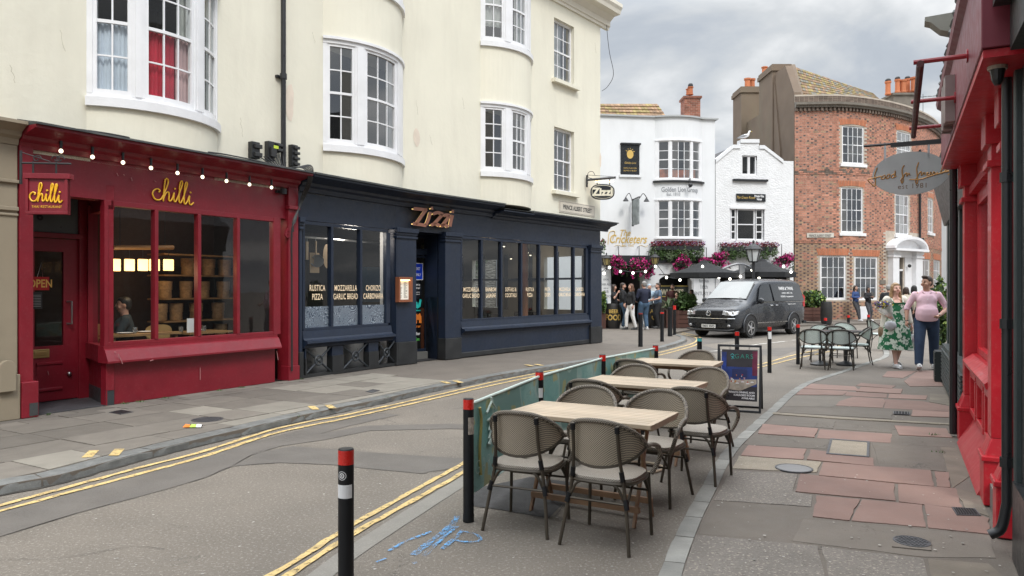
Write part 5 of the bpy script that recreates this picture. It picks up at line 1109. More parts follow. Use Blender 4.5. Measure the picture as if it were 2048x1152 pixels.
# signs on the pub
GLD=mat('gold sign paint',(.62,.42,.12),.45,.2,bump=0); GRYT=mat('faded grey wall lettering',(.25,.26,.28),.7,bump=0)
sg=emp('gold_crest_board',tuple(P(U(1260),Z(1260,350))),0,'tall black and gold crest panel fixed on the white pub upper wall','sign')
x0,x1=U(1241),U(1278); z0,z1=Z(1260,350),Z(1260,290); m=MB(); pbox(m,P,x0,x1,z0,z1,0,.05); m.build('panel',mat('black gloss sign',(.012,.014,.016),.25),sg)
m=MB(); pbox(m,P,x0-.02,x1+.05,z1,z1+.07,-.0,.14); m.build('lamp_trough',BLACK,sg); m=MB(); pbox(m,P,x0-.06,x1+.08,z0-.1,z0,0,.08); m.build('sill',WST,sg)
zc=Z(1260,309); xc=(x0+x1)/2; m=MB(); m.add([P(xc+.15*cos(t*PI/10),zc+.19*sin(t*PI/10),.055) for t in range(20)],[tuple(range(20))]); m.build('crest',GLD,sg)
m=MB(); [m.add([P(xc+.17*cos(t),zc+.24*sin(t),.054),P(xc+.26*cos(t+.1),zc+.28*sin(t+.1),.054),P(xc+.17*cos(t+.25),zc+.24*sin(t+.25),.054)],[(0,1,2)]) for t in (.4,.9,1.4,1.9,2.4)]; m.build('crest_crown',GLD,sg)
lettering('lettering','Golden Lion',P,xc,Z(1260,328),.056,.13,GLD,sg,shear=.3,xs=.8); lettering('lettering','FAMILY RUN PUBS',P,xc,Z(1260,338),.056,.085,GLD,sg,xs=.85); lettering('lettering','BREWED TO BE BEST',P,xc,Z(1260,343),.056,.075,GLD,sg,xs=.85)
gl=emp('painted_group_lettering',tuple(P(U(1356),Z(1356,392))),0,'faded grey golden lion group lettering painted on white pub bow','wall lettering')
lettering('lettering','Golden Lion Group',sP,L/2,Z(1356,384,.2),.012,.30,GRYT,gl,xs=.72,bold=.004); lettering('lettering','Est. 1810',sP,L*.35,Z(1356,392,.2),.012,.2,GRYT,gl,xs=.8)
cg=emp('gold_script_name',tuple(P(U(1253),Z(1253,490))),0,'the cricketers in gold script painted on the white wall over pub entrance','wall lettering')
lettering('lettering','The',P,U(1249),Z(1249,471),.012,.36,GLD,cg,shear=.35,xs=.9,bold=.004); lettering('lettering','Cricketers',P,U(1255),Z(1253,486),.012,.52,GLD,cg,shear=.35,xs=.76,bold=.008); lettering('lettering','Est. 1547',P,U(1256),Z(1256,493.5),.012,.17,GLD,cg,xs=.9)
strokes('flourish',[[(0,0),(.1,.06),(.3,.02),(.42,.03)],[(1.1,.03),(1.2,.06),(1.4,.0),(1.5,.06)]],P,U(1229),Z(1253,493),(1,1),.012,.008,GLD,cg)
strokes('flourish',[[(0,0),(.05,.5),(.3,.55),(.2,.2)]],P,U(1216),Z(1253,489),(1,1),.012,.014,GLD,cg)
# swing sign + swan neck lamps
ss=emp('pub_swing_sign',tuple(P(U(1264),Z(1264,450),.5)),0,'narrow pub swing sign seen nearly edge on between two black swan neck lamps','hanging sign')
q=P(U(1262),0,.05); z1,z0=Z(1264,400,.5),Z(1264,450,.5); SPn=plane_P((q.x+.02,q.y-.05,0),Vector((.12,-.99,0)),(0,0,1),(-.99,-.12,0))
m=MB(); pbox(m,SPn,.15,1.0,z0,z1,-.03,.03); m.build('board',mat('painted sign board',(.2,.22,.22),.5,var=.5,vs=4),ss); m=MB(); m.tube([SPn(0,z1+.05),SPn(1.1,z1+.05)],.03,6); pbox(m,SPn,.1,.15,z0-.03,z1+.03,-.04,.04); m.build('bracket',IRON,ss)
for k,(s,xx) in enumerate(((-1,1246),(1,1287))):
    t=emp('swan_neck_lamp',tuple(P(U(1266),Z(1266,400),.1)),0,('left' if s<0 else 'right')+' black swan neck lamp beside the narrow pub swing sign','wall lamp','swan neck lamps')
    uc,ue=U(1266),U(xx); zq=Z(1266,402); m=MB(); m.tube(spline([P(uc,zq,.05),P((uc*2+ue)/3,zq+.05,.3),P((uc+2*ue)/3,zq+.28,.4),P(ue,zq+.12,.4)],5),.016,6); m.build('neck',IRON,t)
    m=MB(); m.lathe([(.02,.12),(.05,.06),(.13,-.06),(.12,-.06)],12,M=Matrix.Translation(P(ue,zq,.4)),cap=False); m.build('lamp_shade',IRON,t,smooth=True)
# flood light under first-floor bow
t=emp('floodlight',tuple(b.P(.6,Z(1368,372,.3),.2)),0,'small round black floodlight on bracket below upper pub bow window','floodlight'); m=MB(); q=b.P(.62,Z(1368,372,.3),.3); m.ell(q,(.1,.1,.1),12,8); m.build('lamp_head',BLACK,t,smooth=True); m=MB(); m.tube([q+Vector((0,.3,.28)),q+Vector((0,.05,.3)),q],.02,5); m.build('bracket',BLACK,t)
# ground floor dressing
PNL=mat('white painted board',(.70,.71,.72),.6,var=.04)
def panel(px0,px1,py0,py1,lines,label,par_d=.06):
    t=emp('pub_sign_board',tuple(P(U(px0),Z(px0,py1))),0,label,'sign'); x0,x1=U(px0,par_d),U(px1,par_d); z0,z1=Z(px0,py1,par_d),Z(px0,py0,par_d); m=MB(); pbox(m,P,x0,x1,z0,z1,0,par_d); m.build('board',PNL,t)
    for s,fy,sz in lines: lettering('lettering',s,P,(x0+x1)/2,z0+(z1-z0)*fy,par_d+.008,sz,GRYT,t,xs=.78,bold=.003)
    return t
panel(1203,1221,540,608,[('LOCAL',.7,.1),('CASK ALES',.55,.13),('with our',.45,.08),('PUB',.33,.16),('CLASSICS',.2,.13)],'white board listing cask ales left of the pub entrance')
panel(1289,1309,535,640,[('THE',.76,.09),('WINE BAR',.62,.15)],'white wine bar board right of the pub entrance')
panel(1387,1428,548,640,[('famous',.82,.2),('16th',.68,.26),('CENTURY INN',.54,.22),('OLDEST',.3,.22)],'pale board about the century old inn behind the parasol pole')
for k,(x0_,x1_,y0_,y1_) in enumerate(((1300,1317,505,545),)): pass
# dark timber fascia over openings and whisky bar sign
m=MB(); pbox(m,P,U(1203),U(1312),Z(1255,530),Z(1255,511),0,.12); m.build('entrance_beam',BLACK,pub)
m=MB(); pbox(m,P,U(1312),uP1,Z(1350,526),Z(1350,514),0,.1); m.build('timber_beam',BLACK,pub)
ws=emp('whisky_sign',tuple(P(U(1352),Z(1352,590),-.3)),0,'dark whiskies sign with pale letters inside the pub arch','sign'); d=-.4
m=MB(); pbox(m,P,a0+.02,a1-.02,Z(1352,592,d),Z(1352,573,d),d-.05,d); m.build('board',mat('dark green sign',(.02,.025,.02),.5),ws); m=MB(); [pbox(m,P,a0+.02,a1-.02,Z(1352,y,d)-.02,Z(1352,y,d)+.02,d,d+.015) for y in (572,593)]; m.build('border',mat('ochre border',(.4,.3,.08),.5),ws)
lettering('lettering','WHISKIES',P,(a0+a1)/2,Z(1352,589,d),d+.02,.33,mat('cream letter',(.55,.5,.36),.5),ws,xs=.72,bold=.012)
m=MB(); pbox(m,P,a0,a1,0,Z(1352,594,d),-.5,-.42); m.build('counter_front',mat('dark timber',(.03,.02,.015),.5,bump=.2),pub)
# ---------------- gabled white house
gr=emp('gabled_white_house',tuple(P(U(1500),0)),0,'narrow white painted flint house with stepped gable between pub and brick house','house')
g0_,g1_=U(1431),U(1587); gz=lambda px,py:(U(px),Z(px,py))
w1=(U(1484),U(1514),Z(1500,350),Z(1500,311)); w2=(U(1461),U(1529),Z(1495,480),Z(1495,418)); w3=(U(1440),U(1580),-.01,Z(1510,545))
zt=Z(1500,320)
m=MB(); wall(m,P,[g0_,g1_],[0,zt],[(w1[0],w1[1],w1[2],zt+.001),w2,w3],.3)
q=[gz(1431,320),gz(1466,291),gz(1480,291),gz(1480,280),gz(1518,280),gz(1518,292),gz(1528,292),gz(1566,321),(g1_,zt)]
def gable(d): return [P(u,max(z,zt),d) for u,z in q]
wt=w1[3]
# gable polygon with notch for the window
lp=[(q[0][0],zt),(q[1][0],q[1][1]),(q[2][0],q[2][1]),(q[3][0],q[3][1]),(w1[0],q[3][1]),(w1[0],zt)]
rp_=[(w1[1],zt),(w1[1],q[4][1]),(q[4][0],q[4][1]),(q[5][0],q[5][1]),(q[6][0],q[6][1]),(q[7][0],zt)]
md=[(w1[0],wt),(w1[1],wt),(w1[1],q[4][1]),(w1[0],q[3][1])]
for pl in (lp,rp_,md): k=len(pl); m.add([P(u,z,0) for u,z in pl],[tuple(range(k))])
k=len(q); m.add([P(u,max(z,zt),0) for u,z in q]+[P(u,max(z,zt),-.3) for u,z in q],[(i,i+1,k+i+1,k+i) for i in range(k-1)])
m.build('wall',FLT,gr)
m=MB(); 
for (ua_,za_),(ub2,zb_) in zip(q[:-2],q[1:-1]):
    if abs(ub2-ua_)<.05: continue
    m.add([P(ua_,za_-.13,.0),P(ub2,zb_-.13,.0),P(ub2,zb_+.03,.0),P(ua_,za_+.03,.0),P(ua_,za_-.13,.05),P(ub2,zb_-.13,.05),P(ub2,zb_+.03,.05),P(ua_,za_+.03,.05)],[(4,5,6,7),(0,1,5,4),(3,7,6,2)])
m.build('gable_coping',WST,gr)
SLT=mat('dark roof slate',(.045,.045,.048),.6,var=.3,vs=5,bump=.3,bs=20)
m=MB(); rp0=[q[0],q[1],q[6],q[7]]; m.add([P(u,z-.05,-.2) for u,z in rp0]+[P(u,z-.05,-7) for u,z in rp0],[(0,1,5,4),(1,2,6,5),(2,3,7,6)]); m.build('roof',SLT,gr)
m=MB(); pbox(m,P,g0_,g1_,0,zt,-3,-2.9); pbox(m,P,g0_+.02,g0_+.1,0,zt,-3,-.3); pbox(m,P,g1_-.1,g1_-.02,0,zt,-3,-.3); m.build('interior',INT,gr); m=MB(); pbox(m,P,g0_,g1_,w3[3]+.05,w3[3]+.1,-3,-.3); m.build('interior_floor',INT,gr)
for uu in (U(1484),U(1499)): sash(gr,P,uu,uu+(w1[1]-w1[0])/2-.01,w1[2],w1[3],1,1,d=-.08,fw=.05,split=False)
m=MB(); pbox(m,P,U(1465),U(1534),Z(1500,363),Z(1500,359),0,.12); m.build('window_sill',BLACK,gr)
sash(gr,P,w2[0]+.05,U(1473),w2[2],w2[3],1,4,fw=.04,split=False,bar=.05); sash(gr,P,U(1475),U(1511),w2[2],w2[3],1,2,fw=.05); sash(gr,P,U(1513),w2[1]-.05,w2[2],w2[3],1,4,fw=.04,split=False,bar=.05)
m=MB(); pbox(m,P,w2[0]-.04,w2[1]+.04,w2[3],w2[3]+.1,-.02,.06); m.build('window_head',WHITEP,gr)
t=emp('venue_sign',tuple(P(U(1500),Z(1500,403))),0,'wide black sign for the green room on the gabled white house','sign'); m=MB(); pbox(m,P,U(1472),U(1530),Z(1500,403),Z(1500,388),0,.06); m.build('board',mat('black gloss sign',(.012,.014,.016),.25),t)
lettering('lettering','The Green Room',P,U(1490),Z(1500,398),.068,.17,GLD,t,xs=.72,shear=.3); lettering('lettering','Private Hire',P,U(1517),Z(1500,394.5),.068,.15,WHS,t,xs=.62,bold=.004); lettering('lettering','Venue',P,U(1517),Z(1500,400.5),.068,.15,WHS,t,xs=.62,bold=.004)
# seagull
def gull(p,label):
    t=emp('seagull',tuple(p),0,label,'bird'); s=1.0; m=MB()
    m.tube(spline([(-.30,0,.10),(-.12,0,.16),(.02,0,.20),(.13,0,.24),(.17,0,.33),(.20,0,.40)],4),[.01,.02,.035,.05,.065,.075,.08,.085,.085,.08,.078,.07,.06,.052,.045,.042,.04,.042,.045,.045,.03][:21],10)
    m.M=None; m.ell((.215,0,.405),(.05,.035,.035),10,8); m.v=[(p.x+x,p.y+y,p.z+z) for x,y,z in m.v]; m.build('body',WHITEP,t,smooth=2)
    m=MB(); 
    for sd in (-1,1): m.tube([(p.x-.36,p.y+sd*.03,p.z+.1),(p.x-.1,p.y+sd*.07,p.z+.2),(p.x+.08,p.y+sd*.06,p.z+.22)],[.012,.05,.02],8)
    m.build('wing',mat('grey feather',(.3,.31,.33),.7),t,smooth=2)
    m=MB(); m.tube([(p.x+.255,p.y,p.z+.4),(p.x+.32,p.y,p.z+.385)],[.014,.005],6); m.build('beak',mat('yellow beak',(.7,.5,.05),.5),t)
    for sd in (-.03,.03): m=MB(); m.tube([(p.x,p.y+sd,p.z+.14),(p.x,p.y+sd,p.z),(p.x+.05,p.y+sd,p.z)],.008,5); m.build('leg',mat('pink leg',(.6,.35,.3),.6),t)
gull(P(U(1492),Z(1492,280),-.1),'white and grey seagull standing on top of the white stepped gable')
# ---------------- round brick house
pts=spline([(13.75,36,0),(16.4,36,0),(19.8,37.7,0),(23.2,40.8,0),(26,44.8,0),(28,49.5,0)],8)
BR=Fac([(p.x,p.y) for p in pts[::2]]); BR.soft=False; P=BR.P; U=BR.U; Z=BR.Z
# smooth normals: interpolate between segment midpoints
_fr=BR.frame
def Ps(u,z,d=0):
    q,t,n=_fr(u); a,ta,na=_fr(max(u-.6,0)); b_,tb,nb=_fr(u+.6); nn=(na+nb+n).normalized() if u>2.0 else n; q=q+nn*d; return Vector((q.x,q.y,z))
BR.P=Ps; P=Ps
bh=emp('round_brick_house',(13.75,36,0),0,'three storey curved red brick house with white sash windows and arched doorway','house')
zt=Z(1600,190)
z_=lambda py,px=1640: Z(px,py)
WN=[]
def wn(x0,x1,y0,y1,c,r,sill=True): WN.append((U(x0),U(x1),Z((x0+x1)/2,y1),Z((x0+x1)/2,y0),c,r,sill))
wn(1684,1728,252,328,4,4); wn(1682,1726,375,466,4,4); wn(1794,1822,264,336,3,4); wn(1791,1818,389,470,3,4); wn(1856,1866,398,466,2,4)
wn(1640,1692,511,600,4,4,False); wn(1709,1755,513,600,4,4,False); wn(1834,1859,518,602,3,4,False); wn(1867,1880,520,600,2,4,False)
dx0,dx1=U(1772),U(1840)
holes=[(a,b_,c,e) for a,b_,c,e,_,_,_ in WN]+[(U(1784),U(1806),-.01,Z(1795,515))]
m=MB(); NU=44; uN=15.5
wall(m,P,[uN*k/NU for k in range(NU+1)],[0,zt-.05],holes,.16); 
bk_=[P(uN,0),Vector((22,50,0)),Vector((14.2,47,0)),P(0,0)]
for a,b_ in zip(bk_[:-2],bk_[1:-1]): vq(m,a,b_,0,zt-.05)
m.add([(v.x,v.y,zt-.4) for v in bk_]+[],[(0,1,2,3)]); m.build('wall',MORT,bh)
m=MB(); 
for k in range(12): u=uN*k/12; m.quad(P(u,0,-2.5),P(u+uN/12,0,-2.5),P(u+uN/12,zt-.5,-2.5),P(u,zt-.5,-2.5))
for zf in (4.2,7.3): m.add([P(uN*k/12,zf,-.2) for k in range(13)]+[P(uN*k/12,zf,-2.5) for k in range(12,-1,-1)],[tuple(range(26))])
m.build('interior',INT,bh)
for a,b_,c,e,cc,rr_,sl in WN:
    sash(bh,P,a,b_,c,e,cc,rr_,d=-.05,fw=.09 if not sl else .07,bar=.03,panes=(cc>2),gl=GLASSU)
    if sl: m=MB(); pbox(m,P,a-.12,b_+.12,c-.14,c,-.05,.1); m.build('window_sill',WHITEP,bh)
zB1,zB0=Z(1640,338),Z(1640,350); zL1,zL0=Z(1640,481),Z(1640,487)
zc0=Z(1640,222)
hl=.225; hh=.105; ht=.088
RB=mat('red facing brick',(.50,.235,.16),.85,var=.18,vs=9,irand=.22,orand=.22,bump=.25); DB=mat('vitrified dark header brick',(.18,.11,.09),.6,var=.3,irand=.3,orand=.3); TB=mat('tan facing brick',(.42,.27,.17),.85,var=.15,irand=.18,orand=.15,bump=.25); OB=mat('orange gauged brick',(.50,.18,.09),.8,var=.12,irand=.15,bump=.2); GB=mat('weathered grey brown brick',(.16,.12,.095),.85,var=.25,irand=.25,bump=.3)
SOLO={RB.name:mat('red facing brick single',(.50,.235,.16),.85,var=.1,orand=.3,bump=.25),DB.name:mat('dark header brick single',(.18,.11,.09),.6,orand=.3),TB.name:mat('tan facing brick single',(.42,.27,.17),.85,orand=.2),GB.name:mat('grey brick single',(.16,.12,.095),.85,orand=.2)}
mbs={RB:MB(),DB:MB(),TB:MB(),GB:MB()}
def inh(u0,u1,z0,z1): return any(u1>a-.01 and u0<b_+.01 and z1>c-.01 and z0<e+(.32 if True else 0) for a,b_,c,e in hh2)
hh2=[(a-(.02),b_+.02,c-(.14 if sl else 0),e) for a,b_,c,e,_,_,sl in WN]+[(dx0,dx1,-.1,Z(1806,476))]
brick_mesh={}
nobj=0; z=.13; row=0
while z<zc0:
    gfl=z<zL0; u=-.01-(row%2)*.17; k=0
    while u<15.2:
        w=hl if k%2==0 else hh; u0=max(u,0.002); u1=u+w
        pro=.028 if (zB0<z<zB1 or zL0<z<zL1) else .008
        if u1-u0>.03 and not inh(u0,u1,z,z+ht):
            if zB0<z<zB1: mm=RB if random.random()<.5 else GB
            elif gfl: mm=(DB if random.random()<.85 else RB) if w==hh else (TB if random.random()<.72 else RB)
            else: mm=(DB if random.random()<.42 else RB) if w==hh else (RB if random.random()<.94 else TB)
            if u<2.4 and nobj<300 and z>zL1 and w in (hl,hh) and u0==u and pro<.01:
                key=(mm.name,w)
                if key not in brick_mesh:
                    x=MB(); x.box((0,-pro,0),(w,0,ht-.014)); o=x.build('brick',SOLO[mm.name],bh,local=True); brick_mesh[key]=o.data
                else: o=bpy.data.objects.new('brick',brick_mesh[key]); col.link(o); o.parent=bh
                p=P(u0,z,0); o.location=(p.x-13.75,p.y-36,z); p2=P(u1,z,0); o.rotation_euler=(0,0,math.atan2(p2.y-p.y,p2.x-p.x)); nobj+=1
            else:
                x=mbs[mm]; a=P(u0,z,pro);b_=P(u1,z,pro);c=P(u1,z+ht-.014,pro);e=P(u0,z+ht-.014,pro); a2=P(u0,z,0);b2=P(u1,z,0);c2=P(u1,z+ht-.014,0);e2=P(u0,z+ht-.014,0)
                x.add([a,b_,c,e,a2,b2,c2,e2],[(0,1,2,3),(4,5,1,0),(3,2,6,7),(4,0,3,7),(1,5,6,2)])
        u+=w+.013; k+=1
    z+=ht; row+=1
for mm,x in mbs.items(): 
    if x.v: tag(x.build('brickwork',mm,bh),kind='stuff')
# soldier arches
x=MB()
for a,b_,c,e,_,_,sl in WN:
    n=int((b_-a+.2)/.075)
    for k in range(n):
        uu=a-.1+(b_-a+.2)*k/n; f=(k+.5)/n-.5; sk=f*.18
        zz0=e+.01+(.0 if not sl else .07*(1-4*f*f)); q_=[P(uu+.005-sk*0,zz0,.02),P(uu+.07,zz0,.02),P(uu+.07+sk,e+.34,.02),P(uu+.005+sk,e+.34,.02)]; g_=[P(uu+.005,zz0,-.1),P(uu+.07,zz0,-.1)]
        x.add(q_+g_,[(0,1,2,3),(4,5,1,0)])
tag(x.build('gauged_brick_arches',OB,bh),kind='stuff')
# parapet, cornice, dentils
x=MB(); n=40; CO_=mat('weathered stone cornice',(.17,.15,.125),.85,var=.2,bump=.3,stain=.4,scol=(.1,.09,.08))
za_=Z(1640,213); zb2=Z(1640,207)
for k in range(n): u0,u1=uN*k/n,uN*(k+1)/n; sweep(x,P,u0,u1,[(-.05,za_-.06),(.2,za_-.06),(.2,za_),(.3,za_+.05),(.3,zb2+.02),(.04,zb2+.08),(-.05,zb2+.08)]); 
x.build('cornice',CO_,bh)
x=MB(); 
for k in range(n): sweep(x,P,uN*k/n,uN*(k+1)/n,[(-.35,zb2+.0),(.02,zb2+.08),(.02,zt-.08),(.05,zt-.08),(.05,zt),(-.35,zt)])
x.build('parapet',MORT,bh)
x=MB(); z=zb2+.1
while z<zt-.1:
    u=0
    while u<15: 
        a,b_,c,e=P(u,z,.035),P(u+.21,z,.035),P(u+.21,z+.075,.035),P(u,z+.075,.035); x.add([a,b_,c,e],[(0,1,2,3)]); u+=.225
    z+=.09
tag(x.build('parapet_brickwork',GB,bh),kind='stuff')
x=MB(); u=0
while u<15: pbox(x,P,u,u+.1,zc0,za_-.06,0,.14); u+=.2
tag(x.build('dentils',GB,bh),kind='stuff')
# brown rendered flank with chimney stacks
BRN=mat('brown cement render',(.17,.125,.09),.85,var=.12,vs=1,bump=.3,bs=15,stain=.5,scol=(.20,.18,.12),ss=.5,ssc=(1,1,.3))
x=MB(); fx=lambda Y:13.75-.03*(Y-36)
pr_=[(36,0),(36,zt-.2),(36.05,11.2),(37.1,12.8),(38.4,12.8),(38.4,11.2),(44,11.2),(44,0)]
vv=[(fx(Y)-.005,Y+.02,z) for Y,z in pr_]+[(fx(Y)+.35,Y+.02,z) for Y,z in pr_]; k=len(pr_); x.add(vv,[tuple(range(k))[::-1],tuple(range(k,2*k))]+[(i,(i+1)%k,k+(i+1)%k,k+i) for i in range(k)])
x.build('flank_wall',BRN,bh)
def stack(Y0,Y1,zt_,w0,w1):
    x=MB(); x.box((fx(Y0)-w0,Y0,0),(fx(Y0)+w1,Y1,zt_)); x.box((fx(Y0)-w0-.08,Y0-.08,zt_),(fx(Y0)+w1+.08,Y1+.08,zt_+.22)); x.box((fx(Y0)-w0-.03,Y0-.03,zt_+.22),(fx(Y0)+w1+.03,Y1+.03,zt_+.35)); return x.build('chimney_stack',BRN,bh)
s1=stack(38.5,40.6,12.95,.12,.8); s2=stack(42.6,44.2,12.9,.35,.7)
x=MB(); x.add([(fx(37)-.1,38.5,12.7),(fx(37)-.1,38.5,0),(fx(37)-.1,37.6,0),(fx(37)-.1,37.6,8.6),(fx(37)+.1,38.5,12.7),(fx(37)+.1,38.5,0),(fx(37)+.1,37.6,0),(fx(37)+.1,37.6,8.6)],[(0,1,2,3),(3,2,6,7),(0,3,7,4)]); x.build('flank_buttress',BRN,bh)
for px,y0,y1,Y,r in ((1529,134,151,40.3,.16),(1537,136,151,40.4,.17)): pot(s1,px,y0,y1,Y,r)
for px,y0,y1,Y,r in ((1495,157,184,43,.19),(1504,158,184,43.2,.19)): pot(s2,px,y0,y1,Y,r)
x=MB(); p=at(1577,131,37.6); x.box((p.x-.12,37.5,12.7),(p.x+.12,37.8,13.0)); x.build('small_pot',BRN,bh)
tile_roof('roof',bh,(14.2,36.75,10.85),(19.2,37.75,10.85),at(1745,186,40.5),(14.7,39.2,13.45),12,34,(T1,T2,mat('grey stone roof tile',(.17,.16,.13),.85,irand=.2,var=.2)),.04)
x=MB(); x.add([(14.05,36.6,10.9),(14.5,36.6,10.9),(15.0,39.2,13.5),(14.5,39.2,13.5)],[(0,1,2,3)]); x.build('verge_coping',BRN,bh)
s3=MB(); p=at(1810,205,43.5); q_=at(1836,0,43.5); s3.box((at(1787,0,43.5).x,43.5,9),(q_.x,45.2,at(0,190,43.5).z)); s3.box((at(1784,0,43.5).x,43.4,at(0,190,43.5).z),(q_.x+.1,45.3,at(0,186,43.5).z)); s3=s3.build('chimney_stack',CO_,bh)
for px,y0,y1,Y,r in ((1776,163,190,43.6,.17),(1795,159,186,44,.16),(1806,160,186,44,.19),(1815,158,186,44.6,.17),(1829,155,184,44,.24)): pot(s3,px,y0,y1,Y,r,cowl=px in(1776,1795,1815))
# door surround
ds=MB(); dz=Z(1806,476); c0_,c1_=U(1776),U(1788); c2_,c3_=U(1821),U(1834); ze=Z(1806,503)
WD=WHITEP
for a,b_ in ((c0_,c1_),(c2_,c3_)): pbox(ds,P,a,b_,.12,ze-.15,0,.28); pbox(ds,P,a-.06,b_+.06,ze-.32,ze-.22,0,.34); pbox(ds,P,a-.06,b_+.06,.12,.5,0,.33); pbox(ds,P,a-.05,b_+.05,ze-.15,ze,0,.33)
pbox(ds,P,c0_-.15,c3_+.15,ze,ze+.12,0,.55,4)
cu_=(c0_+c3_)/2; hw=(c3_-c0_)/2+.2; k=14
ring=[(cu_-hw*cos(PI*i/k),ze+.12+.62*sin(PI*i/k)) for i in range(k+1)]; ring2=[(cu_-(hw-.16)*cos(PI*i/k),ze+.14+.46*sin(PI*i/k)) for i in range(k+1)]
for i in range(k):
    (a,za1),(b_,zb1)=ring[i],ring[i+1]; (c,zc1),(e,ze1)=ring2[i],ring2[i+1]
    ds.add([P(a,za1,.5),P(b_,zb1,.5),P(e,ze1,.5),P(c,zc1,.5),P(a,za1,0),P(b_,zb1,0),P(e,ze1,0),P(c,zc1,0)],[(0,1,2,3),(0,4,5,1),(3,2,6,7)])
ds.add([P(x_,z1_,.12) for x_,z1_ in ring2],[tuple(range(k+1))]); 
pbox(ds,P,U(1788),U(1821),Z(1806,515),ze,0,.1); pbox(ds,P,U(1808),U(1821),.12,Z(1806,515),0,.06)
ds.build('door_surround',WD,bh)
ds=MB(); pbox(ds,P,U(1784),U(1808),.12,Z(1795,540),-.1,-.05); dr=ds.build('front_door',BLACK,bh)
ds=MB(); pbox(ds,P,U(1784),U(1808),Z(1795,542),Z(1795,538),-.1,.0)
for i in range(6): t_=i/5; ds.tube([P(U(1788)+t_*.6,Z(1795,540),-.04),P(U(1788)+(1-t_)*.6,Z(1795,517),-.04)],.015,4)
ds.build('fanlight',WD,bh)
ds=MB(); q_=P(U(1811),Z(1811,532),.2); ds.ell(q_,(.09,.09,.09),10,8); ds.build('door_lamp',BLACK,bh,smooth=2)
ds=MB(); pbox(ds,P,U(1759),U(1770),Z(1764,568),Z(1764,560),0,.04); tag(ds.build('wall_plaque',CO_,None),'small grey plaque on brick wall left of white doorway','plaque')
t=emp('street_name_plate',tuple(P(U(1640),Z(1640,474))),0,'weathered white prince albert street plate on round brick house','street sign'); ds=MB(); pbox(ds,P,U(1613),U(1667),Z(1640,475),Z(1640,466),.01,.05); ds.build('plate',mat('weathered white plate',(.6,.57,.5),.6),t); lettering('lettering','PRINCE ALBERT STREET',P,U(1640),Z(1640,473.4),.056,.16,FR,t,xs=.62,bold=.003)
t=emp('drainpipe',tuple(P(U(1836),0)),0,'thin black drainpipe down the curved brick house right of doorway','drainpipe'); ds=MB(); ds.tube([P(U(1836),.1,.1),P(U(1836),Z(1836,300),.1)],.06,8); ds.build('pipe',BLACK,t); ds=MB(); q_=P(U(1836),Z(1836,482),.1); ds.box(q_+Vector((-.15,-.12,-.15)),q_+Vector((.15,.1,.15))); ds.build('hopper',BLACK,t)
t=emp('basement_railing',tuple(P(U(1725),.1,.2)),0,'white gate grille low on the brick wall between leaning people','grille'); ds=MB(); pbox(ds,P,U(1716),U(1738),.13,.75,.005,.03); ds.build('panel',WHITEP,t)
# aerial on chimney
t=emp('tv_aerial',tuple(at(1850,200,44)),0,'thin tv aerial beside the orange chimney pots','aerial'); ds=MB(); p=at(1846,225,44); ds.tube([p,p+Vector((0,0,1.1))],.015,4); ds.tube([p+Vector((-.3,0,.9)),p+Vector((1.1,0,1.0))],.012,4); [ds.tube([p+Vector((x_,-.2,.9+x_*.07+.0)),p+Vector((x_,.2,1.0+x_*.07))],.01,4) for x_ in (-.2,.1,.4,.7,1.0)]; ds.build('mast',IRON,t)
# flint building and tree seen through the side windows
FLG=mat('grey flint wall',(.2,.19,.17),.9,var=.2,bump=.1); v=flintbump(FLG,7)
ds=MB(); ds.box((-16,31.8,0),(-.7,33,5.5)); tag(ds.build('flint_building',FLG),'grey flint walled building in lane behind the corner restaurant','building')
ds=MB(); ds.box((28.5,40,0),(34,52,8)); tag(ds.build('white_terrace',WST),'white terrace just right of the round brick house','building')
# ================= right side of the street
RF=Fac([R0+dR*34,R0-dR*9],34); P=RF.P; U=RF.U; Z=RF.Z
BRD_=mat('scarlet shop paint',(.46,.012,.022),.4,var=.12,bump=.12,bs=20,coat=.12,stain=.35,scol=(.28,.02,.028),ss=2.5,ssc=(1,1,.5),speck=.08,spc=(.55,.25,.22),sps=35); MRN=mat('maroon fascia paint',(.17,.022,.036),.45,var=.15,bump=.05,stain=.3,scol=(.10,.02,.03)); DG=mat('dark green black paint',(.018,.026,.026),.4,var=.15,bump=.08,bs=20,stain=.15,scol=(.05,.055,.055)); DGL=mat('slate green paint',(.035,.047,.047),.45,var=.15,bump=.1,bs=18)
RB0=U(1914); RB1=.32
rb=emp('scarlet_shopfront',tuple(P(0,ZR)),0,'glossy scarlet shopfront with panelled stall riser and maroon fascia on the right','shopfront')
m=MB(); pbox(m,P,RB0,RB1,3.05,8.4,-.3,-.1); pbox(m,P,RB0,RB1,3.0,8.4,-6,-5.9); pbox(m,P,RB0,RB0+.2,3.0,8.4,-5.9,-.3); m.quad(P(RB0,8.4,-.1),P(RB1,8.4,-.1),P(RB1,8.4,-6),P(RB0,8.4,-6)); m.build('upper_wall',mat('pale grey render right',(.35,.34,.31),.85,bump=.3,stain=.3),rb)
m=MB(); pbox(m,P,RB0+.02,.82,2.99,3.58,-.02,.15); m.build('fascia',MRN,rb,bev=.006)
m=MB(); sweep(m,P,RB0,.84,[(-.02,3.58),(.15,3.58),(.19,3.61),(.2,3.66),(.17,3.70),(-.02,3.74)],1); m.build('fascia_cornice',MRN,rb)
m=MB(); n=60; L_=.84-RB0
pts=[P(RB0+L_*k/n,3.735+.012*sin(k*1.1)+.01*sin(k*2.7),.17+.012*sin(k*1.7)) for k in range(n+1)]; m.tube(pts,.022,6); m.build('lead_edge',LEAD,rb)
m=MB(); pbox(m,P,RB0+.02,.8,2.94,2.985,-.5,.14); m.build('soffit',BRD_,rb)
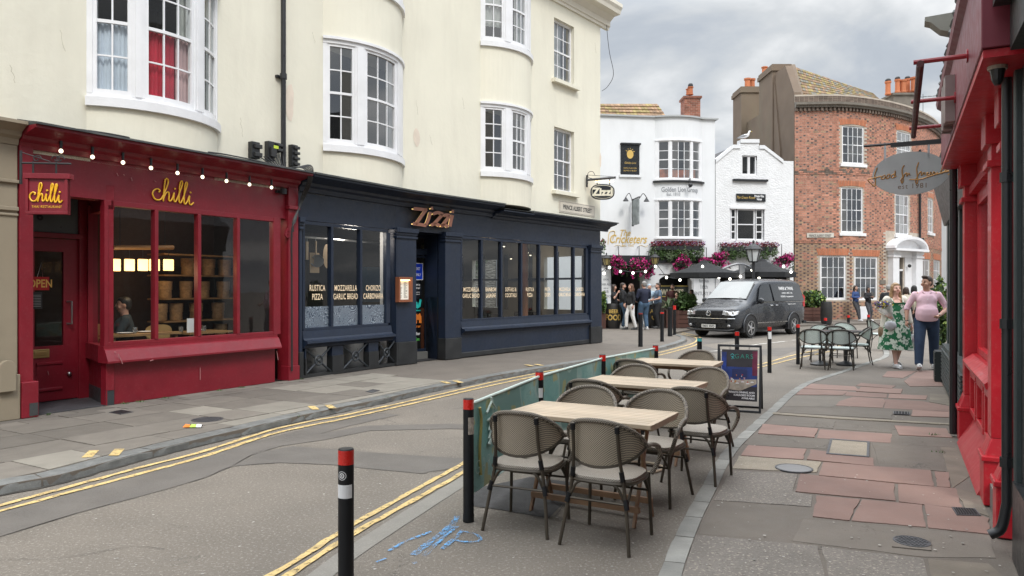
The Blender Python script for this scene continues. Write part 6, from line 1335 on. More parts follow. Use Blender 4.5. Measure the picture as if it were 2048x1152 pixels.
def rpil(u0,u1,d=0):
    m=MB(); pbox(m,P,u0+.03,u1-.03,ZR+.5,2.98,-.25,d-.05); pbox(m,P,u0,u1,2.55,2.6,-.2,d-.02); pbox(m,P,u0-.01,u1+.01,2.72,2.98,-.2,d-.01); m.build('pilaster',BRD_,rb,bev=.006)
    m=MB(); pbox(m,P,u0,u1,ZR,ZR+.36,-.25,d); m.add([P(u0,ZR+.36,d),P(u1,ZR+.36,d),P(u1-.03,ZR+.5,d-.05),P(u0+.03,ZR+.5,d-.05),P(u0,ZR+.36,-.2),P(u1,ZR+.36,-.2),P(u1-.03,ZR+.5,-.2),P(u0+.03,ZR+.5,-.2)],[(0,1,2,3),(1,5,6,2),(4,0,3,7)]); pbox(m,P,u0-.015,u1+.015,ZR+.33,ZR+.37,-.2,d+.015); m.build('pilaster_base',BRD_,rb,bev=.008)
u2=U(1967); rpil(u2-.3,u2); rpil(RB0,RB0+.3); rpil(-.2,.0)
sa,sb=RB0+.3,u2-.3; D_=-.14
m=MB(); pbox(m,P,sa,sb,ZR,.86,D_-.1,D_); m.build('stall_riser',BRD_,rb)
m=MB(); sweep(m,P,sa,sb,[(D_-.1,.86),(D_+.1,.86),(D_+.11,.9),(D_+.02,.97),(D_-.1,.98)]); m.build('window_sill',BRD_,rb)
for k in range(3):
    a=sa+.06+(sb-sa-.06)*k/3; e=a+(sb-sa-.06)/3-.12
    m=MB()
    for q in ((a,e,.36,.42),(a,e,.74,.80),(a,a+.06,.42,.74),(e-.06,e,.42,.74)): pbox(m,P,*q,D_,D_+.05)
    m.build('panel_moulding',BRD_,rb,bev=.008)
m=MB(); sweep(m,P,sa,sb,[(D_-.05,ZR),(.02,ZR),(-.0,ZR+.04),(D_,.3),(D_-.05,.3)]); m.build('sloping_plinth',mat('worn scarlet paint',(.38,.03,.035),.6,stain=.5,scol=(.25,.1,.09),ss=3),rb)
m=MB(); pbox(m,P,sa,sb,.98,1.04,D_-.1,D_-.02); pbox(m,P,sa,sb,2.5,2.98,D_-.1,D_-.02); pbox(m,P,sb-.1,sb,1.04,2.5,D_-.1,D_-.02); pbox(m,P,sa,sa+.1,1.04,2.5,D_-.1,D_-.02); pbox(m,P,(sa+sb)/2-.04,(sa+sb)/2+.04,1.04,2.5,D_-.1,D_-.02); m.build('window_frame',BRD_,rb)
m=MB(); k=0; u=sa
while u<sb: pbox(m,P,u,u+.05,2.62,2.7,D_-.02,D_+.05); u+=.1
m.build('dentils',BRD_,rb)
for a,e in ((sa+.1,(sa+sb)/2-.04),((sa+sb)/2+.04,sb-.1)): m=MB(); m.quad(P(a,1.04,D_-.05),P(e,1.04,D_-.05),P(e,2.5,D_-.05),P(a,2.5,D_-.05)); m.build('pane',GLASS,rb)
m=MB(); pbox(m,P,RB0,RB1,ZR,3.0,-3,-2.9); pbox(m,P,RB0,RB0+.1,ZR,3.0,-3,-.25); m.build('interior',mat('dark red interior',(.05,.012,.012),.8),rb)
m=MB(); pbox(m,P,u2,-.2,ZR,ZR+.17,-.9,-.04); m.build('door_step',mat('grey stone step',(.16,.16,.15),.6),rb); m=MB(); pbox(m,P,u2,-.2,ZR+.17,2.98,-.95,-.9); m.build('door',BRD_,rb)
# carved sign box on fascia
t=emp('raised_sign_box',tuple(P(U(1915,.3),3.2,.2)),0,'grey raised letter sign standing proud of the maroon fascia','sign'); a,e=-(6.6-R0.y)/dR.y,-(6.0-R0.y)/dR.y
m=MB(); n=10
for k in range(n): z0=3.04+.02*sin(k*1.3); pbox(m,P,a+(e-a)*k/n,a+(e-a)*(k+.94)/n,z0,3.42+.02*sin(k*1.3),.15,.22)
m.build('letter_block',mat('weathered silver letters',(.22,.17,.16),.4,.3,var=.2),t)
# scarlet bracket frame
t=emp('scarlet_sign_frame',tuple(P(-.1,3.19,.4)),0,'scarlet tube frame of three arms and a long rail projecting from maroon fascia','bracket')
RT=mat('scarlet tube',(.28,.012,.02),.4,coat=.3); RTD=mat('dark red timber',(.07,.018,.018),.6,var=.2)
us=[U(1942,.15)]; ys=(4.87,5.95,6.97); fu=lambda Y:-(Y-R0.y)/dR.y
for k,Y in enumerate(ys):
    u=fu(Y)+.0; m=MB(); m.tube([P(u,3.2,.14),P(u,3.2,.47)],.017,8); m.build('arm',RT,t,smooth=True); m=MB(); m.tube([P(u,3.2,.145),P(u,3.2,.16)],.045,10); m.build('flange',RT,t)
m=MB(); m.tube([P(fu(4.8),3.165,.43),P(fu(7.2),3.165,.43)],.024,8); m.build('rail',RTD,t,smooth=True)
# floodlight
t=emp('floodlight',tuple(P(U(1992,.1),2.9,.1)),0,'small security lamp with pale rim under maroon fascia','lamp'); q=P(U(1995,.05),2.9,.05); m=MB(); m.lathe([(.05,.02),(.055,.06),(.02,.08)],14,M=Matrix.Translation(q)); m.build('rim',mat('old cream plastic',(.4,.36,.3),.5),t); m=MB(); m.lathe([(.015,-.07),(.03,-.04),(.04,.02)],12,M=Matrix.Translation(q)); m.build('lens',BLACK,t)
# near black building
nb=emp('black_shopfront',tuple(P(1,ZR)),0,'black painted building front at the right edge with grey green corner post','shopfront')
m=MB(); pbox(m,P,.42,8.8,ZR,7.4,-.6,-.08); pbox(m,P,.42,8.8,ZR,.5,-.3,-.04); m.build('wall',BLACK,nb); m=MB(); pbox(m,P,.36,.46,.1,4.6,-.3,-.05); m.build('corner_post',DGL,nb,bev=.008)
m=MB(); pbox(m,P,.86,3,3.2,3.35,-.1,.1); pbox(m,P,.86,3,2.95,3.2,-.1,.02); m.build('fascia',DG,nb)
t=emp('drainpipe',tuple(P(.3,ZR)),0,'black drainpipe with open shoe at the foot beside scarlet doorway','drainpipe'); m=MB(); m.tube(spline([P(.27,ZR+.09,.06),P(.27,ZR+.14,.0),P(.27,ZR+.3,-.03)],4)+[P(.27,3.0,-.03)],.03,10); m.build('pipe',BLACK,t,smooth=True)
for z in (.55,1.4,2.3): m=MB(); m.tube([P(.27,z,-.03),P(.27,z+.06,-.03)],.04,10); m.build('collar',BLACK,t)
# restaurant beyond: dark green
FF0=U(1868.5); fz=3.0
ff=emp('dark_green_shopfront',tuple(P(FF0,ZR)),0,'dark green vegetarian restaurant front beyond the scarlet shop','shopfront')
m=MB(); pbox(m,P,FF0,RB0-.02,ZR,3.2,-4,-.3); m.build('wall',DG,ff)
for a,w in ((FF0,.4),(FF0+1.6,.18),(FF0+2.9,.18),(RB0-.5,.28)): m=MB(); pbox(m,P,a,a+w,ZR,3.0,-.4,-.19); m.build('pilaster',DGL,ff,bev=.008)
m=MB(); pbox(m,P,FF0-.02,FF0+.45,ZR,.55,-.3,.0); m.build('brick_plinth',DG,ff)
for r_ in range(5):
    for c_ in range(3): m=MB(); o_=(r_%2)*.07; pbox(m,P,FF0-.02+c_*.155+(.0 if c_ else 0),FF0-.02+c_*.155+.145,ZR+.01+r_*.1,ZR+.1+r_*.1,0,.012); m.build('brick',DG,ff)
m=MB(); pbox(m,P,FF0+.5,RB0-.6,ZR,.7,-.22,-.1); 
for k in range(9): pbox(m,P,FF0+.6,RB0-.7,.12+k*.06,.15+k*.06,-.1,-.075)
m.build('stall_riser',DGL,ff)
m=MB(); pbox(m,P,FF0+.45,RB0-.5,.95,2.5,-.28,-.26); m.build('pane',GLASSD,ff)
m=MB(); sweep(m,P,FF0-.05,RB0-.02,[(-.32,2.75),(-.15,2.75),(.0,3.4),(.02,3.5),(-.22,3.55)]); m.build('fascia',DG,ff)
m=MB(); sweep(m,P,FF0-.1,RB0-.02,[(.02,3.5),(.04,3.55),(-3.5,5.6),(-3.5,3.3),(-.2,3.5)]); m.build('roof',SLT,ff)
t=emp('drainpipe',tuple(P(RB0-.1,ZR)),0,'black drainpipe between dark green and scarlet shopfronts','drainpipe'); m=MB(); m.tube([P(RB0-.08,ZR+.02,.03),P(RB0-.08,3.3,.03)],.04,8); m.build('pipe',BLACK,t,smooth=True)
t=emp('stone_gutter_end',tuple(P(RB0+1.5,5,.2)),0,'grey moulded stone bracket jutting from the upper wall at top right','bracket')
sY=7.6; u=fu(sY); zc=lambda py:1.65+(576-py)/FL*sY
m=MB(); q=[(.0,zc(28)),(.32,zc(30)),(.32,zc(38)),(.27,zc(42)),(.18,zc(60)),(.1,zc(66)),(0,zc(66))]; sweep(m,P,u-.1,u+.1,q); m.build('bracket',mat('grey stucco bracket',(.3,.3,.27),.8,stain=.4),t)
# oval hanging sign
t=emp('oval_grey_sign',tuple(P(fu(8.8),3,.44)),0,'grey metal oval sign with gold script food for friends on black bar','hanging sign')
OS=lambda x,z,d=0:P(fu(8.8)+d,3.045+z,.44-x)
ovalgrey=mat('zinc grey metal',(.38,.39,.385),.4,.3,var=.12,vs=3,bump=.03)
q=[(.41*cos(2*PI*i/48),.262*sin(2*PI*i/48)) for i in range(48)]; m=MB(); k=48
m.add([OS(x,z,-.012) for x,z in q]+[OS(x,z,.012) for x,z in q],[tuple(range(k))[::-1],tuple(range(k,2*k))]+[(i,(i+1)%k,k+(i+1)%k,k+i) for i in range(k)]); m.build('oval_plate',ovalgrey,t)
BRZ=mat('bronze lettering',(.38,.20,.07),.4,.5,bump=0)
def C2(x,y): return ((x-342)/2.4/FL*9.05*1.10, -(y-832)/2.4/FL*9.05)
SC=[[(215,795),(205,830),(208,860),(205,885),(190,870),(178,852),(200,845),(232,838)],[(238,836),(230,850),(242,850),(246,836),(240,834)],[(256,832),(250,850),(262,846),(264,832),(256,832)],[(284,830),(272,836),(272,850),(284,842),(286,815),(282,845),(290,842)],
[(320,792),(312,815),(316,860),(312,877),(308,860),(318,845),(322,835),(330,830),(330,846),(338,832),(342,842)],
[(375,783),(368,815),(372,865),(368,885),(364,868),(376,838),(384,828),(386,846),(394,832)],[(398,832),(398,844)],[(404,838),(412,834),(404,846),(418,844),(420,832),(426,845),(432,832),(438,844),(446,836),(442,846),(452,842)],[(470,792),(458,838),(466,840)],[(472,832),(485,822),(495,828),(478,834),(462,838)],[(340,862),(380,864),(430,848),(470,838),(510,832),(495,840),(485,852)]]
strokes('script_lettering',[[C2(x,y) for x,y in p] for p in SC],OS,0,0,(1,1),.014,.0075,BRZ,t,n=4)
lettering('lettering','est 1981',OS,.03,-.185,.0135,.085,mat('dark bronze letter',(.16,.1,.06),.5),t,bold=0,sp=1.1)
m=MB(); m.tube([P(fu(8.8),3.42,.95),P(fu(8.8),3.42,.0)],.017,6); pbox(m,P,fu(8.8)-.03,fu(8.8)+.03,3.38,3.43,.1,.65); m.build('bar',IRON,t)
for x in (-.27,.2): m=MB(); pbox(m,lambda a,z,d:OS(a,z,d),x-.012,x+.012,.17,.36,-.012,.012); m.build('hanger',STEEL,t)
# side wires from cornice corner of cream building
t=emp('hanging_wire',tuple(LP(UC+.3,ZE)),0,'thin loose wire looping down beside the cream building corner','wire'); m=MB(); q=at(1213,20,21.5); m.tube(spline([q,at(1214,60,21.5),at(1219,105,21.5),at(1227,148,21.5),at(1216,172,21.5),at(1204,182,21.4)],5),.008,4); m.build('wire',CAB,t)
# ================= street furniture
REDB=mat('glossy red bollard band',(.60,.018,.012),.3,bump=0,coat=.3); BOLM=mat('satin black bollard',(.009,.0095,.011),.45,var=.2,bump=.04,bs=12,spec=.3)
def bollard(px,Y,label,z0=0,h=.87,r=.038,band=REDB,bh_=.075,grey=False,extra=None,x=None):
    x=(px-1024)/FL*Y; t=emp('bollard',(x,Y,z0),0,label,'bollard','slim black bollards along the street'); T=Matrix.Translation((x,Y,z0))
    m=MB(); m.lathe([(r*1.04,-.02),(r*1.04,.05),(r,.06),(r,h-bh_)],20,M=T,cap=False); m.build('post',BOLM,t,smooth=True)
    m=MB(); m.lathe([(r*1.012,h-bh_),(r*1.012,h-.006)],20,M=T,cap=False); m.build('band',band,t,smooth=True)
    m=MB(); m.lathe([(r*1.012,h-.006),(r*.9,h),(.001,h)],20,M=T,cap=False); m.build('cap',BOLM,t,smooth=True)
    return t,T,r,h
def wrapstick(t,T,r,z0,z1,a0,a1,m_,name='sticker'):
    m=MB(); n=8
    for i in range(n):
        a,b_=a0+(a1-a0)*i/n,a0+(a1-a0)*(i+1)/n; rr_=r*1.02
        m.add([T@Vector((rr_*cos(a),rr_*sin(a),z0)),T@Vector((rr_*cos(b_),rr_*sin(b_),z0)),T@Vector((rr_*cos(b_),rr_*sin(b_),z1)),T@Vector((rr_*cos(a),rr_*sin(a),z1))],[(0,1,2,3)])
    return m.build(name,m_,t)
PAPER=mat('white paper sticker',(.72,.72,.72),.5,bump=.1,bs=40)
t,T,r,h=bollard(692,3.6,'nearest black bollard with red band, white patch and round skull sticker')
wrapstick(t,T,r,h-.235,h-.17,R(-155),R(-30),PAPER)
# round sticker
m=MB(); zc=h-.125
def onb(a,z,k=1.025): return T@Vector((r*k*cos(a),r*k*sin(a),z))
ac=R(-108)
def ring_(r0,r1,mm,k): 
    m=MB(); n=20
    for i in range(n):
        t0,t1=2*PI*i/n,2*PI*(i+1)/n; m.add([onb(ac+r0*cos(t0)/r,zc+r0*sin(t0),k),onb(ac+r1*cos(t0)/r,zc+r1*sin(t0),k),onb(ac+r1*cos(t1)/r,zc+r1*sin(t1),k),onb(ac+r0*cos(t1)/r,zc+r0*sin(t1),k)],[(0,1,2,3)])
    m.build('round_sticker',mm,t)
ring_(0,.024,BLACK,1.02); ring_(.019,.0215,PAPER,1.03); ring_(.008,.013,PAPER,1.03); ring_(0,.004,PAPER,1.03)
bl2=bollard(937,5.23,'black bollard with red band at near end of the teal barrier')
wrapstick(bl2[0],bl2[1],bl2[2],.62,.74,R(-90),R(0),mat('torn label',(.35,.3,.25),.6,var=.6,vs=30))
b3=bollard(1079,6.91,'black bollard with red band between first and second teal barrier panels'); wrapstick(b3[0],b3[1],b3[2],.63,.72,R(-120),R(-40),PAPER)
b4=bollard(1205,8.68,'black bollard with red band between second and third teal barrier panels')
b5=bollard(1311,10.1,'black bollard with red band at the far end of the teal barrier')
TB_=mat('turquoise tape',(.08,.5,.5),.5)
bollard(1399,11.7,'black bollard with turquoise band instead of red beyond the wooden tables',band=TB_,bh_=.05,h=.86)
bollard(1474,13.3,'black bollard with red band just behind the a-board sign')
x8=bollard(1539,14.4,'black bollard with red band and white label standing alone in front of the van wheel',h=.9); wrapstick(x8[0],x8[1],x8[2],.66,.80,R(-150),R(-30),PAPER)
bollard(1596,16.0,'black bollard with red band left of the green wicker chairs')
bollard(1651,19.4,'black bollard with red band hidden behind mint chairs near the van tail'); bollard(1697,21.4,'black bollard with red band before the leaning woman in blue'); bollard(1737,21.7,'black bollard with red band left of the walking woman')
DKR=mat('dark red cap band',(.25,.02,.02),.5)
bollard(1281,19.9,'thick dark bollard at pavement corner near the group of drinkers',z0=ZK,h=.9,r=.06,band=DKR,bh_=.04); bollard(1324,21.8,'thick dark bollard right of drinkers with dull red top',z0=ZK,h=.86,r=.055,band=REDB,bh_=.05)
bollard(1340,24.2,'plain fluted black bollard without red band at the kerb tip',z0=ZK,h=.94,r=.075,band=BOLM); bollard(1349,24.9,'black bollard with red top beside the plain fluted one',z0=ZK,h=.98,r=.05,band=REDB,bh_=.14)
# ---------------- barrier banners
def bannermat():
    m,N,L,b=nt_new('teal printed banner'); tc=N.new('ShaderNodeTexCoord').outputs['Object']
    n=noi(N,L,tc,2.4,3); c=mixc(N,L,step(N,L,n,.35,.65),(.18,.40,.37),(.36,.56,.51))
    v=N.new('ShaderNodeTexVoronoi'); v.feature='DISTANCE_TO_EDGE'; v.inputs['Scale'].default_value=14; L.new(tc,v.inputs['Vector']); c=mixc(N,L,step(N,L,v.outputs['Distance'],.0,.035,.35,0),c,(.07,.18,.16))
    n2=noi(N,L,tc,1.3,2,sc=(1,1,.6)); c=mixc(N,L,step(N,L,n2,.60,.62,0,.7),c,(.40,.52,.47)); c=mixc(N,L,step(N,L,n2,.62,.63),c,(.18,.33,.30))
    n3=noi(N,L,tc,5,1); c=mixc(N,L,mth(N,L,'MULTIPLY',step(N,L,n3,.60,.62),.7),c,(.45,.40,.14)); L.new(c,b.inputs['Base Color']); b.inputs['Roughness'].default_value=.5; return m
BAN=bannermat(); TUBE=mat('pale mint tube',(.55,.66,.60),.35)
def xyb(b): return b[1].translation
ALL=[bl2,b3,b4,b5]; BL=('nearest teal printed barrier panel with outlined letters, left of first table','middle teal printed barrier panel between second and third bollards','farthest teal printed barrier panel by third wooden table')
LETW=mat('pale banner print',(.50,.60,.55),.6,bump=0)
for k in range(3):
    a,b_=xyb(ALL[k]),xyb(ALL[k+1]); d=(b_-a).normalized(); a=a+d*.05; b_=b_-d*.05; Lb=(b_-a).length; n_=Vector((d.y,-d.x,0))
    t=emp('barrier_banner',(a.x,a.y,0),0,BL[k],'barrier','teal barrier banners'); q=lambda u,z,dd=0:Vector((a.x+d.x*u+n_.x*dd,a.y+d.y*u+n_.y*dd,z))
    m=MB(); N_=16
    for i in range(N_):
        u0,u1=Lb*i/N_,Lb*(i+1)/N_; w0,w1=.012*sin(u0*5+k),.012*sin(u1*5+k)
        for s in (.0,.004): m.add([q(u0,.18,w0+s),q(u1,.18,w1+s),q(u1,.82,s),q(u0,.82,s)],[(0,1,2,3)])
    m.build('banner',BAN,t,smooth=2)
    m=MB(); m.tube([q(-.03,.825,0),q(Lb+.03,.825,0)],.013,8); m.tube([q(0,.18,0),q(Lb,.18,0)],.008,6); m.build('rail',TUBE,t,smooth=True)
    if k==0:
        lettering('lettering','GARS',q,.02,.305,.022,.15,LETW,t,align='LEFT',sp=1.25,bold=-.0035)
        strokes('glyph',[[(.0,.2),(.1,.27)],[(.1,.27),(.2,.2)],[(.1,.3),(.1,.26)],[(.02,.14),(.18,.15)],[(.05,.06),(.11,.13),(.12,.02),(.06,-.05)],[(.04,.0),(.1,.06)],[(.03,-.04),(.11,.0)],[(.12,.08),(.19,.12)],[(.12,.05),(.2,-.04)]],q,.26,.52,(1,1),.022,.009,LETW,t)
        strokes('gold_swirl',[[(.12,.55),(.1,.9),(.13,1.3),(.1,1.5)]],q,.02,.0,(1,.52),.02,.012,mat('gold print',(.35,.3,.1),.5),t)
# ---------------- wicker chairs
def weave(name,c1,c2,k=.0135,zf=1.0):
    m,N,L,b=nt_new(name); tc=N.new('ShaderNodeTexCoord').outputs['Object']; s=N.new('ShaderNodeSeparateXYZ'); L.new(tc,s.inputs[0])
    w=2*PI/k; sx=mth(N,L,'SINE',mth(N,L,'MULTIPLY',s.outputs[0],w)); yz=mth(N,L,'ADD',s.outputs[1],s.outputs[2]); sy=mth(N,L,'SINE',mth(N,L,'MULTIPLY',yz,w*zf)); f=mth(N,L,'MULTIPLY',sx,sy)
    c=mixc(N,L,step(N,L,f,-.25,.25),c1,c2); n=noi(N,L,tc,6,3); c=mixc(N,L,step(N,L,n,.3,.7,0,.25),c,tuple(x*.6 for x in c2)); L.new(c,b.inputs['Base Color']); b.inputs['Roughness'].default_value=.6
    bp=N.new('ShaderNodeBump'); bp.inputs['Strength'].default_value=.4; bp.inputs['Distance'].default_value=.004; L.new(f,bp.inputs['Height']); L.new(bp.outputs[0],b.inputs['Normal']); return m
def chair_proto(wv,wseat,fr,bind,label):
    t=emp('wicker_chair',(0,0,0),0,label,'chair'); L_=True
    def bld_(mb,n,m_): return mb.build(n,m_,t,local=True,smooth=True)
    # backrest surface
    A=R(78); rad=.265
    def bp(a,z): rr_=rad+.05*(z-.5); return Vector((rr_*1.0*sin(a),.03-rr_*cos(a),z))
    topz=lambda a:.815-.17*(abs(a)/A)**2.2; botz=lambda a:.52+.12*(abs(a)/A)**2
    m=MB(); na,nz_=18,5; v=[]
    for i in range(na+1):
        a=-A+2*A*i/na
        for j in range(nz_+1): z=botz(a)+(topz(a)-botz(a))*j/nz_; v.append(bp(a,z))
    f=[(i*(nz_+1)+j,(i+1)*(nz_+1)+j,(i+1)*(nz_+1)+j+1,i*(nz_+1)+j+1) for i in range(na) for j in range(nz_)]
    m.add(v,f); m.add([p*1.0+Vector((0,.006,0)) for p in v],f); bld_(m,'backrest',wv)
    top=[bp(-A+2*A*i/16,topz(-A+2*A*i/16)) for i in range(17)]; bot=[bp(-A+2*A*i/16,botz(-A+2*A*i/16)) for i in range(17)]
    arm=lambda s:[Vector((s*.275,.07,.635)),Vector((s*.283,.17,.60)),Vector((s*.275,.225,.53)),Vector((s*.25,.215,.46)),Vector((s*.225,.19,.41))]
    m=MB(); m.tube(spline(arm(-1)[::-1]+top+arm(1),3),.016,8); bld_(m,'arm_rail',bind)
    m=MB(); m.tube(bot,.010,6); bld_(m,'lower_rail',fr)
    # seat
    sq=super_oval(.225,.215,24,3.2); m=MB(); k=len(sq); m.add([(x,y,.425) for x,y in sq]+[(x,y,.448) for x,y in sq]+[(x*.85,y*.85,.456) for x,y in sq],[tuple(range(k))[::-1],tuple(range(2*k,3*k))]+[(i,(i+1)%k,k+(i+1)%k,k+i) for i in range(k)]+[(k+i,k+(i+1)%k,2*k+(i+1)%k,2*k+i) for i in range(k)]); bld_(m,'seat',wseat)
    m=MB(); m.tube([(x*1.03,y*1.03,.42) for x,y in sq],.013,6,closed=True); bld_(m,'seat_frame',fr)
    for s in (-1,1):
        m=MB(); m.tube(spline([(s*.235,-.27,0),(s*.205,-.225,.22),(s*.175,-.20,.42),(s*.155,-.225,.6),(s*.15,-.25,.79)],4),[.012]*17,8); bld_(m,'rear_leg',fr)
        m=MB(); m.tube(spline([(s*.225,.20,0),(s*.215,.19,.25),(s*.21,.18,.42)],4),.012,8); bld_(m,'front_leg',fr)
        for p,q in (((s*.19,-.21,.30),(s*.1,-.215,.42)),((s*.2,-.2,.30),(s*.205,-.05,.42)),((s*.215,.18,.30),(s*.21,.05,.42)),((s*.21,.19,.30),(s*.1,.2,.42))):
            a_,b__=Vector(p),Vector(q); m=MB(); m.tube(spline([a_,(a_+b__)/2+Vector((0,0,.03)),b__],3),.009,6); bld_(m,'brace',fr)
        for q_,k_ in (([(s*.205,-.222,.27),(s*.19,-.21,.33)],.0175),([(s*.172,-.203,.44),(s*.163,-.21,.5)],.017),([(s*.15,-.247,.745),(s*.149,-.25,.785)],.017)): m=MB(); m.tube(q_,k_,8); bld_(m,'binding',BOLM)
    for q_ in ([(-.2,-.215,.30),(.2,-.215,.30)],[(-.215,.19,.30),(.215,.19,.30)]): m=MB(); m.tube(q_,.008,6); bld_(m,'stretcher',fr)
    return t
BRZF=mat('antique bronze chair frame',(.060,.048,.034),.42,.35,var=.25,vs=8,bump=.05); BINDB=weave('bronze weave rim',(.04,.033,.028),(.26,.22,.17),.016)
WV1=weave('taupe woven back',(.05,.04,.03),(.50,.42,.315)); WS1=weave('taupe woven seat',(.12,.10,.085),(.56,.50,.42))
WV2=weave('mint woven back',(.16,.19,.17),(.66,.74,.70),.02); WS2=weave('mint woven seat',(.36,.43,.41),(.72,.80,.77),.02); BR2=mat('brown metal chair frame',(.045,.036,.028),.4,.3)
p1=chair_proto(WV1,WS1,BRZF,BINDB,'brown wicker armchair in front at left side of nearest wooden table'); p2=chair_proto(WV2,WS2,BR2,BR2,'mint wicker armchair')
used={}
def place(proto,x,y,head,label,group):
    o=proto if proto.name not in used else copy_tree(proto)
    used[proto.name]=1; o.location=(x,y,0.0); o.rotation_euler=(0,0,-R(head)); o['label']=label; o['group']=group; return o
ln=Vector((.88,-.474)); sh_=Vector((.474,.88))
T1c,T2c,T3c=Vector((.577,5.41)),Vector((1.26,7.18)),Vector((1.98,9.15))
def rel(T,a,b_): p=T+ln*a+sh_*b_; return p.x,p.y
g1='brown wicker armchairs at the wooden tables'
place(p1,.12,5.19,23,'brown wicker armchair at front left of nearest wooden table, litter on seat',g1); place(p1,.64,4.88,28.8,'brown wicker armchair closest to camera, back turned, front right of nearest wooden table',g1)
place(p1,*rel(T1c,-.30,.56),205,'brown wicker armchair on far left side of nearest wooden table facing the camera',g1); place(p1,*rel(T1c,.27,.60),213,'brown wicker armchair on far right side of nearest wooden table facing the camera',g1)
place(p1,1.61,6.385,33,'brown wicker armchair standing at the kerb on the right, near side of the middle table',g1); place(p1,*rel(T2c,-.3,-.45),27,'brown wicker armchair mostly hidden between nearest and middle tables',g1)
place(p1,*rel(T2c,-.30,.55),207,'brown wicker armchair on far left side of the middle table',g1); place(p1,*rel(T2c,.42,.62),218,'brown wicker armchair on far right side of middle table left of the a-board',g1)
place(p1,*rel(T3c,-.28,-.52),30,'brown wicker armchair with dark back on near side of the farthest wooden table',g1); place(p1,*rel(T3c,.12,.62),210,'brown wicker armchair beyond the farthest wooden table',g1)
bm=MB(); x,y=.12-.03,5.19; bm.add([(x-.03,y,.463),(x,y-.02,.468),(x+.035,y+.004,.464),(x+.01,y+.025,.47)],[(0,1,2,3)]); tag(bm.build('napkin',PAPER),'crumpled white napkin scrap on seat of the front left wicker chair','litter')
g2='mint wicker armchairs further along the kerb'
for px,Y,h_,lab in ((1626,15.2,24,'mint wicker armchair nearest the alone bollard, back turned, left of the pair'),(1683,14.95,27,'mint wicker armchair on the right of the near pair, back turned'),(1643,16.6,200,'mint wicker armchair with pale back facing camera behind the left of the near pair'),(1690,17.6,190,'mint wicker armchair farthest back with pale rounded back'),(1716,15.9,290,'mint wicker armchair side on at the right of mint group'),(1668,16.4,20,'mint wicker armchair with dark back between the two pale backs'),(1757,19.6,100,'mint wicker armchair side on just behind the walking woman')):
    place(p2,(px-1024)/FL*Y,Y,h_,lab,g2)
# slatted tables
OAK=mat('bare teak slat',(.47,.375,.27),.6,var=.16,vs=2.5,bump=.12,bs=40,orand=.13,stain=.25,scol=(.3,.2,.12),ss=5,ssc=(.6,4,4)); OAKL=mat('teak table leg',(.27,.16,.09),.55,var=.2,orand=.1)
def table_proto():
    t=emp('slatted_table',(0,0,0),0,'x','table'); L,Wd=1.12,.62; n=9
    for i in range(n):
        y0=-Wd/2+.035+(Wd-.07)*i/n; m=MB(); m.box((-L/2+.04,y0+.003,.722),(L/2-.04,y0+(Wd-.07)/n-.003,.742)); m.build('slat',OAK,t,local=True,bev=.003)
    for a in (-1,1): m=MB(); m.box((-L/2,a*(Wd/2-.0175)-.0175,.715),(L/2,a*(Wd/2-.0175)+.0175,.744)); m.build('edge_slat',OAK,t,local=True,bev=.003)
    for a in (-1,1): m=MB(); m.box((a*(L/2-.02)-.02,-Wd/2+.036,.7),(a*(L/2-.02)+.02,Wd/2-.036,.7425)); m.build('end_slat',OAK,t,local=True,bev=.003)
    for a in (-1,1):
        for b_ in (-1,1):
            m=MB(); s=a*.40; m.M=Matrix.Translation((s+.012*b_,0,.36))@Matrix.Rotation(R(24)*b_,4,'X'); m.box((-.010,-.016,-.395),(.010,.016,.385)); m.build('leg',OAKL,t,local=True,bev=.002)
    for (y,z) in ((.13,.12),(-.13,.12),(.05,.66),): m=MB(); m.box((-.42,y-.015,z-.02),(.42,y+.015,z+.02)); m.build('crossbar',OAKL,t,local=True)
    return t
tp0=table_proto()
for k,(T,lab,a) in enumerate(((T1c,'nearest bare slatted wooden table, its near edge facing camera',-29.5),(T2c,'middle bare slatted wooden table behind the nearest one',-31),(T3c,'farthest bare slatted wooden table near the a-board sign',-27))):
    o=tp0 if k==0 else copy_tree(tp0); o.location=(T.x,T.y,0); o.rotation_euler=(0,0,R(a)); o['label']=lab; o['group']='slatted wooden tables'
o=emp('stool_ring',(*rel(T2c,.1,-.25),0),0,'pale metal ring of a round stool base on the ground under middle table','stool base'); m=MB(); c=rel(T2c,.12,-.4); m.tube([(c[0]+.2*cos(2*PI*i/24),c[1]+.2*sin(2*PI*i/24),.012) for i in range(24)],.012,6,closed=True); m.build('ring',OAK,o,smooth=True)
# mint group round tables
for px,Y,lab in ((1640,15.85,'small round dark pedestal table among mint chairs on the left'),(1692,15.8,'small round dark pedestal table among mint chairs on the right')):
    x=(px-1024)/FL*Y; t=emp('pedestal_table',(x,Y,0),0,lab,'table','pedestal tables'); T=Matrix.Translation((x,Y,0)); m=MB(); m.lathe([(.33,.715),(.34,.73),(.33,.745)],24,M=T); m.build('tabletop',BLACK,t,smooth=True); m=MB(); m.tube([(x,Y,.02),(x,Y,.72)],.03,8); m.build('column',BLACK,t); m=MB(); m.lathe([(.2,0),(.2,.03),(.05,.09),(.03,.1)],16,M=T); m.build('foot',BLACK,t,smooth=True)
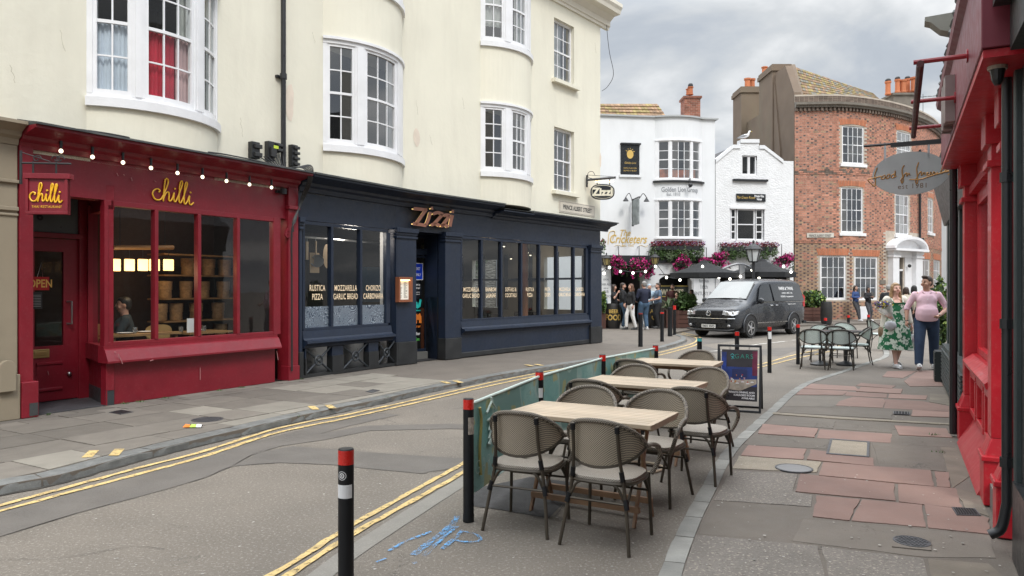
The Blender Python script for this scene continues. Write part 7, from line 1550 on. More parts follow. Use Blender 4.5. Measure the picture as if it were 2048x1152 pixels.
# ---------------- a-board
bl=gnd(1433,821.5); br=gnd(1522,827); d=(br-bl).normalized(); bk_=Vector((-d.y,d.x,0)); Wd=(br-bl).length; hgt=.885
t=emp('a_board_sign',tuple((bl+br)/2),0,'black framed a-board with blue dining poster at the kerb','a-board')
AB=lambda u,z,dd=0: bl+d*u+bk_*(z*.16-dd)+Vector((0,0,z))
m=MB()
for q in ((0,.028,0,hgt),(Wd-.028,Wd,0,hgt),(.028,Wd-.028,hgt-.028,hgt),(.028,Wd-.028,.0,.028)): pbox(m,AB,q[0],q[1],q[2],q[3],-.014,.014)
m.build('front_frame',BLACK,t)
AK=lambda u,z,dd=0: bl+d*u+bk_*(.42-z*.30-dd)+Vector((0,0,z)); m=MB()
for q in ((0,.028,0,hgt-.06),(Wd-.028,Wd,0,hgt-.06),(.028,Wd-.028,.0,.028)): pbox(m,AK,q[0],q[1],q[2],q[3],-.014,.014)
m.build('rear_frame',BLACK,t)
m=MB(); [m.tube([AB(x,hgt-.02),AB(x,hgt-.09)],.005,4) for x in (.16,Wd-.16)]; m.build('hook',STEEL,t)
px0,px1,pz0,pz1=.055,Wd-.05,.15,hgt-.065
def aq(x0,x1,z0,z1,dd,m_,name='poster_area'): m=MB(); pbox(m,AB,px0+(px1-px0)*x0,px0+(px1-px0)*x1,pz0+(pz1-pz0)*z0,pz0+(pz1-pz0)*z1,dd-.004,dd); return m.build(name,m_,t)
aq(0,1,0,1,.012,mat('poster dark base',(.035,.03,.035),.35,var=.3,vs=6)); aq(.01,.99,.28,.66,.0155,mat('poster blue',(.02,.045,.20),.4,var=.4,vs=7)); aq(.0,.14,.45,.95,.017,mat('poster navy',(.02,.05,.25),.4,var=.5,vs=9)); aq(.86,1,.5,.98,.017,mat('poster crimson',(.16,.015,.05),.4,var=.5,vs=9)); aq(.3,.72,.45,.62,.0175,mat('poster deep navy',(.02,.03,.12),.4))
m=MB(); pq=lambda x,z,dd:AB(px0+(px1-px0)*x,pz0+(pz1-pz0)*z,dd); m.add([pq(.12,.40,.0185),pq(.98,.43,.0185),pq(.98,.34,.0185),pq(.55,.20,.0185),pq(.12,.22,.0185)],[(0,4,3,2,1)]); m.build('printed_tablecloth',mat('poster beige',(.42,.36,.29),.5,var=.3,vs=14),t)
rr=random.Random(9); cols=[mat('poster orange',(.7,.25,.04),.5),mat('poster red',(.5,.05,.04),.5),WHS,mat('poster pink',(.6,.35,.4),.5)]
for k in range(34):
    x=rr.uniform(.28,.8); z=.36+rr.random()*.2*(1-abs(x-.55)*1.2); s=rr.uniform(.008,.018); m=MB(); c=pq(x,z,.02); a=rr.random()*3; m.add([c+d*(s*cos(a+i*2.1))+Vector((0,0,s*1.6*sin(a+i*2.1))) for i in range(3)],[(0,1,2)]); m.build('printed_flower',cols[k%4],t) if k<14 else None
m=MB(); [m.add([pq(x,.34+.03*(k%2),.0195)+d*(.022*cos(2*PI*i/10))+Vector((0,0,.012*sin(2*PI*i/10))) for i in range(10)],[tuple(range(10))]) for k,x in enumerate((.2,.32,.45,.6,.74,.86))]; m.build('printed_plates',WHS,t)
lettering('lettering','GARS',AB,Wd/2+.06,pz0+(pz1-pz0)*.83,.02,.085,mat('poster green letter',(.03,.33,.24),.4),t,sp=1.25,bold=-.001)
strokes('glyph',[[(0,.03),(.025,.05),(.05,.03)],[(.01,.015),(.045,.02)],[(.03,.02),(.02,-.02)],[(.03,.01),(.05,-.015)]],AB,.17,pz0+(pz1-pz0)*.84,(1,1),.02,.004,TB_,t)
for s,z in (('PRIVATE DINING AND',.15),('KARAOKE ROOM',.095),('AVAILABLE',.04)): lettering('lettering',s,AB,px1-.03,pz0+(pz1-pz0)*z,.019,.034,WHS,t,align='RIGHT',bold=.001)
# ---------------- flowers and foliage
LEAF=[mat('leaf green dark',(.028,.06,.018),.6,irand=.4,var=.3,bump=0),mat('leaf green',(.07,.13,.035),.6,irand=.4,var=.3,bump=0),mat('leaf silver green',(.14,.19,.10),.7,irand=.4,var=.3,bump=0),mat('leaf lime',(.22,.30,.06),.6,irand=.3,bump=0)]
MAG=mat('magenta petunia petal',(.42,.012,.15),.6,irand=.45,var=.3,bump=0); MARO=mat('maroon petal',(.16,.012,.03),.6,irand=.5,bump=0); PUR=mat('lilac petal',(.40,.30,.50),.6,irand=.4,bump=0)
def cloud(mb,c,r,n,s,rnd,flat=.0,shell=.45):
    for _ in range(n):
        while True:
            v=Vector((rnd.uniform(-1,1),rnd.uniform(-1,1),rnd.uniform(-1,1)))
            if shell<v.length<1: break
        k=1+.35*noise.noise(v*2.3+Vector(c)); p=Vector((c[0]+v.x*r[0]*k,c[1]+v.y*r[1]*k,c[2]+v.z*r[2]*k)); a=Vector((rnd.gauss(0,1),rnd.gauss(0,1),rnd.gauss(0,1))).normalized(); b_=a.cross(Vector((rnd.gauss(0,1),rnd.gauss(0,1),rnd.gauss(0,1)))).normalized(); w=s*rnd.uniform(.6,1.3)
        mb.add([p-a*w,p+b_*w*.55,p+a*w,p-b_*w*.55],[(0,1,2,3)])
rf_=random.Random(11)
PF=BF.P; UF=BF.U; ZFz=BF.Z
def flowers(px,py,rx,ry,label,m_,d=.45,n=480,leafn=460,s=.055,group='magenta hanging flower baskets on the pub'):
    Yb=PF(UF(px,d),0,d).y; c=at(px,py,Yb); rxm,rz=rx/FL*Yb,ry/FL*Yb; t=emp('flower_basket',tuple(c-Vector((0,0,rz))),0,label,'flower basket',group)
    sb_=[c+Vector((rf_.uniform(-.6,.6)*rxm,rf_.uniform(-.12,.12),rf_.uniform(-.45,.45)*rz)) for _ in range(6)]; m=MB(); [cloud(m,q_,(rxm*.5,.26,rz*.55),n//6,s,rf_,shell=.3) for q_ in sb_]; [cloud(m,c+Vector((rf_.uniform(-.9,.9)*rxm,-.1,-rz*rf_.uniform(.7,1.15))),(.07,.07,.16),14,s*.9,rf_,shell=.1) for _ in range(6)]; tag(m.build('blossoms',m_,t),kind='stuff'); m=MB(); [cloud(m,q_+Vector((0,.03,-.05)),(rxm*.52,.25,rz*.58),leafn//6,s*1.1,rf_,shell=.2) for q_ in sb_]; [cloud(m,c+Vector((rf_.uniform(-.9,.9)*rxm,-.05,-rz*rf_.uniform(.8,1.3))),(.05,.06,.18),12,s*.8,rf_,shell=.1) for _ in range(7)]; tag(m.build('foliage',LEAF[0],t),kind='stuff')
    m=MB(); m.lathe([(.02,-.05),(.16,.0),(.2,.12)],12,M=Matrix.Translation(c-Vector((0,0,rz*.4)))); m.build('basket',IRON,t); m=MB(); m.tube([c+Vector((0,.1,0)),c+Vector((0,.1,rz+.35)),c+Vector((0,.5,rz+.35))],.015,4); m.build('bracket',IRON,t); return t
for px,py,rx,ry,lab in ((1238,526,20,17,'magenta flower basket left over the pub entrance'),(1279,529,20,20,'magenta flower basket centre right over the pub entrance'),(1298,532,11,14,'small magenta flower basket by the right entrance lantern'),(1363,526,23,19,'magenta flower basket above the whiskies arch'),(1414,523,21,12,'magenta flower basket above the left black parasol'),(1443,516,18,15,'magenta flower basket at join of pub and gabled house'),(1565,518,24,14,'magenta flower basket at the far right of gabled house')): flowers(px,py,rx,ry,lab,MAG)
def window_box(px0,px1,py0,py1,label,n=7):
    d=.3; Yb=PF(UF((px0+px1)/2,d),0,d).y; c=at((px0+px1)/2,(py0+py1)/2,Yb); t=emp('window_box',tuple(c),0,label,'window box'); m=MB(); a,b_=at(px0+4,py0+8,Yb),at(px1-4,py0+16,Yb); m.box((a.x,Yb-.12,b_.z),(b_.x,Yb+.12,a.z)); m.build('trough',BLACK,t)
    mf,ml,mg,mp=MB(),MB(),MB(),MB(); 
    for i in range(n):
        x=px0+(px1-px0)*(i+.5)/n; q=at(x,py0+4,Yb); cloud(mf,q,((px1-px0)/FL*Yb/n*.7,.22,.14),120,.045,rf_,shell=.3); cloud(mp,q+Vector((.05,-.05,.05)),(.15,.2,.12),16,.04,rf_,shell=.3)
        dz=(py1-py0)/FL*Yb*rf_.uniform(.7,1.05); q=at(x,py0+7,Yb)-Vector((0,0,dz*.45)); cloud(ml if i%2 else mg,q,((px1-px0)/FL*Yb/n*.62,.2,dz*.55),420,.035,rf_,shell=.35); cloud(ml,q,((px1-px0)/FL*Yb/n*.5,.12,dz*.5),160,.04,rf_,shell=.1)
    for mb,mm,nm in ((mf,MARO,'blossoms'),(mp,PUR,'lilac_blossoms'),(ml,LEAF[1],'foliage'),(mg,LEAF[2],'trailing_foliage')): tag(mb.build(nm,mm,t),kind='stuff')
window_box(1301,1408,484,520,'long window box of maroon flowers and trailing silver green leaves under pub bow'); window_box(1441,1555,486,517,'long window box of mixed flowers and trailing leaves on the gabled house')
t=emp('flower_basket',tuple(at(1207,487,31)),0,'small sliver of maroon flowers just beside navy shop corner','flower basket'); m=MB(); cloud(m,at(1206,492,31),(.12,.2,.35),160,.04,rf_); m.build('foliage',LEAF[1],t); m=MB(); cloud(m,at(1206,484,31),(.12,.2,.15),60,.04,rf_); m.build('blossoms',MARO,t)
# wall lanterns + string lights
def lantern(px,py,Y,s,label,name='wall_lantern'):
    c=at(px,py,Y); t=emp(name,tuple(c),0,label,'lantern'); T=Matrix.Translation(c)@Matrix.Scale(s,4)
    m=MB(); m.lathe([(.001,.34),(.03,.3),(.02,.26),(.12,.2),(.2,.13),(.2,.11)],6,M=T); m.lathe([(.1,-.16),(.11,-.14)],6,M=T); m.tube([c+Vector((0,0,-.16*s)),c+Vector((0,.0,-.3*s)),c+Vector((0,.3*s,-.34*s))],.02*s,5)
    for i in range(6): a=2*PI*i/6; m.tube([c+Vector((.17*cos(a),.17*sin(a),.11))*s,c+Vector((.1*cos(a),.1*sin(a),-.14))*s],.012*s,4)
    m.build('frame',IRON,t); m=MB(); m.lathe([(.095,-.14),(.16,.11)],6,M=T,cap=False); m.build('lantern_glass',glass_l,t); return t
glass_l=mat('amber lantern glass',(.30,.24,.10),.25,bump=.1)
lantern(1213,523,30.8,1.1,'black wall lantern with amber glass left of the pub entrance'); lantern(1310,521,31.2,1.1,'black wall lantern with amber glass right of the pub entrance')
glass_l=mat('pale lantern glass',(.6,.62,.62),.25,bump=.1)
lt=lantern(1507,510,28.5,1.75,'large black street lantern on post above the right black parasol','street_lantern'); m=MB(); c=at(1507,522,28.5); m.tube([(c.x,c.y,.1),(c.x,c.y,c.z)],.06,8); m.build('post',IRON,lt)
WB=mat('white lit bulb',(1,.93,.8),.5,emit=3,bump=0,var=0)
bulbs=[(1208,547),(1219,535),(1241,543),(1266,546),(1291,543),(1311,533),(1333,555),(1360,560),(1385,550),(1418,545),(1405,533),(1438,555),(1460,558),(1481,553),(1504,540),(1518,556),(1567,533),(1582,544),(1564,547)]
names='one two three four five six seven eight nine ten'.split()
tt=emp('string_lights',tuple(at(1400,550,29)),0,'string of small white bulbs draped along the pub front and parasols','string lights')
for (x,y) in bulbs:
    c=at(x,y,28.7); m=MB(); m.ell(c,(.05,.05,.055),8,6); m.build('bulb',WB,tt,smooth=2)
def wirepx(pts,Y,m_=CAB,par=tt): m=MB(); m.tube(spline([at(x,y,Y) for x,y in pts],5),.012,4); m.build('cable',m_,par)
wirepx([(1200,546),(1219,533),(1241,540),(1266,544),(1291,541),(1312,530),(1333,552),(1360,557),(1385,547),(1405,531)],28.75); wirepx([(1405,531),(1418,543),(1438,552),(1460,556),(1481,550),(1504,538),(1518,553),(1545,560),(1567,545),(1590,530)],28.75)
# parasols
def parasol(px,apex,edge,hw,Y,label,sides=8,pole=True):
    c=at(px,apex,Y); ze=at(px,edge,Y).z; r=hw/FL*Y; t=emp('parasol',(c.x,Y,ZK),0,label,'parasol','black pub parasols'); FB=mat('black canvas',(.012,.0125,.014),.85,bump=.2,bs=30)
    m=MB(); n=sides; prof=[(.12,c.z+.1),(.2,c.z),(r*.5,(c.z*.45+ze*.55)+.02),(r,ze),(r*1.0,ze-.2)]; vs=[]
    for q,(rr_,z) in enumerate(prof):
        for j in range(n): a=2*PI*(j+.5)/n; vs.append((c.x+rr_*cos(a),Y+rr_*sin(a),z))
    m.add(vs,[(q*n+j,q*n+(j+1)%n,(q+1)*n+(j+1)%n,(q+1)*n+j) for q in range(4) for j in range(n)]+[tuple(range(n))]); m.build('canopy',FB,t)
    if pole: m=MB(); m.tube([(c.x,Y,ZK),(c.x,Y,c.z+.15)],.03,8); m.build('pole',BLACK,t)
    m=MB(); [m.tube([(c.x+.1*cos(a),Y+.1*sin(a),c.z-.05),(c.x+r*.97*cos(a),Y+r*.97*sin(a),ze-.01)],.012,4) for a in [2*PI*(j+.5)/n for j in range(n)]]; m.build('rib',BLACK,t); return t
parasol(1408,526,546,68,29.3,'black parasol left, over the seated pub guests behind the van'); parasol(1524,523,545,64,29.6,'black parasol right, below the large street lantern')
m=MB(); a=at(1484,530,28.9); m.box((a.x-.1,28.85,1.2),(a.x+.1,29.0,a.z)); b_=at(1485,560,28.9); m.tube(spline([at(1445,538,29),at(1465,530,29),at(1484,528,29),at(1500,534,29)],4),.05,6); tag(m.build('awning_post',mat('grey steel post',(.3,.3,.31),.5)),'grey steel awning post and curved arm between the two parasols','post')
m=MB(); pbox(m,PF,UF(1575),UF(1592),Z=0,z0=0,z1=0,d0=0,d1=0) if False else None
# planters
PLT=mat('dark red brown planter timber',(.085,.035,.025),.65,var=.2,orand=.15,bump=.2)
def planter(px0,px1,py0,py1,Y,label,plant,dep=.6):
    a,b_=at(px0,py1,Y),at(px1,py0,Y); t=emp('timber_planter',((a.x+b_.x)/2,Y,a.z),0,label,'planter')
    n=4; h=(b_.z-a.z)
    for k in range(n): m=MB(); m.box((a.x,Y,a.z+h*k/n+.012),(b_.x,Y+dep,a.z+h*(k+1)/n-.006)); m.build('board',PLT,t)
    for x in (a.x-.01,(a.x+b_.x)/2-.03,b_.x-.05): m=MB(); m.box((x,Y-.02,a.z),(x+.06,Y+dep+.02,b_.z+.01)); m.build('corner_post',PLT,t)
    c=Vector(((a.x+b_.x)/2,Y+dep/2,b_.z)); 
    if plant=='bush':
        for mm,n_,sc in ((LEAF[1],500,1),(LEAF[0],400,.9),(LEAF[3],200,1.05)): m=MB(); cloud(m,c+Vector((0,0,.33)),((b_.x-a.x)*.52*sc,.4,.42*sc),n_,.09,rf_,shell=.2); tag(m.build('foliage',mm,t),kind='stuff')
    else:
        for sx,mm in ((-.3,LEAF[2]),(.3,LEAF[1])):
            m=MB()
            for _ in range(60):
                a_=rf_.uniform(0,2*PI); e_=rf_.uniform(.3,1.3); L_=rf_.uniform(.4,.8); q=c+Vector((sx*(b_.x-a.x),0,0)); v=Vector((cos(a_)*cos(e_),sin(a_)*cos(e_),sin(e_))); s_=Vector((-sin(a_),cos(a_),0))*.025
                m.add([q-s_,q+s_,q+v*L_*.6+s_,q+v*L_*.6-s_,q+v*L_+Vector((0,0,-.12))],[(0,1,2,3),(3,2,4)])
            tag(m.build('foliage',mm,t),kind='stuff')
        m=MB(); cloud(m,c+Vector((.3,0,.35)),(.42,.35,.42),500,.08,rf_,shell=.2); tag(m.build('bush_foliage',LEAF[1],t),kind='stuff')
    return t
planter(1333,1379,621,656,29.0,'dark timber planter with spiky and bushy plants between drinkers and van','spiky'); planter(1600,1655,615,643,33.2,'dark timber planter of broad green leaves against round brick house','bush')
planter(1203,1211,622,657,28.6,'narrow dark planter with lime leaves beside the navy shop corner','bush',.4)
planter(1381,1392,625,655,29.5,'dark timber planter partly hidden behind the van nose','bush',.4)
BAR=mat('black painted barrel',(.022,.02,.018),.5,var=.2,bump=.15,vs=8)
def barrel(px,py0,py1,Y,label,l1='',l2='',z0=ZK,r=.33):
    c=at(px,py1,Y); h=at(px,py0,Y).z-z0; t=emp('barrel',(c.x,Y,z0),0,label,'barrel','black barrels outside the pub'); T=Matrix.Translation((c.x,Y,z0))
    m=MB(); m.lathe([(r*.82,0),(r*.95,h*.2),(r,h*.5),(r*.95,h*.8),(r*.82,h),(r*.8,h*.97)],20,M=T); m.build('staves',BAR,t,smooth=True)
    m=MB(); [m.lathe([(r*k+.004,h*z),(r*k2+.004,h*(z+.06))],20,M=T,cap=False) for z,k,k2 in ((.02,.83,.87),(.26,.965,.975),(.68,.975,.965),(.92,.88,.83))]; m.build('hoops',IRON,t)
    q=lambda u,z,dd=0:Vector((c.x+(r+.01+dd)*sin(u/r),Y-(r+.01+dd)*cos(u/r),z0+z))
    if l1: lettering('lettering',l1,q,0,h*.62,.004,.2,GLD,t,bold=.006,xs=.85)
    if l2: lettering('lettering',l2,q,0,h*.34,.004,.3,GLD,t,bold=.01,xs=.8)
barrel(1225,607,657,28.9,'black barrel lettered beer and food left of the drinkers','BEER','FOOD'); barrel(1305,607,657,29.3,'black barrel standing behind the man in navy jacket','ALE','O')
barrel(1653,603,646,32.4,'black barrel with white lettering right of the broad leaf planter','','',r=.25)
# plants beyond dark green shop, bag, rear sign
t=emp('potted_plant',tuple(gnd(1880,722,ZR)),0,'tall leafy plant in grey pot behind the walking man by the dark green shop','potted plant'); c=gnd(1880,722,ZR); m=MB(); m.lathe([(.16,0),(.2,.35)],14,M=Matrix.Translation(c)); m.build('pot',mat('grey stone pot',(.12,.12,.11),.8),t,smooth=True)
for mm,n_ in ((LEAF[1],500),(LEAF[3],260),(LEAF[0],400)): m=MB(); cloud(m,c+Vector((.02,0,1.05)),(.2,.3,.72),n_,.06,rf_,shell=.1); tag(m.build('foliage',mm,t),kind='stuff')
t=emp('pavement_board',tuple(gnd(1822,702,0)),0,'dark framed pavement board behind the walking couple','a-board'); c=gnd(1822,702,0); m=MB(); m.box((c.x-.02,c.y,0),(c.x+.03,c.y+.03,1.0)); m.box((c.x-.65,c.y,0),(c.x-.6,c.y+.03,1.0)); m.box((c.x-.6,c.y,.95),(c.x-.02,c.y+.03,1.0)); m.box((c.x-.6,c.y,0),(c.x-.02,c.y+.03,.04)); m.build('frame',BLACK,t)
# litter
t=emp('crisp_packet',tuple(gnd(387,855,ZK)),0,'crumpled green, white and orange packet on left pavement near the kerb','litter'); c=gnd(387,855,ZK)
for dx,mm in ((-.07,ORS),(0,mat('lime wrapper',(.45,.62,.1),.35)),(.06,WHS)): m=MB(); m.add([(c.x+dx-.04,c.y-.03,ZK+.008),(c.x+dx+.04,c.y-.04,ZK+.012),(c.x+dx+.035,c.y+.0,ZK+.035),(c.x+dx+.04,c.y+.04,ZK+.01),(c.x+dx-.035,c.y+.035,ZK+.02),(c.x+dx-.02,c.y,ZK+.04)],[(0,1,2,5),(5,2,3,4)]); m.build('wrapper_piece',mm,t)
# weeds along the left wall and kerb
m=MB(); rw=random.Random(4)
def tuft(c,n,s):
    for _ in range(n): a=rw.uniform(0,6.3); h=rw.uniform(.3,1)*s; q=c+Vector((rw.gauss(0,s),rw.gauss(0,s*.6),0)); v=Vector((cos(a)*h*.7,sin(a)*h*.7,h)); w=Vector((-sin(a),cos(a),0))*.006; m.add([q-w,q+w,q+v],[(0,1,2)])
for u in (-4.3,-4.1,-3.1,-2.9,-2.5,-1.6,-1.2,-.1,.05): tuft(LP(u,ZK,.08),26,.03)
for x,y in ((595,833),(264,895),(300,845),(770,796),(205,915)): tuft(gnd(x,y,ZK-.02),18,.03)
for x,y in ((1882,905),(1870,870)): tuft(gnd(x,y,ZR),14,.03)
tag(m.build('weeds',LEAF[1]),'small green weeds in cracks along kerb and shop base',kind='stuff')
# olive tree behind the navy shop's side windows
t=emp('olive_tree',(-1.8,27.5,0),0,'small silvery olive tree in the lane seen through the long navy window','tree'); m=MB(); m.tube(spline([(-1.8,27.5,0),(-1.75,27.5,1),(-1.85,27.4,2)],4),[.1]*9,8); [m.tube([(-1.85,27.4,1.9),(-1.85+.8*cos(a),27.4+.8*sin(a),2.9)],[.05,.02],6) for a in (0,1.3,2.6,3.9,5.2)]; m.build('trunk',mat('olive bark',(.14,.11,.08),.9,bump=.5),t,smooth=True)
m=MB(); [cloud(m,(-1.8+rw.uniform(-.8,.8),27.5+rw.uniform(-.6,.6),3+rw.uniform(-.9,.9)),(.7,.7,.6),500,.06,rf_,shell=.2) for _ in range(9)]; tag(m.build('crown',LEAF[2],t),kind='stuff')
# ================= grey van
def build_van():
    th=math.atan2(-.735,.678); vx,vy=6.51,24.43
    t=emp('grey_van',(vx,vy,0),th,'dark grey panel van with white lettering parked facing left before the pub','van')
    M=Matrix.Translation((vx,vy,0))@Matrix.Rotation(th,4,'Z')
    GP=mat('metallic dark grey van paint',(.034,.037,.043),.28,.4,var=.03,bump=0,coat=.5); TR=mat('van trim plastic',(.02,.02,.022),.5,bump=0); CHR=mat('chrome trim',(.7,.7,.7),.15,1,bump=0,var=0)
    WG=glassmat('van windscreen',(.32,.38,.38),1.3,.05); SGM=mat('dark van side glass',(.018,.02,.022),.06,bump=0,coat=.5)
    B=lambda mb,n,m_,p=None,**k: mb.build(n,m_,p or t,local=True,**k)
    # stations: y, zbottom, halfwidth, shoulder z, roof halfwidth, top z
    st=[(0.0,.36,.80,.66,.78,.80),(.05,.26,.90,.72,.84,.93),(.18,.24,.945,.86,.84,1.01),(.5,.25,.95,.95,.80,1.10),(.88,.25,.95,1.04,.80,1.17),(1.15,.25,.95,1.10,.79,1.36),(1.5,.25,.95,1.14,.775,1.64),(1.82,.25,.95,1.16,.76,1.86),(2.0,.25,.95,1.16,.75,1.93),(2.6,.25,.95,1.18,.75,1.97),(3.8,.25,.95,1.18,.75,1.97),(4.5,.26,.95,1.18,.75,1.95),(4.72,.3,.94,1.18,.74,1.90),(4.86,.4,.90,1.15,.70,1.74),(4.90,.5,.84,1.1,.66,1.5)]
    vs=[];k=0
    for y,zb,w,zs,wr,zt_ in st:
        bow=.03; ring=[(0,zb),(w*.92,zb),(w,zb+.12),(w+.005,(zb+zs)/2),(w,zs),(wr+(w-wr)*.32,zs+(zt_-zs)*.62),(wr,zt_-.07 if zt_-zs>.2 else zt_-.04),(wr-.07,zt_-.015),(wr*.5,zt_+.01),(0,zt_+.015)]
        full=ring+[(-x,z) for x,z in ring[-2:0:-1]]; k=len(full); vs+=[(x,y+(bow*(x/w)**2*(1 if y<.3 else 0))*2,z) for x,z in full]
    m=MB(); n=len(st); m.add(vs,[(i*k+j,(i+1)*k+j,(i+1)*k+(j+1)%k,i*k+(j+1)%k) for i in range(n-1) for j in range(k)]+[tuple(range(k)),tuple((n-1)*k+j for j in range(k-1,-1,-1))])
    body=B(m,'body',GP,smooth=True)
    sub=body.modifiers.new('s','SUBSURF'); sub.levels=1; sub.render_levels=1
    body.data.set_sharp_from_angle(angle=R(180)) if False else None
    def SX(z,s=1,o=.006):   # side surface x at height z (side above shoulder)
        return s*(.95+(z-1.18)/(1.9-1.18)*(.755-.95)+o+.012) if z>1.18 else s*(.957+o)
    def sidepoly(pts,m_,name,s=1,o=.008,par=None): m=MB(); m.add([(SX(z,s,o),y,z) for y,z in pts],[tuple(range(len(pts)))]); return B(m,name,m_,par)
    for s in (1,-1):
        sidepoly([(1.42,1.20),(2.42,1.20),(2.42,1.78),(1.98,1.80),(1.74,1.66)],SGM,'front_window',s)
        sidepoly([(2.55,1.20),(4.72,1.20),(4.62,1.80),(2.52,1.80)],SGM,'side_window',s)
        sidepoly([(2.46,.35),(2.475,.35),(2.475,1.85),(2.46,1.85)],TR,'door_gap',s,.004); sidepoly([(3.62,.35),(3.63,.35),(3.63,1.18),(3.62,1.18)],TR,'door_gap',s,.004)
        sidepoly([(1.4,1.165),(4.72,1.165),(4.72,1.18),(1.4,1.18)],CHR,'chrome_strip',s,.01)
        sidepoly([(1.35,.47),(3.45,.47),(3.45,.50),(1.35,.50)],CHR,'sill_strip',s,.012)
        for y in (2.28,2.62): m=MB(); m.tube([(s*.965,y,1.06),(s*.985,y+.02,1.06),(s*.985,y+.14,1.06),(s*.965,y+.16,1.06)],.014,6); B(m,'door_handle',CHR,smooth=True)
        m=MB(); m.ell((s*1.07,1.42,1.22),(.12,.055,.10),12,8); m.tube([(s*.93,1.46,1.14),(s*1.02,1.44,1.17)],.03,6); B(m,'wing_mirror',GP,smooth=2)
    # windscreen and surround
    a=[(-.76,1.06,1.25),(.76,1.06,1.25),(.66,1.80,1.835),(-.66,1.80,1.835)]; nn=Vector((0,-.62,.78))
    c=sum((Vector(p) for p in a),Vector())/4
    gx=[Vector(p)+nn*.035 for p in a]; mid=(gx[0]+gx[1])/2+nn*.03+Vector((0,-.03,0)); mt=(gx[2]+gx[3])/2+nn*.015
    m=MB(); m.add([gx[0],mid,gx[1],gx[2],mt,gx[3]],[(0,1,4,5),(1,2,3,4)]); B(m,'windscreen_seal',SGM,smooth=True); 
    m=MB(); sh=nn*.004; f=.97; q=[c+nn*.045+(p-c-nn*.035)*f+sh for p in gx]; mm_=(q[0]+q[1])/2+nn*.028+Vector((0,-.03,0)); m3=(q[2]+q[3])/2+nn*.013; m.add([q[0],mm_,q[1],q[2],m3,q[3]],[(0,1,4,5),(1,2,3,4)]); B(m,'windscreen',mat('windscreen reflecting sky',(.045,.06,.06),.05,bump=0,coat=1,var=.5,vs=1.5,spec=.9),smooth=True)
    m=MB(); m.tube([(-.5,1.0,1.235),(.05,1.03,1.26)],.012,5); m.tube([(.1,1.0,1.24),(.62,1.03,1.25)],.012,5); B(m,'wiper',TR)
    m=MB(); m.box((.5,.985,1.32),(.62,1.0,1.34)); B(m,'windscreen_sticker',PAPER)
    # front: grille, lights, plate, badge
    m=MB(); m.box((-.52,-.03,.74),(.52,.06,.90)); B(m,'grille',TR)
    for z in (.775,.82,.865): m=MB(); m.box((-.5,-.042,z-.008),(.5,-.03,z+.008)); B(m,'grille_bar',mat('grille bar',(.08,.08,.085),.3,.5,bump=0))
    m=MB(); m.M=Matrix.Translation((0,-.045,.82)); ring=[(.085*cos(2*PI*i/20),0,.085*sin(2*PI*i/20)) for i in range(20)]; m.tube(ring,.009,6,closed=True)
    m.tube([(-.045,0,.068),(-.012,0,.01),(0,0,.03),(.012,0,.01),(.045,0,.068)],.008,5); m.tube([(-.068,0,.035),(-.032,0,-.062),(0,0,.0),(.032,0,-.062),(.068,0,.035)],.008,5); B(m,'badge',CHR,smooth=True)
    HL=mat('headlamp lens',(.45,.46,.48),.1,.4,bump=.4,bs=16,var=.6,vs=22,coat=1)
    for s in (1,-1):
        m=MB(); v=[(s*.50,-.03,.77),(s*.84,.02,.74),(s*.925,.16,.78),(s*.935,.26,.90),(s*.80,.10,.955),(s*.52,.0,.91)]; m.add([Vector(p)+Vector((s*.012,-.022,.01)) for p in v]+[(x,y+.06,z) for x,y,z in v],[(0,1,2,3,4,5)]+[(i,(i+1)%6,6+(i+1)%6,6+i) for i in range(6)]); hl=B(m,'headlight',HL)
        m=MB(); m.ell((s*.68,-.015,.84),(.05,.02,.05),10,8); m.ell((s*.84,.055,.85),(.045,.025,.045),10,8); B(m,'lamp_reflector',CHR,hl,smooth=2)
        m=MB(); m.ell((s*.72,-.0,.42),(.06,.02,.045),10,8); B(m,'fog_light',HL,smooth=2)
    m=MB(); m.box((-.60,-.03,.50),(.60,.04,.60)); B(m,'lower_grille',TR)
    for z in (.53,.57): m=MB(); m.box((-.58,-.038,z-.006),(.58,-.03,z+.006)); B(m,'grille_bar',MC['grille bar'])
    m=MB(); m.tube([(-.9,.08,.66),(-.7,-.02,.655),(0,-.035,.65),(.7,-.02,.655),(.9,.08,.66)],.012,6); B(m,'chrome_strip',CHR)
    m=MB(); m.tube([(-.88,.06,.30),(-.7,-.02,.27),(0,-.03,.265),(.7,-.02,.27),(.88,.06,.30)],.03,6); B(m,'bumper_lip',TR)
    m=MB(); m.box((-.26,-.05,.345),(.26,-.035,.455)); pl=B(m,'number_plate',mat('white number plate',(.75,.75,.74),.4,bump=0))
    v,f=textgeo('YN11 XVO',.105,0,'CENTER',0,.004,1.0); m=MB(); w=max(x[0] for x in v)*2; m.add([(x*.46/w,-.053,.363+y) for x,y,z in v],f); B(m,'plate_lettering',BLACK,pl)
    # side lettering
    for s_,y,z,sz,xs in (('PAPER & TWINE',3.55,1.58,.16,.9),('CATERING - EVENTS - HIRE',3.55,1.45,.07,.9),('01273 558 558   www.papertwine.co.uk',3.5,1.33,.075,.75),('f  @papertwine   papertwine',3.75,1.07,.055,.9)):
        v,f=textgeo(s_,sz,0,'CENTER',0,.002 if z>1.5 else .001); m=MB(); m.add([(SX(z+yy,1,.014),y+x*xs,z+yy) for x,yy,_ in v],f); B(m,'side_lettering',WHS)
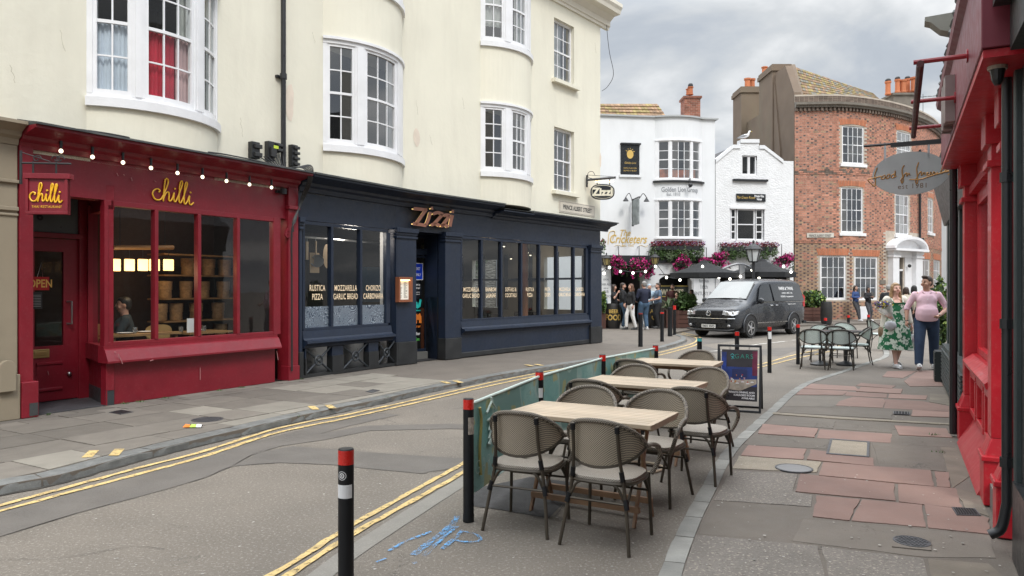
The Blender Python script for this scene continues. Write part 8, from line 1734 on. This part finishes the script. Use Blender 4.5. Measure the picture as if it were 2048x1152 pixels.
    # wheels
    for y in (.93,3.93):
        for s in (1,-1):
            m=MB(); n=24; Mx=Matrix.Translation((s*.955,y,.40))@Matrix.Rotation(R(90)*s,4,'Y')
            arch=[(.43*cos(t_),.43*sin(t_)) for t_ in [PI*i/16 for i in range(17)]]; m.add([(s*.966,y+a_,.36+b_) for a_,b_ in arch]+[(s*.966,y+.43,.2),(s*.966,y-.43,.2)][::-1][:0]+[],[tuple(range(17))]); m.box((s*.80 if s>0 else s*.966,y-.43,.2),(s*.966 if s>0 else s*.80,y+.43,.37)); B(m,'wheel_arch',TR)
            m=MB(); m.tube([(s*.97,y+.445*cos(t_),.36+.43*sin(t_)) for t_ in [PI*i/16 for i in range(17)]],.022,6); B(m,'arch_lip',GP,smooth=True)
            Mx=Matrix.Translation((s*.87,y,.335))@Matrix.Rotation(R(90),4,'Y'); sg=s
            m=MB(); m.lathe([(.22,-.11),(.32,-.115),(.335,-.08),(.335,.08),(.32,.115),(.225,.11)],28,M=Mx,cap=True); wh=B(m,'wheel',mat('tyre rubber',(.018,.018,.018),.8,bump=.2),smooth=True)
            m=MB(); Mr=Matrix.Translation((s*.995,y,.335))@Matrix.Rotation(R(90)*s,4,'Y'); m.lathe([(.235,-.02),(.235,.0),(.215,.0),(.21,-.06)],28,M=Mr,cap=False); B(m,'rim',STEEL,wh,smooth=True)
            m=MB(); m.lathe([(.21,-.03),(.001,-.03)],24,M=Mr,cap=False); B(m,'rim_shadow',TR,wh)
            m=MB()
            for i in range(5):
                a=2*PI*i/5+.3; m.M=Mr@Matrix.Rotation(a,4,'Z'); m.add([(0,-.035,0),(.215,-.018,-.01),(.215,.018,-.01),(0,.035,0),(0,-.035,-.03),(.215,-.02,-.03),(.215,.02,-.03),(0,.035,-.03)],[(0,1,2,3),(0,4,5,1),(3,2,6,7)])
            m.M=Mr; m.lathe([(.045,-.02),(.045,.012),(.001,.014)],12,cap=False); B(m,'spokes',mat('alloy silver',(.55,.55,.56),.3,.8,bump=0),wh)
    m=MB(); m.box((-.8,.4,.2),(.8,4.6,.3)); B(m,'underbody',TR)
    m=MB(); m.add([(.93,4.66,.98),(.93,4.8,.98),(.90,4.86,1.35),(.86,4.70,1.45)],[(0,1,2,3)]); m.v=[(x+.02,y,z) for x,y,z in m.v]; B(m,'tail_light',mat('red tail lamp',(.4,.01,.01),.2,bump=0))
    m=MB(); m.tube([(-.8,4.9,.42),(.8,4.9,.42),(.96,4.78,.42)],.06,8); B(m,'rear_bumper',CHR if False else GP,smooth=True)
build_van()
# ================= people
def limb(mb,a,b,ra,rb,n=20,ca=True,cb=True,sq=1.0,ax=None):
    a,b=Vector(a),Vector(b); d=(b-a); L=d.length
    if L<1e-6: return
    q=d.to_track_quat('Z','Y').to_matrix().to_4x4(); T=Matrix.Translation(a)@q
    prof=[]
    if ca: prof+=[(ra*cos(t),-ra*sin(t)) for t in (1.4,1.0,.5)]
    prof+=[(ra,0),((ra+rb)/2,L/2),(rb,L)]
    if cb: prof+=[(rb*cos(t),L+rb*sin(t)) for t in (.5,1.0,1.4)]
    o=mb.M; mb.M=None; mb.lathe(prof,n,M=(o@T if o is not None else T)); mb.M=o
def fuse(mb,vox,m_,name,parent,extra=None,smooth=5,sm=.5):
    me=bpy.data.meshes.new(name); me.from_pydata(mb.v,[],mb.f); o=bpy.data.objects.new('tmp',me); col.link(o)
    r=o.modifiers.new('r','REMESH'); r.mode='VOXEL'; r.voxel_size=vox; s=o.modifiers.new('s','SMOOTH'); s.iterations=smooth; s.factor=sm
    dg=bpy.context.evaluated_depsgraph_get(); me2=bpy.data.meshes.new_from_object(o.evaluated_get(dg)); bpy.data.objects.remove(o); bpy.data.meshes.remove(me)
    if extra and extra.v:
        b=bmesh.new(); b.from_mesh(me2); vs=[b.verts.new(v) for v in extra.v]
        for f in extra.f:
            try: b.faces.new([vs[i] for i in f])
            except Exception: pass
        b.to_mesh(me2); b.free()
    me2.materials.clear(); me2.materials.append(m_)
    for p in me2.polygons: p.use_smooth=True
    x=bpy.data.objects.new(name,me2); me2.name=name; col.link(x); x.parent=parent; return x
SKIN=mat('skin',(.52,.30,.22),.5,var=.06,vs=12,bump=.03); SKIN2=mat('warm skin',(.48,.27,.19),.5,var=.08,vs=12,bump=.03); SKIN3=mat('brown skin',(.22,.12,.08),.5,bump=.03)
HB=mat('dark brown hair',(.035,.02,.013),.5,var=.3,vs=40,bump=.4,bs=90); HK=mat('black hair',(.012,.011,.011),.45,bump=.3,bs=90); HL_=mat('blonde brown hair',(.27,.165,.08),.45,var=.35,vs=30,bump=.5,bs=80); HG=mat('grey hair',(.26,.25,.24),.6,bump=.3,bs=80)
EYE=mat('eye dark',(.03,.02,.015),.2,bump=0); LIP=mat('lips',(.40,.12,.11),.4,bump=0); WSH=mat('white trainer',(.72,.72,.72),.5,bump=.05); DSH=mat('dark shoe',(.03,.03,.03),.5,bump=0)
def fabric(name,c,var=.12,**k): return mat(name,c,.85,var=var,vs=7,bump=1,bs=7,**k)
def V(*a): return Vector(a)
def person(label,x,y,z0,face,h=1.74,w=1.0,skin=SKIN,top=None,sleeve='long',legs=None,shoes=None,hair=HB,hairstyle='short',arms=None,feet=None,turn=0,belly=0,vox=.018,detail=False,sit=False,group=None,dress=None,female=False,cardigan=None,beard=None,hood=None):
    s=h/1.75; t=emp('person',(x,y,z0),R(face),label,'person',group)      # local -Y is forward
    hipz=.93*s if not sit else .48
    K=lambda v:Vector((v[0]*s,v[1]*s,v[2]*s if not sit else v[2]*s-(.93*s-.48)))
    sw=.185*w if not female else .16*w
    hp=[K((sd*.09*w,0,.93)) for sd in (-1,1)]
    if sit: kn=[hp[i]+V(0,-.42,0.02) for i in (0,1)]; an=[kn[i]+V(0,.03,-.42) for i in (0,1)]
    else:
        ft=feet or ((-.1,0.02,0,0),(.1,-.02,0,0))   # x,y,z,toe pitch per foot (sole under ankle)
        an=[V(f[0]*s,f[1]*s,.085*s+f[2]) for f in ft]; kn=[]
        for i in (0,1): m_=(hp[i]+an[i])/2; bend=max(0,(.86*s)**2-(hp[i]-an[i]).length**2); kn.append(m_+V((0.01 if i else -.01),-.03-bend**.5*.45,.03))
    sh=[K((sd*sw*.95,.01,1.425)) for sd in (-1,1)]
    ar=arms or [((-.26,.02,1.16),(-.27,-.05,.92)),((.26,.02,1.16),(.27,-.05,.92))]
    el=[K(a[0]) for a in ar]; wr=[K(a[1]) for a in ar]
    nk=K((0,.02,1.50)); hc=K((0,-.01,1.645)); ct=K((0,0,1.28)); wt=K((0,0,1.08)); pv=K((0,0,.95))
    TR_=Matrix.Rotation(R(turn),4,'Z'); HM=Matrix.Translation(hc)@TR_@Matrix.Scale(s,4)
    b=MB()
    limb(b,nk-V(0,0,.08),hc-V(0,-.01,.05),.058*s*(1.1 if w>1.1 else 1),.055*s)
    b.M=HM; b.ell((0,.01,.02),(.077,.098,.105),16,12); limb(b,(0,-.03,-.045),(0,-.045,-.075),.055,.038); b.ell((0,-.1,-.012),(.014,.022,.02),8,6); limb(b,(0,-.088,.025),(0,-.108,-.012),.01,.013)
    for sd in (-1,1): b.ell((sd*.078,.012,-.0),(.012,.022,.034),8,6); b.ell((sd*.045,-.06,-.03),(.028,.03,.03),8,6)
    b.M=None
    limb(b,ct,wt,.12*w*s,.105*w*s); limb(b,wt,pv,.105*w*s,.12*w*s); limb(b,sh[0],sh[1],.055*s,.055*s); [limb(b,nk-V(0,0,.05),q-V(0,0,.02),.045*s,.03*s) for q in sh]
    for i in (0,1):
        limb(b,sh[i],el[i],.048*s*w,.038*s*w); limb(b,el[i],wr[i],.040*s*w,.026*s*w)
        limb(b,hp[i],kn[i],.08*s*w,.055*s*w); limb(b,kn[i],an[i],.054*s*w,.036*s)
        hd=(wr[i]-el[i]).normalized(); limb(b,wr[i],wr[i]+hd*.085*s,.026*s,.032*s)
        if sit or not feet: toe=an[i]+V(0,-.14*s,-.045*s)
        else: toe=an[i]+V(0,-.15*s*cos(ft[i][3]),-.045*s+.15*s*sin(ft[i][3]))
        limb(b,an[i]-V(0,-.03,.04*s),toe,.035*s,.03*s)
    ex=MB()
    for i in (0,1):
        hd=(wr[i]-el[i]).normalized(); si=V(0,1,0)-hd*hd.y; si=si.normalized() if si.length>.2 else V(1,0,0); pn=hd.cross(si).normalized(); cu=pn if (pn.x<0)==(i==1) else -pn
        base=wr[i]+hd*.085*s
        for f_,(o_,l_) in enumerate(((-.024,.062),(-.008,.072),(.008,.068),(.023,.052))):
            p0=base+si*o_*s; p1=p0+(hd*.55+cu*.25)*l_*s; p2=p1+(hd*.25+cu*.4)*l_*s; ex.tube([p0-hd*.015,p0,p1,p2],[.0095*s,.0095*s,.0085*s,.007*s],6)
        p0=wr[i]+hd*.03*s-si*.024*s; ex.tube([p0,p0+(hd*.5-si*.6+cu*.2)*.04*s,p0+(hd*.9-si*.7+cu*.4)*.062*s],[.012*s,.011*s,.009*s],6)
    fuse(b,vox*.8,skin,'body',t,ex,4)
    m=MB(); 
    for sd in (-1,1): m.ell(HM@V(sd*.03,-.083,.018),(.011*s,.006*s,.006*s),8,6)
    m.build('eyes',EYE,t,local=True)
    if detail or True:
        m=MB(); 
        for sd in (-1,1): m.tube([HM@V(sd*.016,-.090,.036),HM@V(sd*.032,-.088,.042),HM@V(sd*.047,-.078,.036)],.0035*s,5)
        m.build('eyebrows',hair,t,local=True)
        m=MB(); m.ell((0,0,0),(1,1,1),10,6); m.v=[tuple(HM@V(v[0]*.016,-.089+v[1]*.008-.0*v[0],-.052+v[2]*.007)) for v in m.v]; m.build('lips',LIP,t,local=True,smooth=2)
    # hair
    m=MB(); m.M=HM
    if hairstyle=='bald': m.ell((0,.02,.025),(.0,.0,.0)) if False else None
    else:
        m.ell((0,.028,.045),(.087,.098,.095),14,10); m.ell((0,-.025,.093),(.062,.056,.034),12,8)
        if hairstyle=='short': m.ell((0,.05,.0),(.08,.07,.08),12,8)
        if hairstyle in('long','tied'):
            for sd in (-1,1): limb(m,(sd*.075,.0,.05),(sd*.092,.01,-.13),.03,.035)
            m.ell((0,.06,-.02),(.09,.065,.11),12,8)
        if hairstyle=='long':
            for sd in (-1,1): limb(m,(sd*.09,.02,-.1),(sd*.105,-.02,-.33),.042,.022)
            limb(m,(0,.075,-.08),(0,.085,-.32),.085,.045)
        if hairstyle=='quiff': m.ell((0,.05,.0),(.082,.07,.075),12,8); m.ell((0,-.05,.115),(.06,.05,.032),12,8)
        fuse(m,vox*.75,hair,'hair',t,None,3)
    if beard: m=MB(); m.M=HM; m.ell((0,-.045,-.07),(.06,.05,.04),12,8); fuse(m,vox*.7,beard,'beard',t,None,2)
    # trousers
    if legs:
        m=MB(); g_=.014
        limb(m,pv+V(0,0,.08),pv-V(0,0,.04),.135*w*s*(1+belly*.15),.13*w*s); 
        for i in (0,1):
            limb(m,hp[i],kn[i],.105*s*w,.082*s*w); limb(m,kn[i],an[i]+V(0,0,.0),.082*s*w,.062*s*w,cb=False)
        fuse(m,vox,legs,'trousers',t,None,4)
    if dress:
        m=MB(); prof=[(.17,.13,1.36),(.185,.15,1.28),(.165,.125,1.14),(.19,.155,1.0),(.235,.20,.85),(.26,.23,.62),(.285,.26,.38)]; n=28; vs=[]
        for q,(a,c_,z) in enumerate(prof):
            for j in range(n): th=2*PI*j/n; rip=1+(.05*q/6)*sin(th*7+1); vs.append(K((a*w*cos(th)*rip,c_*w*sin(th)*rip-.0,z)))
        m.add(vs,[(q*n+j,q*n+(j+1)%n,(q+1)*n+(j+1)%n,(q+1)*n+j) for q in range(6) for j in range(n)]+[tuple(range(n))]); m.build('dress',dress,t,local=True,smooth=2)
        m=MB(); [m.tube([K((sd*.10,-.105*w,1.35)),K((sd*.12,-.05,1.45)),K((sd*.12,.05,1.45))],.012,6) for sd in (-1,1)]; m.build('dress_strap',dress,t,local=True)
    tp=top or cardigan
    if tp:
        m=MB()
        if not cardigan:
            limb(m,sh[0]+V(.035,0,-.045),sh[1]+V(-.035,0,-.045),.075*s,.075*s); limb(m,ct+V(0,0,.05),wt,.145*w*s,.14*w*s*(1+belly*.3)); limb(m,wt+V(0,-.02-belly*.06,.0),pv+V(0,-belly*.05,.0),.145*w*s*(1+belly*.35),.150*w*s*(1+belly*.2),cb=False)
            [limb(m,nk-V(0,-.005,.05),q-V(0,0,.012),.070*s,.055*s) for q in sh]
            limb(m,ct+V(-.06*w,-.03,.04),ct+V(.06*w,-.03,.04),.10*s*w,.10*s*w)
            if not female and not hood: limb(m,nk-V(0,-.01,.05),nk+V(0,.012,.01),.08*s,.062*s,cb=False)
            if hood: limb(m,nk-V(0,0,.05),nk+V(0,.05,.03),.09*s,.075*s)
        for i in (0,1):
            if sleeve=='short': limb(m,sh[i],sh[i].lerp(el[i],.75),.066*s*w,.062*s*w,cb=False)
            elif sleeve=='rolled': limb(m,sh[i],el[i],.055*s*w,.050*s*w); limb(m,el[i],el[i].lerp(wr[i],.18),.052*s*w,.05*s*w,cb=False)
            else: limb(m,sh[i],el[i],.068*s*w,.056*s*w); limb(m,el[i],el[i].lerp(wr[i],.93),.056*s*w,.042*s*w,cb=False)
            if cardigan: limb(m,sh[i],K(((-1,1)[i]*.19,.03,1.1)),.07,.06); limb(m,K(((-1,1)[i]*.17,.06,1.2)),K(((-1,1)[i]*.23,.05,.82)),.07,.075,cb=False)
        if cardigan: limb(m,K((-.12,.08,1.36)),K((.12,.08,1.36)),.07,.07); limb(m,K((0,.1,1.3)),K((0,.12,.85)),.14,.15,cb=False)
        fuse(m,vox,tp,'cardigan' if cardigan else 'shirt',t,None,9)
    m=MB(); 
    for i in (0,1):
        pt=0 if (sit or not feet) else ft[i][3]; Mx=Matrix.Translation(an[i]-V(0,0,.085*s))@Matrix.Rotation(-pt,4,'X') if pt else Matrix.Translation(an[i]-V(0,0,.085*s))
        m.M=Mx; m.ell((0,-.06*s,.045*s),(.048*s,.145*s,.045*s),12,8); m.ell((0,.03*s,.06*s),(.042*s,.06*s,.06*s),10,8); m.box((-.042*s,-.19*s,.0),(.042*s,.08*s,.022*s))
    m.M=None; fuse(m,.012,shoes or DSH,'shoes',t,None,3)
    return t,K,HM,el,wr
def floral():
    m,N,L,b=nt_new('green dress with white flowers'); tc=N.new('ShaderNodeTexCoord').outputs['Object']; wv=noi(N,L,tc,6,2); 
    va=N.new('ShaderNodeVectorMath'); va.operation='ADD'; L.new(tc,va.inputs[0]); cb=N.new('ShaderNodeCombineXYZ'); L.new(mth(N,L,'MULTIPLY',wv,.18),cb.inputs[0]); L.new(mth(N,L,'MULTIPLY',wv,-.15),cb.inputs[2]); L.new(cb.outputs[0],va.inputs[1])
    v=N.new('ShaderNodeTexVoronoi'); v.inputs['Scale'].default_value=7.5; L.new(va.outputs[0],v.inputs['Vector']); n=noi(N,L,tc,26,2)
    f=mth(N,L,'ADD',v.outputs['Distance'],mth(N,L,'MULTIPLY',n,.45)); c=mixc(N,L,step(N,L,f,.68,.72),(.62,.68,.58),(.012,.14,.055)); n2=noi(N,L,va.outputs[0],14,1); c=mixc(N,L,step(N,L,n2,.56,.59,0,.9),c,(.60,.66,.55)); n3=noi(N,L,va.outputs[0],22,1); c=mixc(N,L,step(N,L,n3,.62,.64,0,.8),c,(.008,.10,.045))
    L.new(c,b.inputs['Base Color']); b.inputs['Roughness'].default_value=.8; return m
# walking couple
PINK=fabric('pale pink shirt',(.74,.50,.56),.05); JEAN=fabric('dark blue jeans',(.022,.042,.085),.25); CARD=fabric('cream cardigan',(.66,.62,.54),.05)
mx,my=(1853-1024)/FL*14.65,14.65
man,K,HM,el,wr=person('man in pink shirt with rolled sleeves and dark blue jeans walking on the right pavement',mx,my,ZR,-22,h=1.83,w=1.12,skin=SKIN2,top=PINK,sleeve='rolled',legs=JEAN,shoes=WSH,hair=HB,hairstyle='quiff',turn=-48,belly=.6,vox=.013,detail=True,
   arms=[((-.33,.02,1.16),(-.34,-.07,.93)),((.35,.04,1.16),(.17,-.27,1.04))],feet=((-.16,-.26,.03,.32),(.15,.24,.02,0)))
m=MB(); c=wr[1]; m.tube([c+V(.02*cos(a),.0,0)+V(0,.034*sin(a),.03*cos(a)) for a in [2*PI*i/12 for i in range(12)]],.008,5,closed=True); m.ell(c+V(0,-.035,.02),(.022,.01,.022),10,6); m.build('watch',mat('steel watch',(.7,.66,.6),.3,.6),man,local=True)
m=MB(); c=wr[0]; m.tube([c+V(.034*cos(a),.034*sin(a),0) for a in [2*PI*i/12 for i in range(12)]],.006,5,closed=True); m.build('wristband',BLACK,man,local=True)
m=MB(); m.tube(spline([K((-.02,-.105,1.42)),K((-.07,-.06,1.475)),K((-.06,.06,1.50)),K((.06,.06,1.50)),K((.07,-.06,1.475)),K((.02,-.105,1.42))],4),.014,6)
m.build('collar',PINK,man,local=True,smooth=2)
m=MB(); [m.ell(K((.0,-.165-.02*(1.4-z)*2,z)),(.008,.006,.008),6,4) for z in (1.34,1.24,1.14)]; m.build('shirt_buttons',WHS,man,local=True)
wx,wy=(1791-1024)/FL*15.15,15.15
wom,K,HM,el,wr=person('woman in green floral dress and cream cardigan walking with flowers beside the man in pink',wx,wy,ZR,2,h=1.70,w=1.18,skin=mat('pale skin',(.62,.37,.29),.5,bump=.02),legs=None,dress=floral(),cardigan=CARD,sleeve='long',shoes=WSH,hair=HL_,hairstyle='long',female=True,vox=.013,detail=True,
   arms=[((-.29,.0,1.18),(-.30,-.22,1.10)),((.28,.03,1.16),(.33,.0,.90))],feet=((-.08,-.16,.0,0),(.10,.16,.02,0)))
m=MB(); m.ell(K((.03,-.125,1.365)),(.006,.004,.006),6,4); m.tube([K((-.07,-.07,1.46)),K((0,-.12,1.38)),K((.07,-.07,1.46))],.002,4); m.build('necklace',BRASS,wom,local=True)
# bouquet
hp_=Matrix.Translation(wom.location)@Matrix.Rotation(R(2),4,'Z'); bq=hp_@(wr[0]+V(-.02,-.1,.05)); t=emp('bouquet',tuple(bq),0,'wrapped bouquet of yellow and purple flowers held by the woman in floral dress','bouquet')
cel=mat('clear flower wrap',(.72,.74,.76),.2,bump=.6,bs=12,alpha=.55)
m=MB(); T=Matrix.Translation(bq)@Matrix.Rotation(R(-38),4,'Y')@Matrix.Rotation(R(15),4,'X'); m.lathe([(.03,-.2),(.05,-.05),(.14,.16),(.17,.24)],12,M=T,cap=False); m.build('wrap',cel,t,smooth=True)
rq=random.Random(2)
for mm,nm in ((mat('yellow petal',(.75,.55,.05),.6,irand=.2),'yellow_flowers'),(mat('purple petal',(.10,.04,.32),.6,irand=.4),'purple_flowers'),(LEAF[1],'leaves'),(WHS,'white_flowers')): m=MB(); cloud(m,T@V(0,0,.22),(.15,.13,.08),110,.028,rq,shell=.1); tag(m.build(nm,mm,t),kind='stuff')
bg=hp_@V(-.20,-.17,.86); t=emp('white_carrier_bag',tuple(bg),0,'small white carrier bag hanging below the bouquet by the womans hip','bag'); m=MB(); m.ell(bg,(.13,.08,.10),10,8); fuse(m,.02,mat('white plastic bag',(.62,.63,.66),.4,bump=.6,bs=14),'bag_body',t,None,2); t.location=(0,0,0)
sb=hp_@V(.33,-.02,.55); t=emp('clear_gift_bag',(0,0,0),0,'clear bag with pink and yellow contents in the womans left hand','bag'); m=MB(); m.box(sb-V(.1,.05,.22),sb+V(.1,.05,.12)); fuse(m,.02,mat('clear bag film',(.6,.64,.68),.2,bump=.5,bs=12,alpha=.5),'bag_body',t,None,2); m=MB(); m.ell(sb-V(0,0,.1),(.06,.03,.08),8,6); m.build('yellow_contents',mat('pale yellow',(.7,.62,.3),.6),t); m=MB(); m.ell(sb+V(.02,-.02,.0),(.04,.03,.04),8,6); m.build('pink_contents',mat('deep pink',(.5,.05,.12),.6),t); m=MB(); m.tube(spline([sb+V(-.06,0,.1),sb+V(-.03,0,.3),sb+V(.03,0,.3),sb+V(.06,0,.1)],4),.006,5); m.build('handle',mat('bag handle',(.4,.45,.6),.5),t)
hb=hp_@V(-.24,.06,.72); t=emp('brown_handbag',tuple(hb),0,'soft brown handbag at the hip of the woman in floral dress','handbag'); m=MB(); m.ell(hb,(.08,.1,.14),10,8); m.build('bag_body',mat('tan leather',(.22,.15,.09),.6),t,smooth=2)
# group outside the pub
NVY=fabric('navy jacket',(.014,.018,.04)); BLKF=fabric('black cloth',(.014,.014,.016)); BJ=fabric('mid blue jeans',(.06,.11,.18),.25); WTR=fabric('white trousers',(.72,.71,.70),.04); GBT=fabric('grey blue t-shirt',(.09,.13,.19)); PLB=fabric('pale blue top',(.40,.52,.62)); TANT=fabric('tan top',(.30,.25,.17)); DKB=fabric('dark blue sweater',(.03,.06,.17)); GRTR=fabric('charcoal trousers',(.05,.05,.055)); GBC=fabric('sage coat',(.26,.26,.17)); BEI=fabric('beige top',(.45,.40,.32)); DRD=fabric('dark maroon top',(.07,.02,.02))
def pp(px,feety,label,face,z0=ZK,**k):
    Y=FL*(H-z0)/(feety-576); return person(label,(px-1024)/FL*Y,Y,z0,face,vox=.02,group=None,**k)
pp(1228,655,'woman with dark tied hair in black t-shirt touching her face by barrel',60,h=1.68,w=.95,top=BLKF,sleeve='short',legs=BLKF,hairstyle='tied',female=True,arms=[((-.2,-.1,1.2),(-.1,-.2,1.42)),((.24,0,1.16),(.1,-.2,1.1))])
pp(1246,657,'bearded man in black jacket and blue jeans facing the woman in white trousers',85,h=1.74,top=BLKF,legs=BJ,beard=HB,hairstyle='short',shoes=WSH,hood=True)
pp(1262,659,'woman with long brown hair, black top and bright white trousers',-70,h=1.70,w=.95,top=BLKF,legs=WTR,hair=mat('long brown hair',(.12,.055,.03),.5,var=.3,bump=.4,bs=80),hairstyle='long',female=True,arms=[((-.22,-.02,1.18),(-.2,-.14,1.0)),((.22,.02,1.16),(.22,-.02,.93))],feet=((-.12,-.14,0,0),(.12,.14,0,0)))
pp(1288,658.6,'broad man in navy jacket and blue jeans seen from behind',200,h=1.80,w=1.15,top=NVY,legs=BJ,hair=HG,shoes=WSH,hairstyle='short',arms=[((-.26,-.04,1.18),(-.16,-.25,1.12)),((.28,-.02,1.17),(.2,-.2,1.05))])
pp(1299,655.5,'person in pale blue cap and white top behind the man in navy jacket',0,h=1.70,top=PLB,legs=BLKF,hair=PLB)
pp(1316,656.5,'bearded man in grey blue t-shirt and black trousers turned to the left',-80,h=1.74,w=1.05,top=GBT,sleeve='short',legs=BLKF,beard=HB,hairstyle='short',arms=[((-.24,-.05,1.18),(-.1,-.28,1.08)),((.25,-.03,1.17),(.12,-.26,1.1))])
pp(1345,653.5,'man in dark maroon top standing in front of the whiskies sign',-20,h=1.70,top=DRD,legs=BLKF,hairstyle='short',beard=HB)
pp(1353,652,'seated bald person whose head shows above the planter',30,h=1.75,top=BLKF,legs=BLKF,hairstyle='bald',sit=True,shoes=DSH) if False else pp(1353,655,'bald shorter person behind the bushy planter',30,h=1.36,top=BLKF,legs=BLKF,hairstyle='bald')
pp(1383,654,'woman in tan top sitting below the left black parasol',-70,h=1.48,top=TANT,legs=BLKF,hairstyle='tied',female=True)
pp(1207,655,'person in pale blue top partly hidden by the navy shop corner',40,h=1.42,top=PLB,legs=BLKF,hairstyle='short')
pp(1711,641.5,'woman in dark blue sweater leaning on the brick wall with arms folded',25,h=1.66,w=.95,top=DKB,legs=GRTR,hairstyle='long',hair=HB,female=True,shoes=WSH,arms=[((-.25,-.03,1.18),(.06,-.2,1.16)),((.25,-.03,1.18),(-.06,-.22,1.12))],feet=((-.06,-.3,0,0),(.08,-.18,0,0)))
pp(1736,642,'person with black hair in black jacket looking at phone by brick wall',20,h=1.60,w=.95,skin=SKIN3,top=BLKF,legs=GRTR,hair=HK,hairstyle='tied',shoes=WSH,arms=[((-.24,-.05,1.18),(-.06,-.26,1.25)),((.24,-.05,1.18),(.06,-.26,1.22))],feet=((-.14,-.28,0,0),(.08,-.08,0,0)))
pp(1777,667,'grey haired person in dark coat seen behind the woman in floral dress',150,z0=0,h=1.74,w=1.1,top=BLKF,legs=BLKF,hair=HG)
pp(1812,672,'person with dark bun in beige top seen between the walking couple',170,z0=0,h=1.66,top=BEI,legs=BLKF,hairstyle='tied')
pp(1828,668,'dark haired person in sage coat walking away behind man in pink',180,z0=0,h=1.72,w=1.1,top=GBC,legs=BLKF,hairstyle='tied',hair=HK)
# diner inside the red shop
dp_=LP(LF.U(248,-1.1),0,-1.1); person('diner with black hair in dark jumper seated inside the red shop window',dp_.x,dp_.y,ZK+.12,-60,h=1.72,top=mat('dark green jumper',(.03,.04,.045),.9),legs=BLKF,hair=HK,sit=True,vox=.02,arms=[((-.24,-.1,1.16),(-.15,-.3,1.1)),((.24,-.1,1.16),(.15,-.3,1.1))])
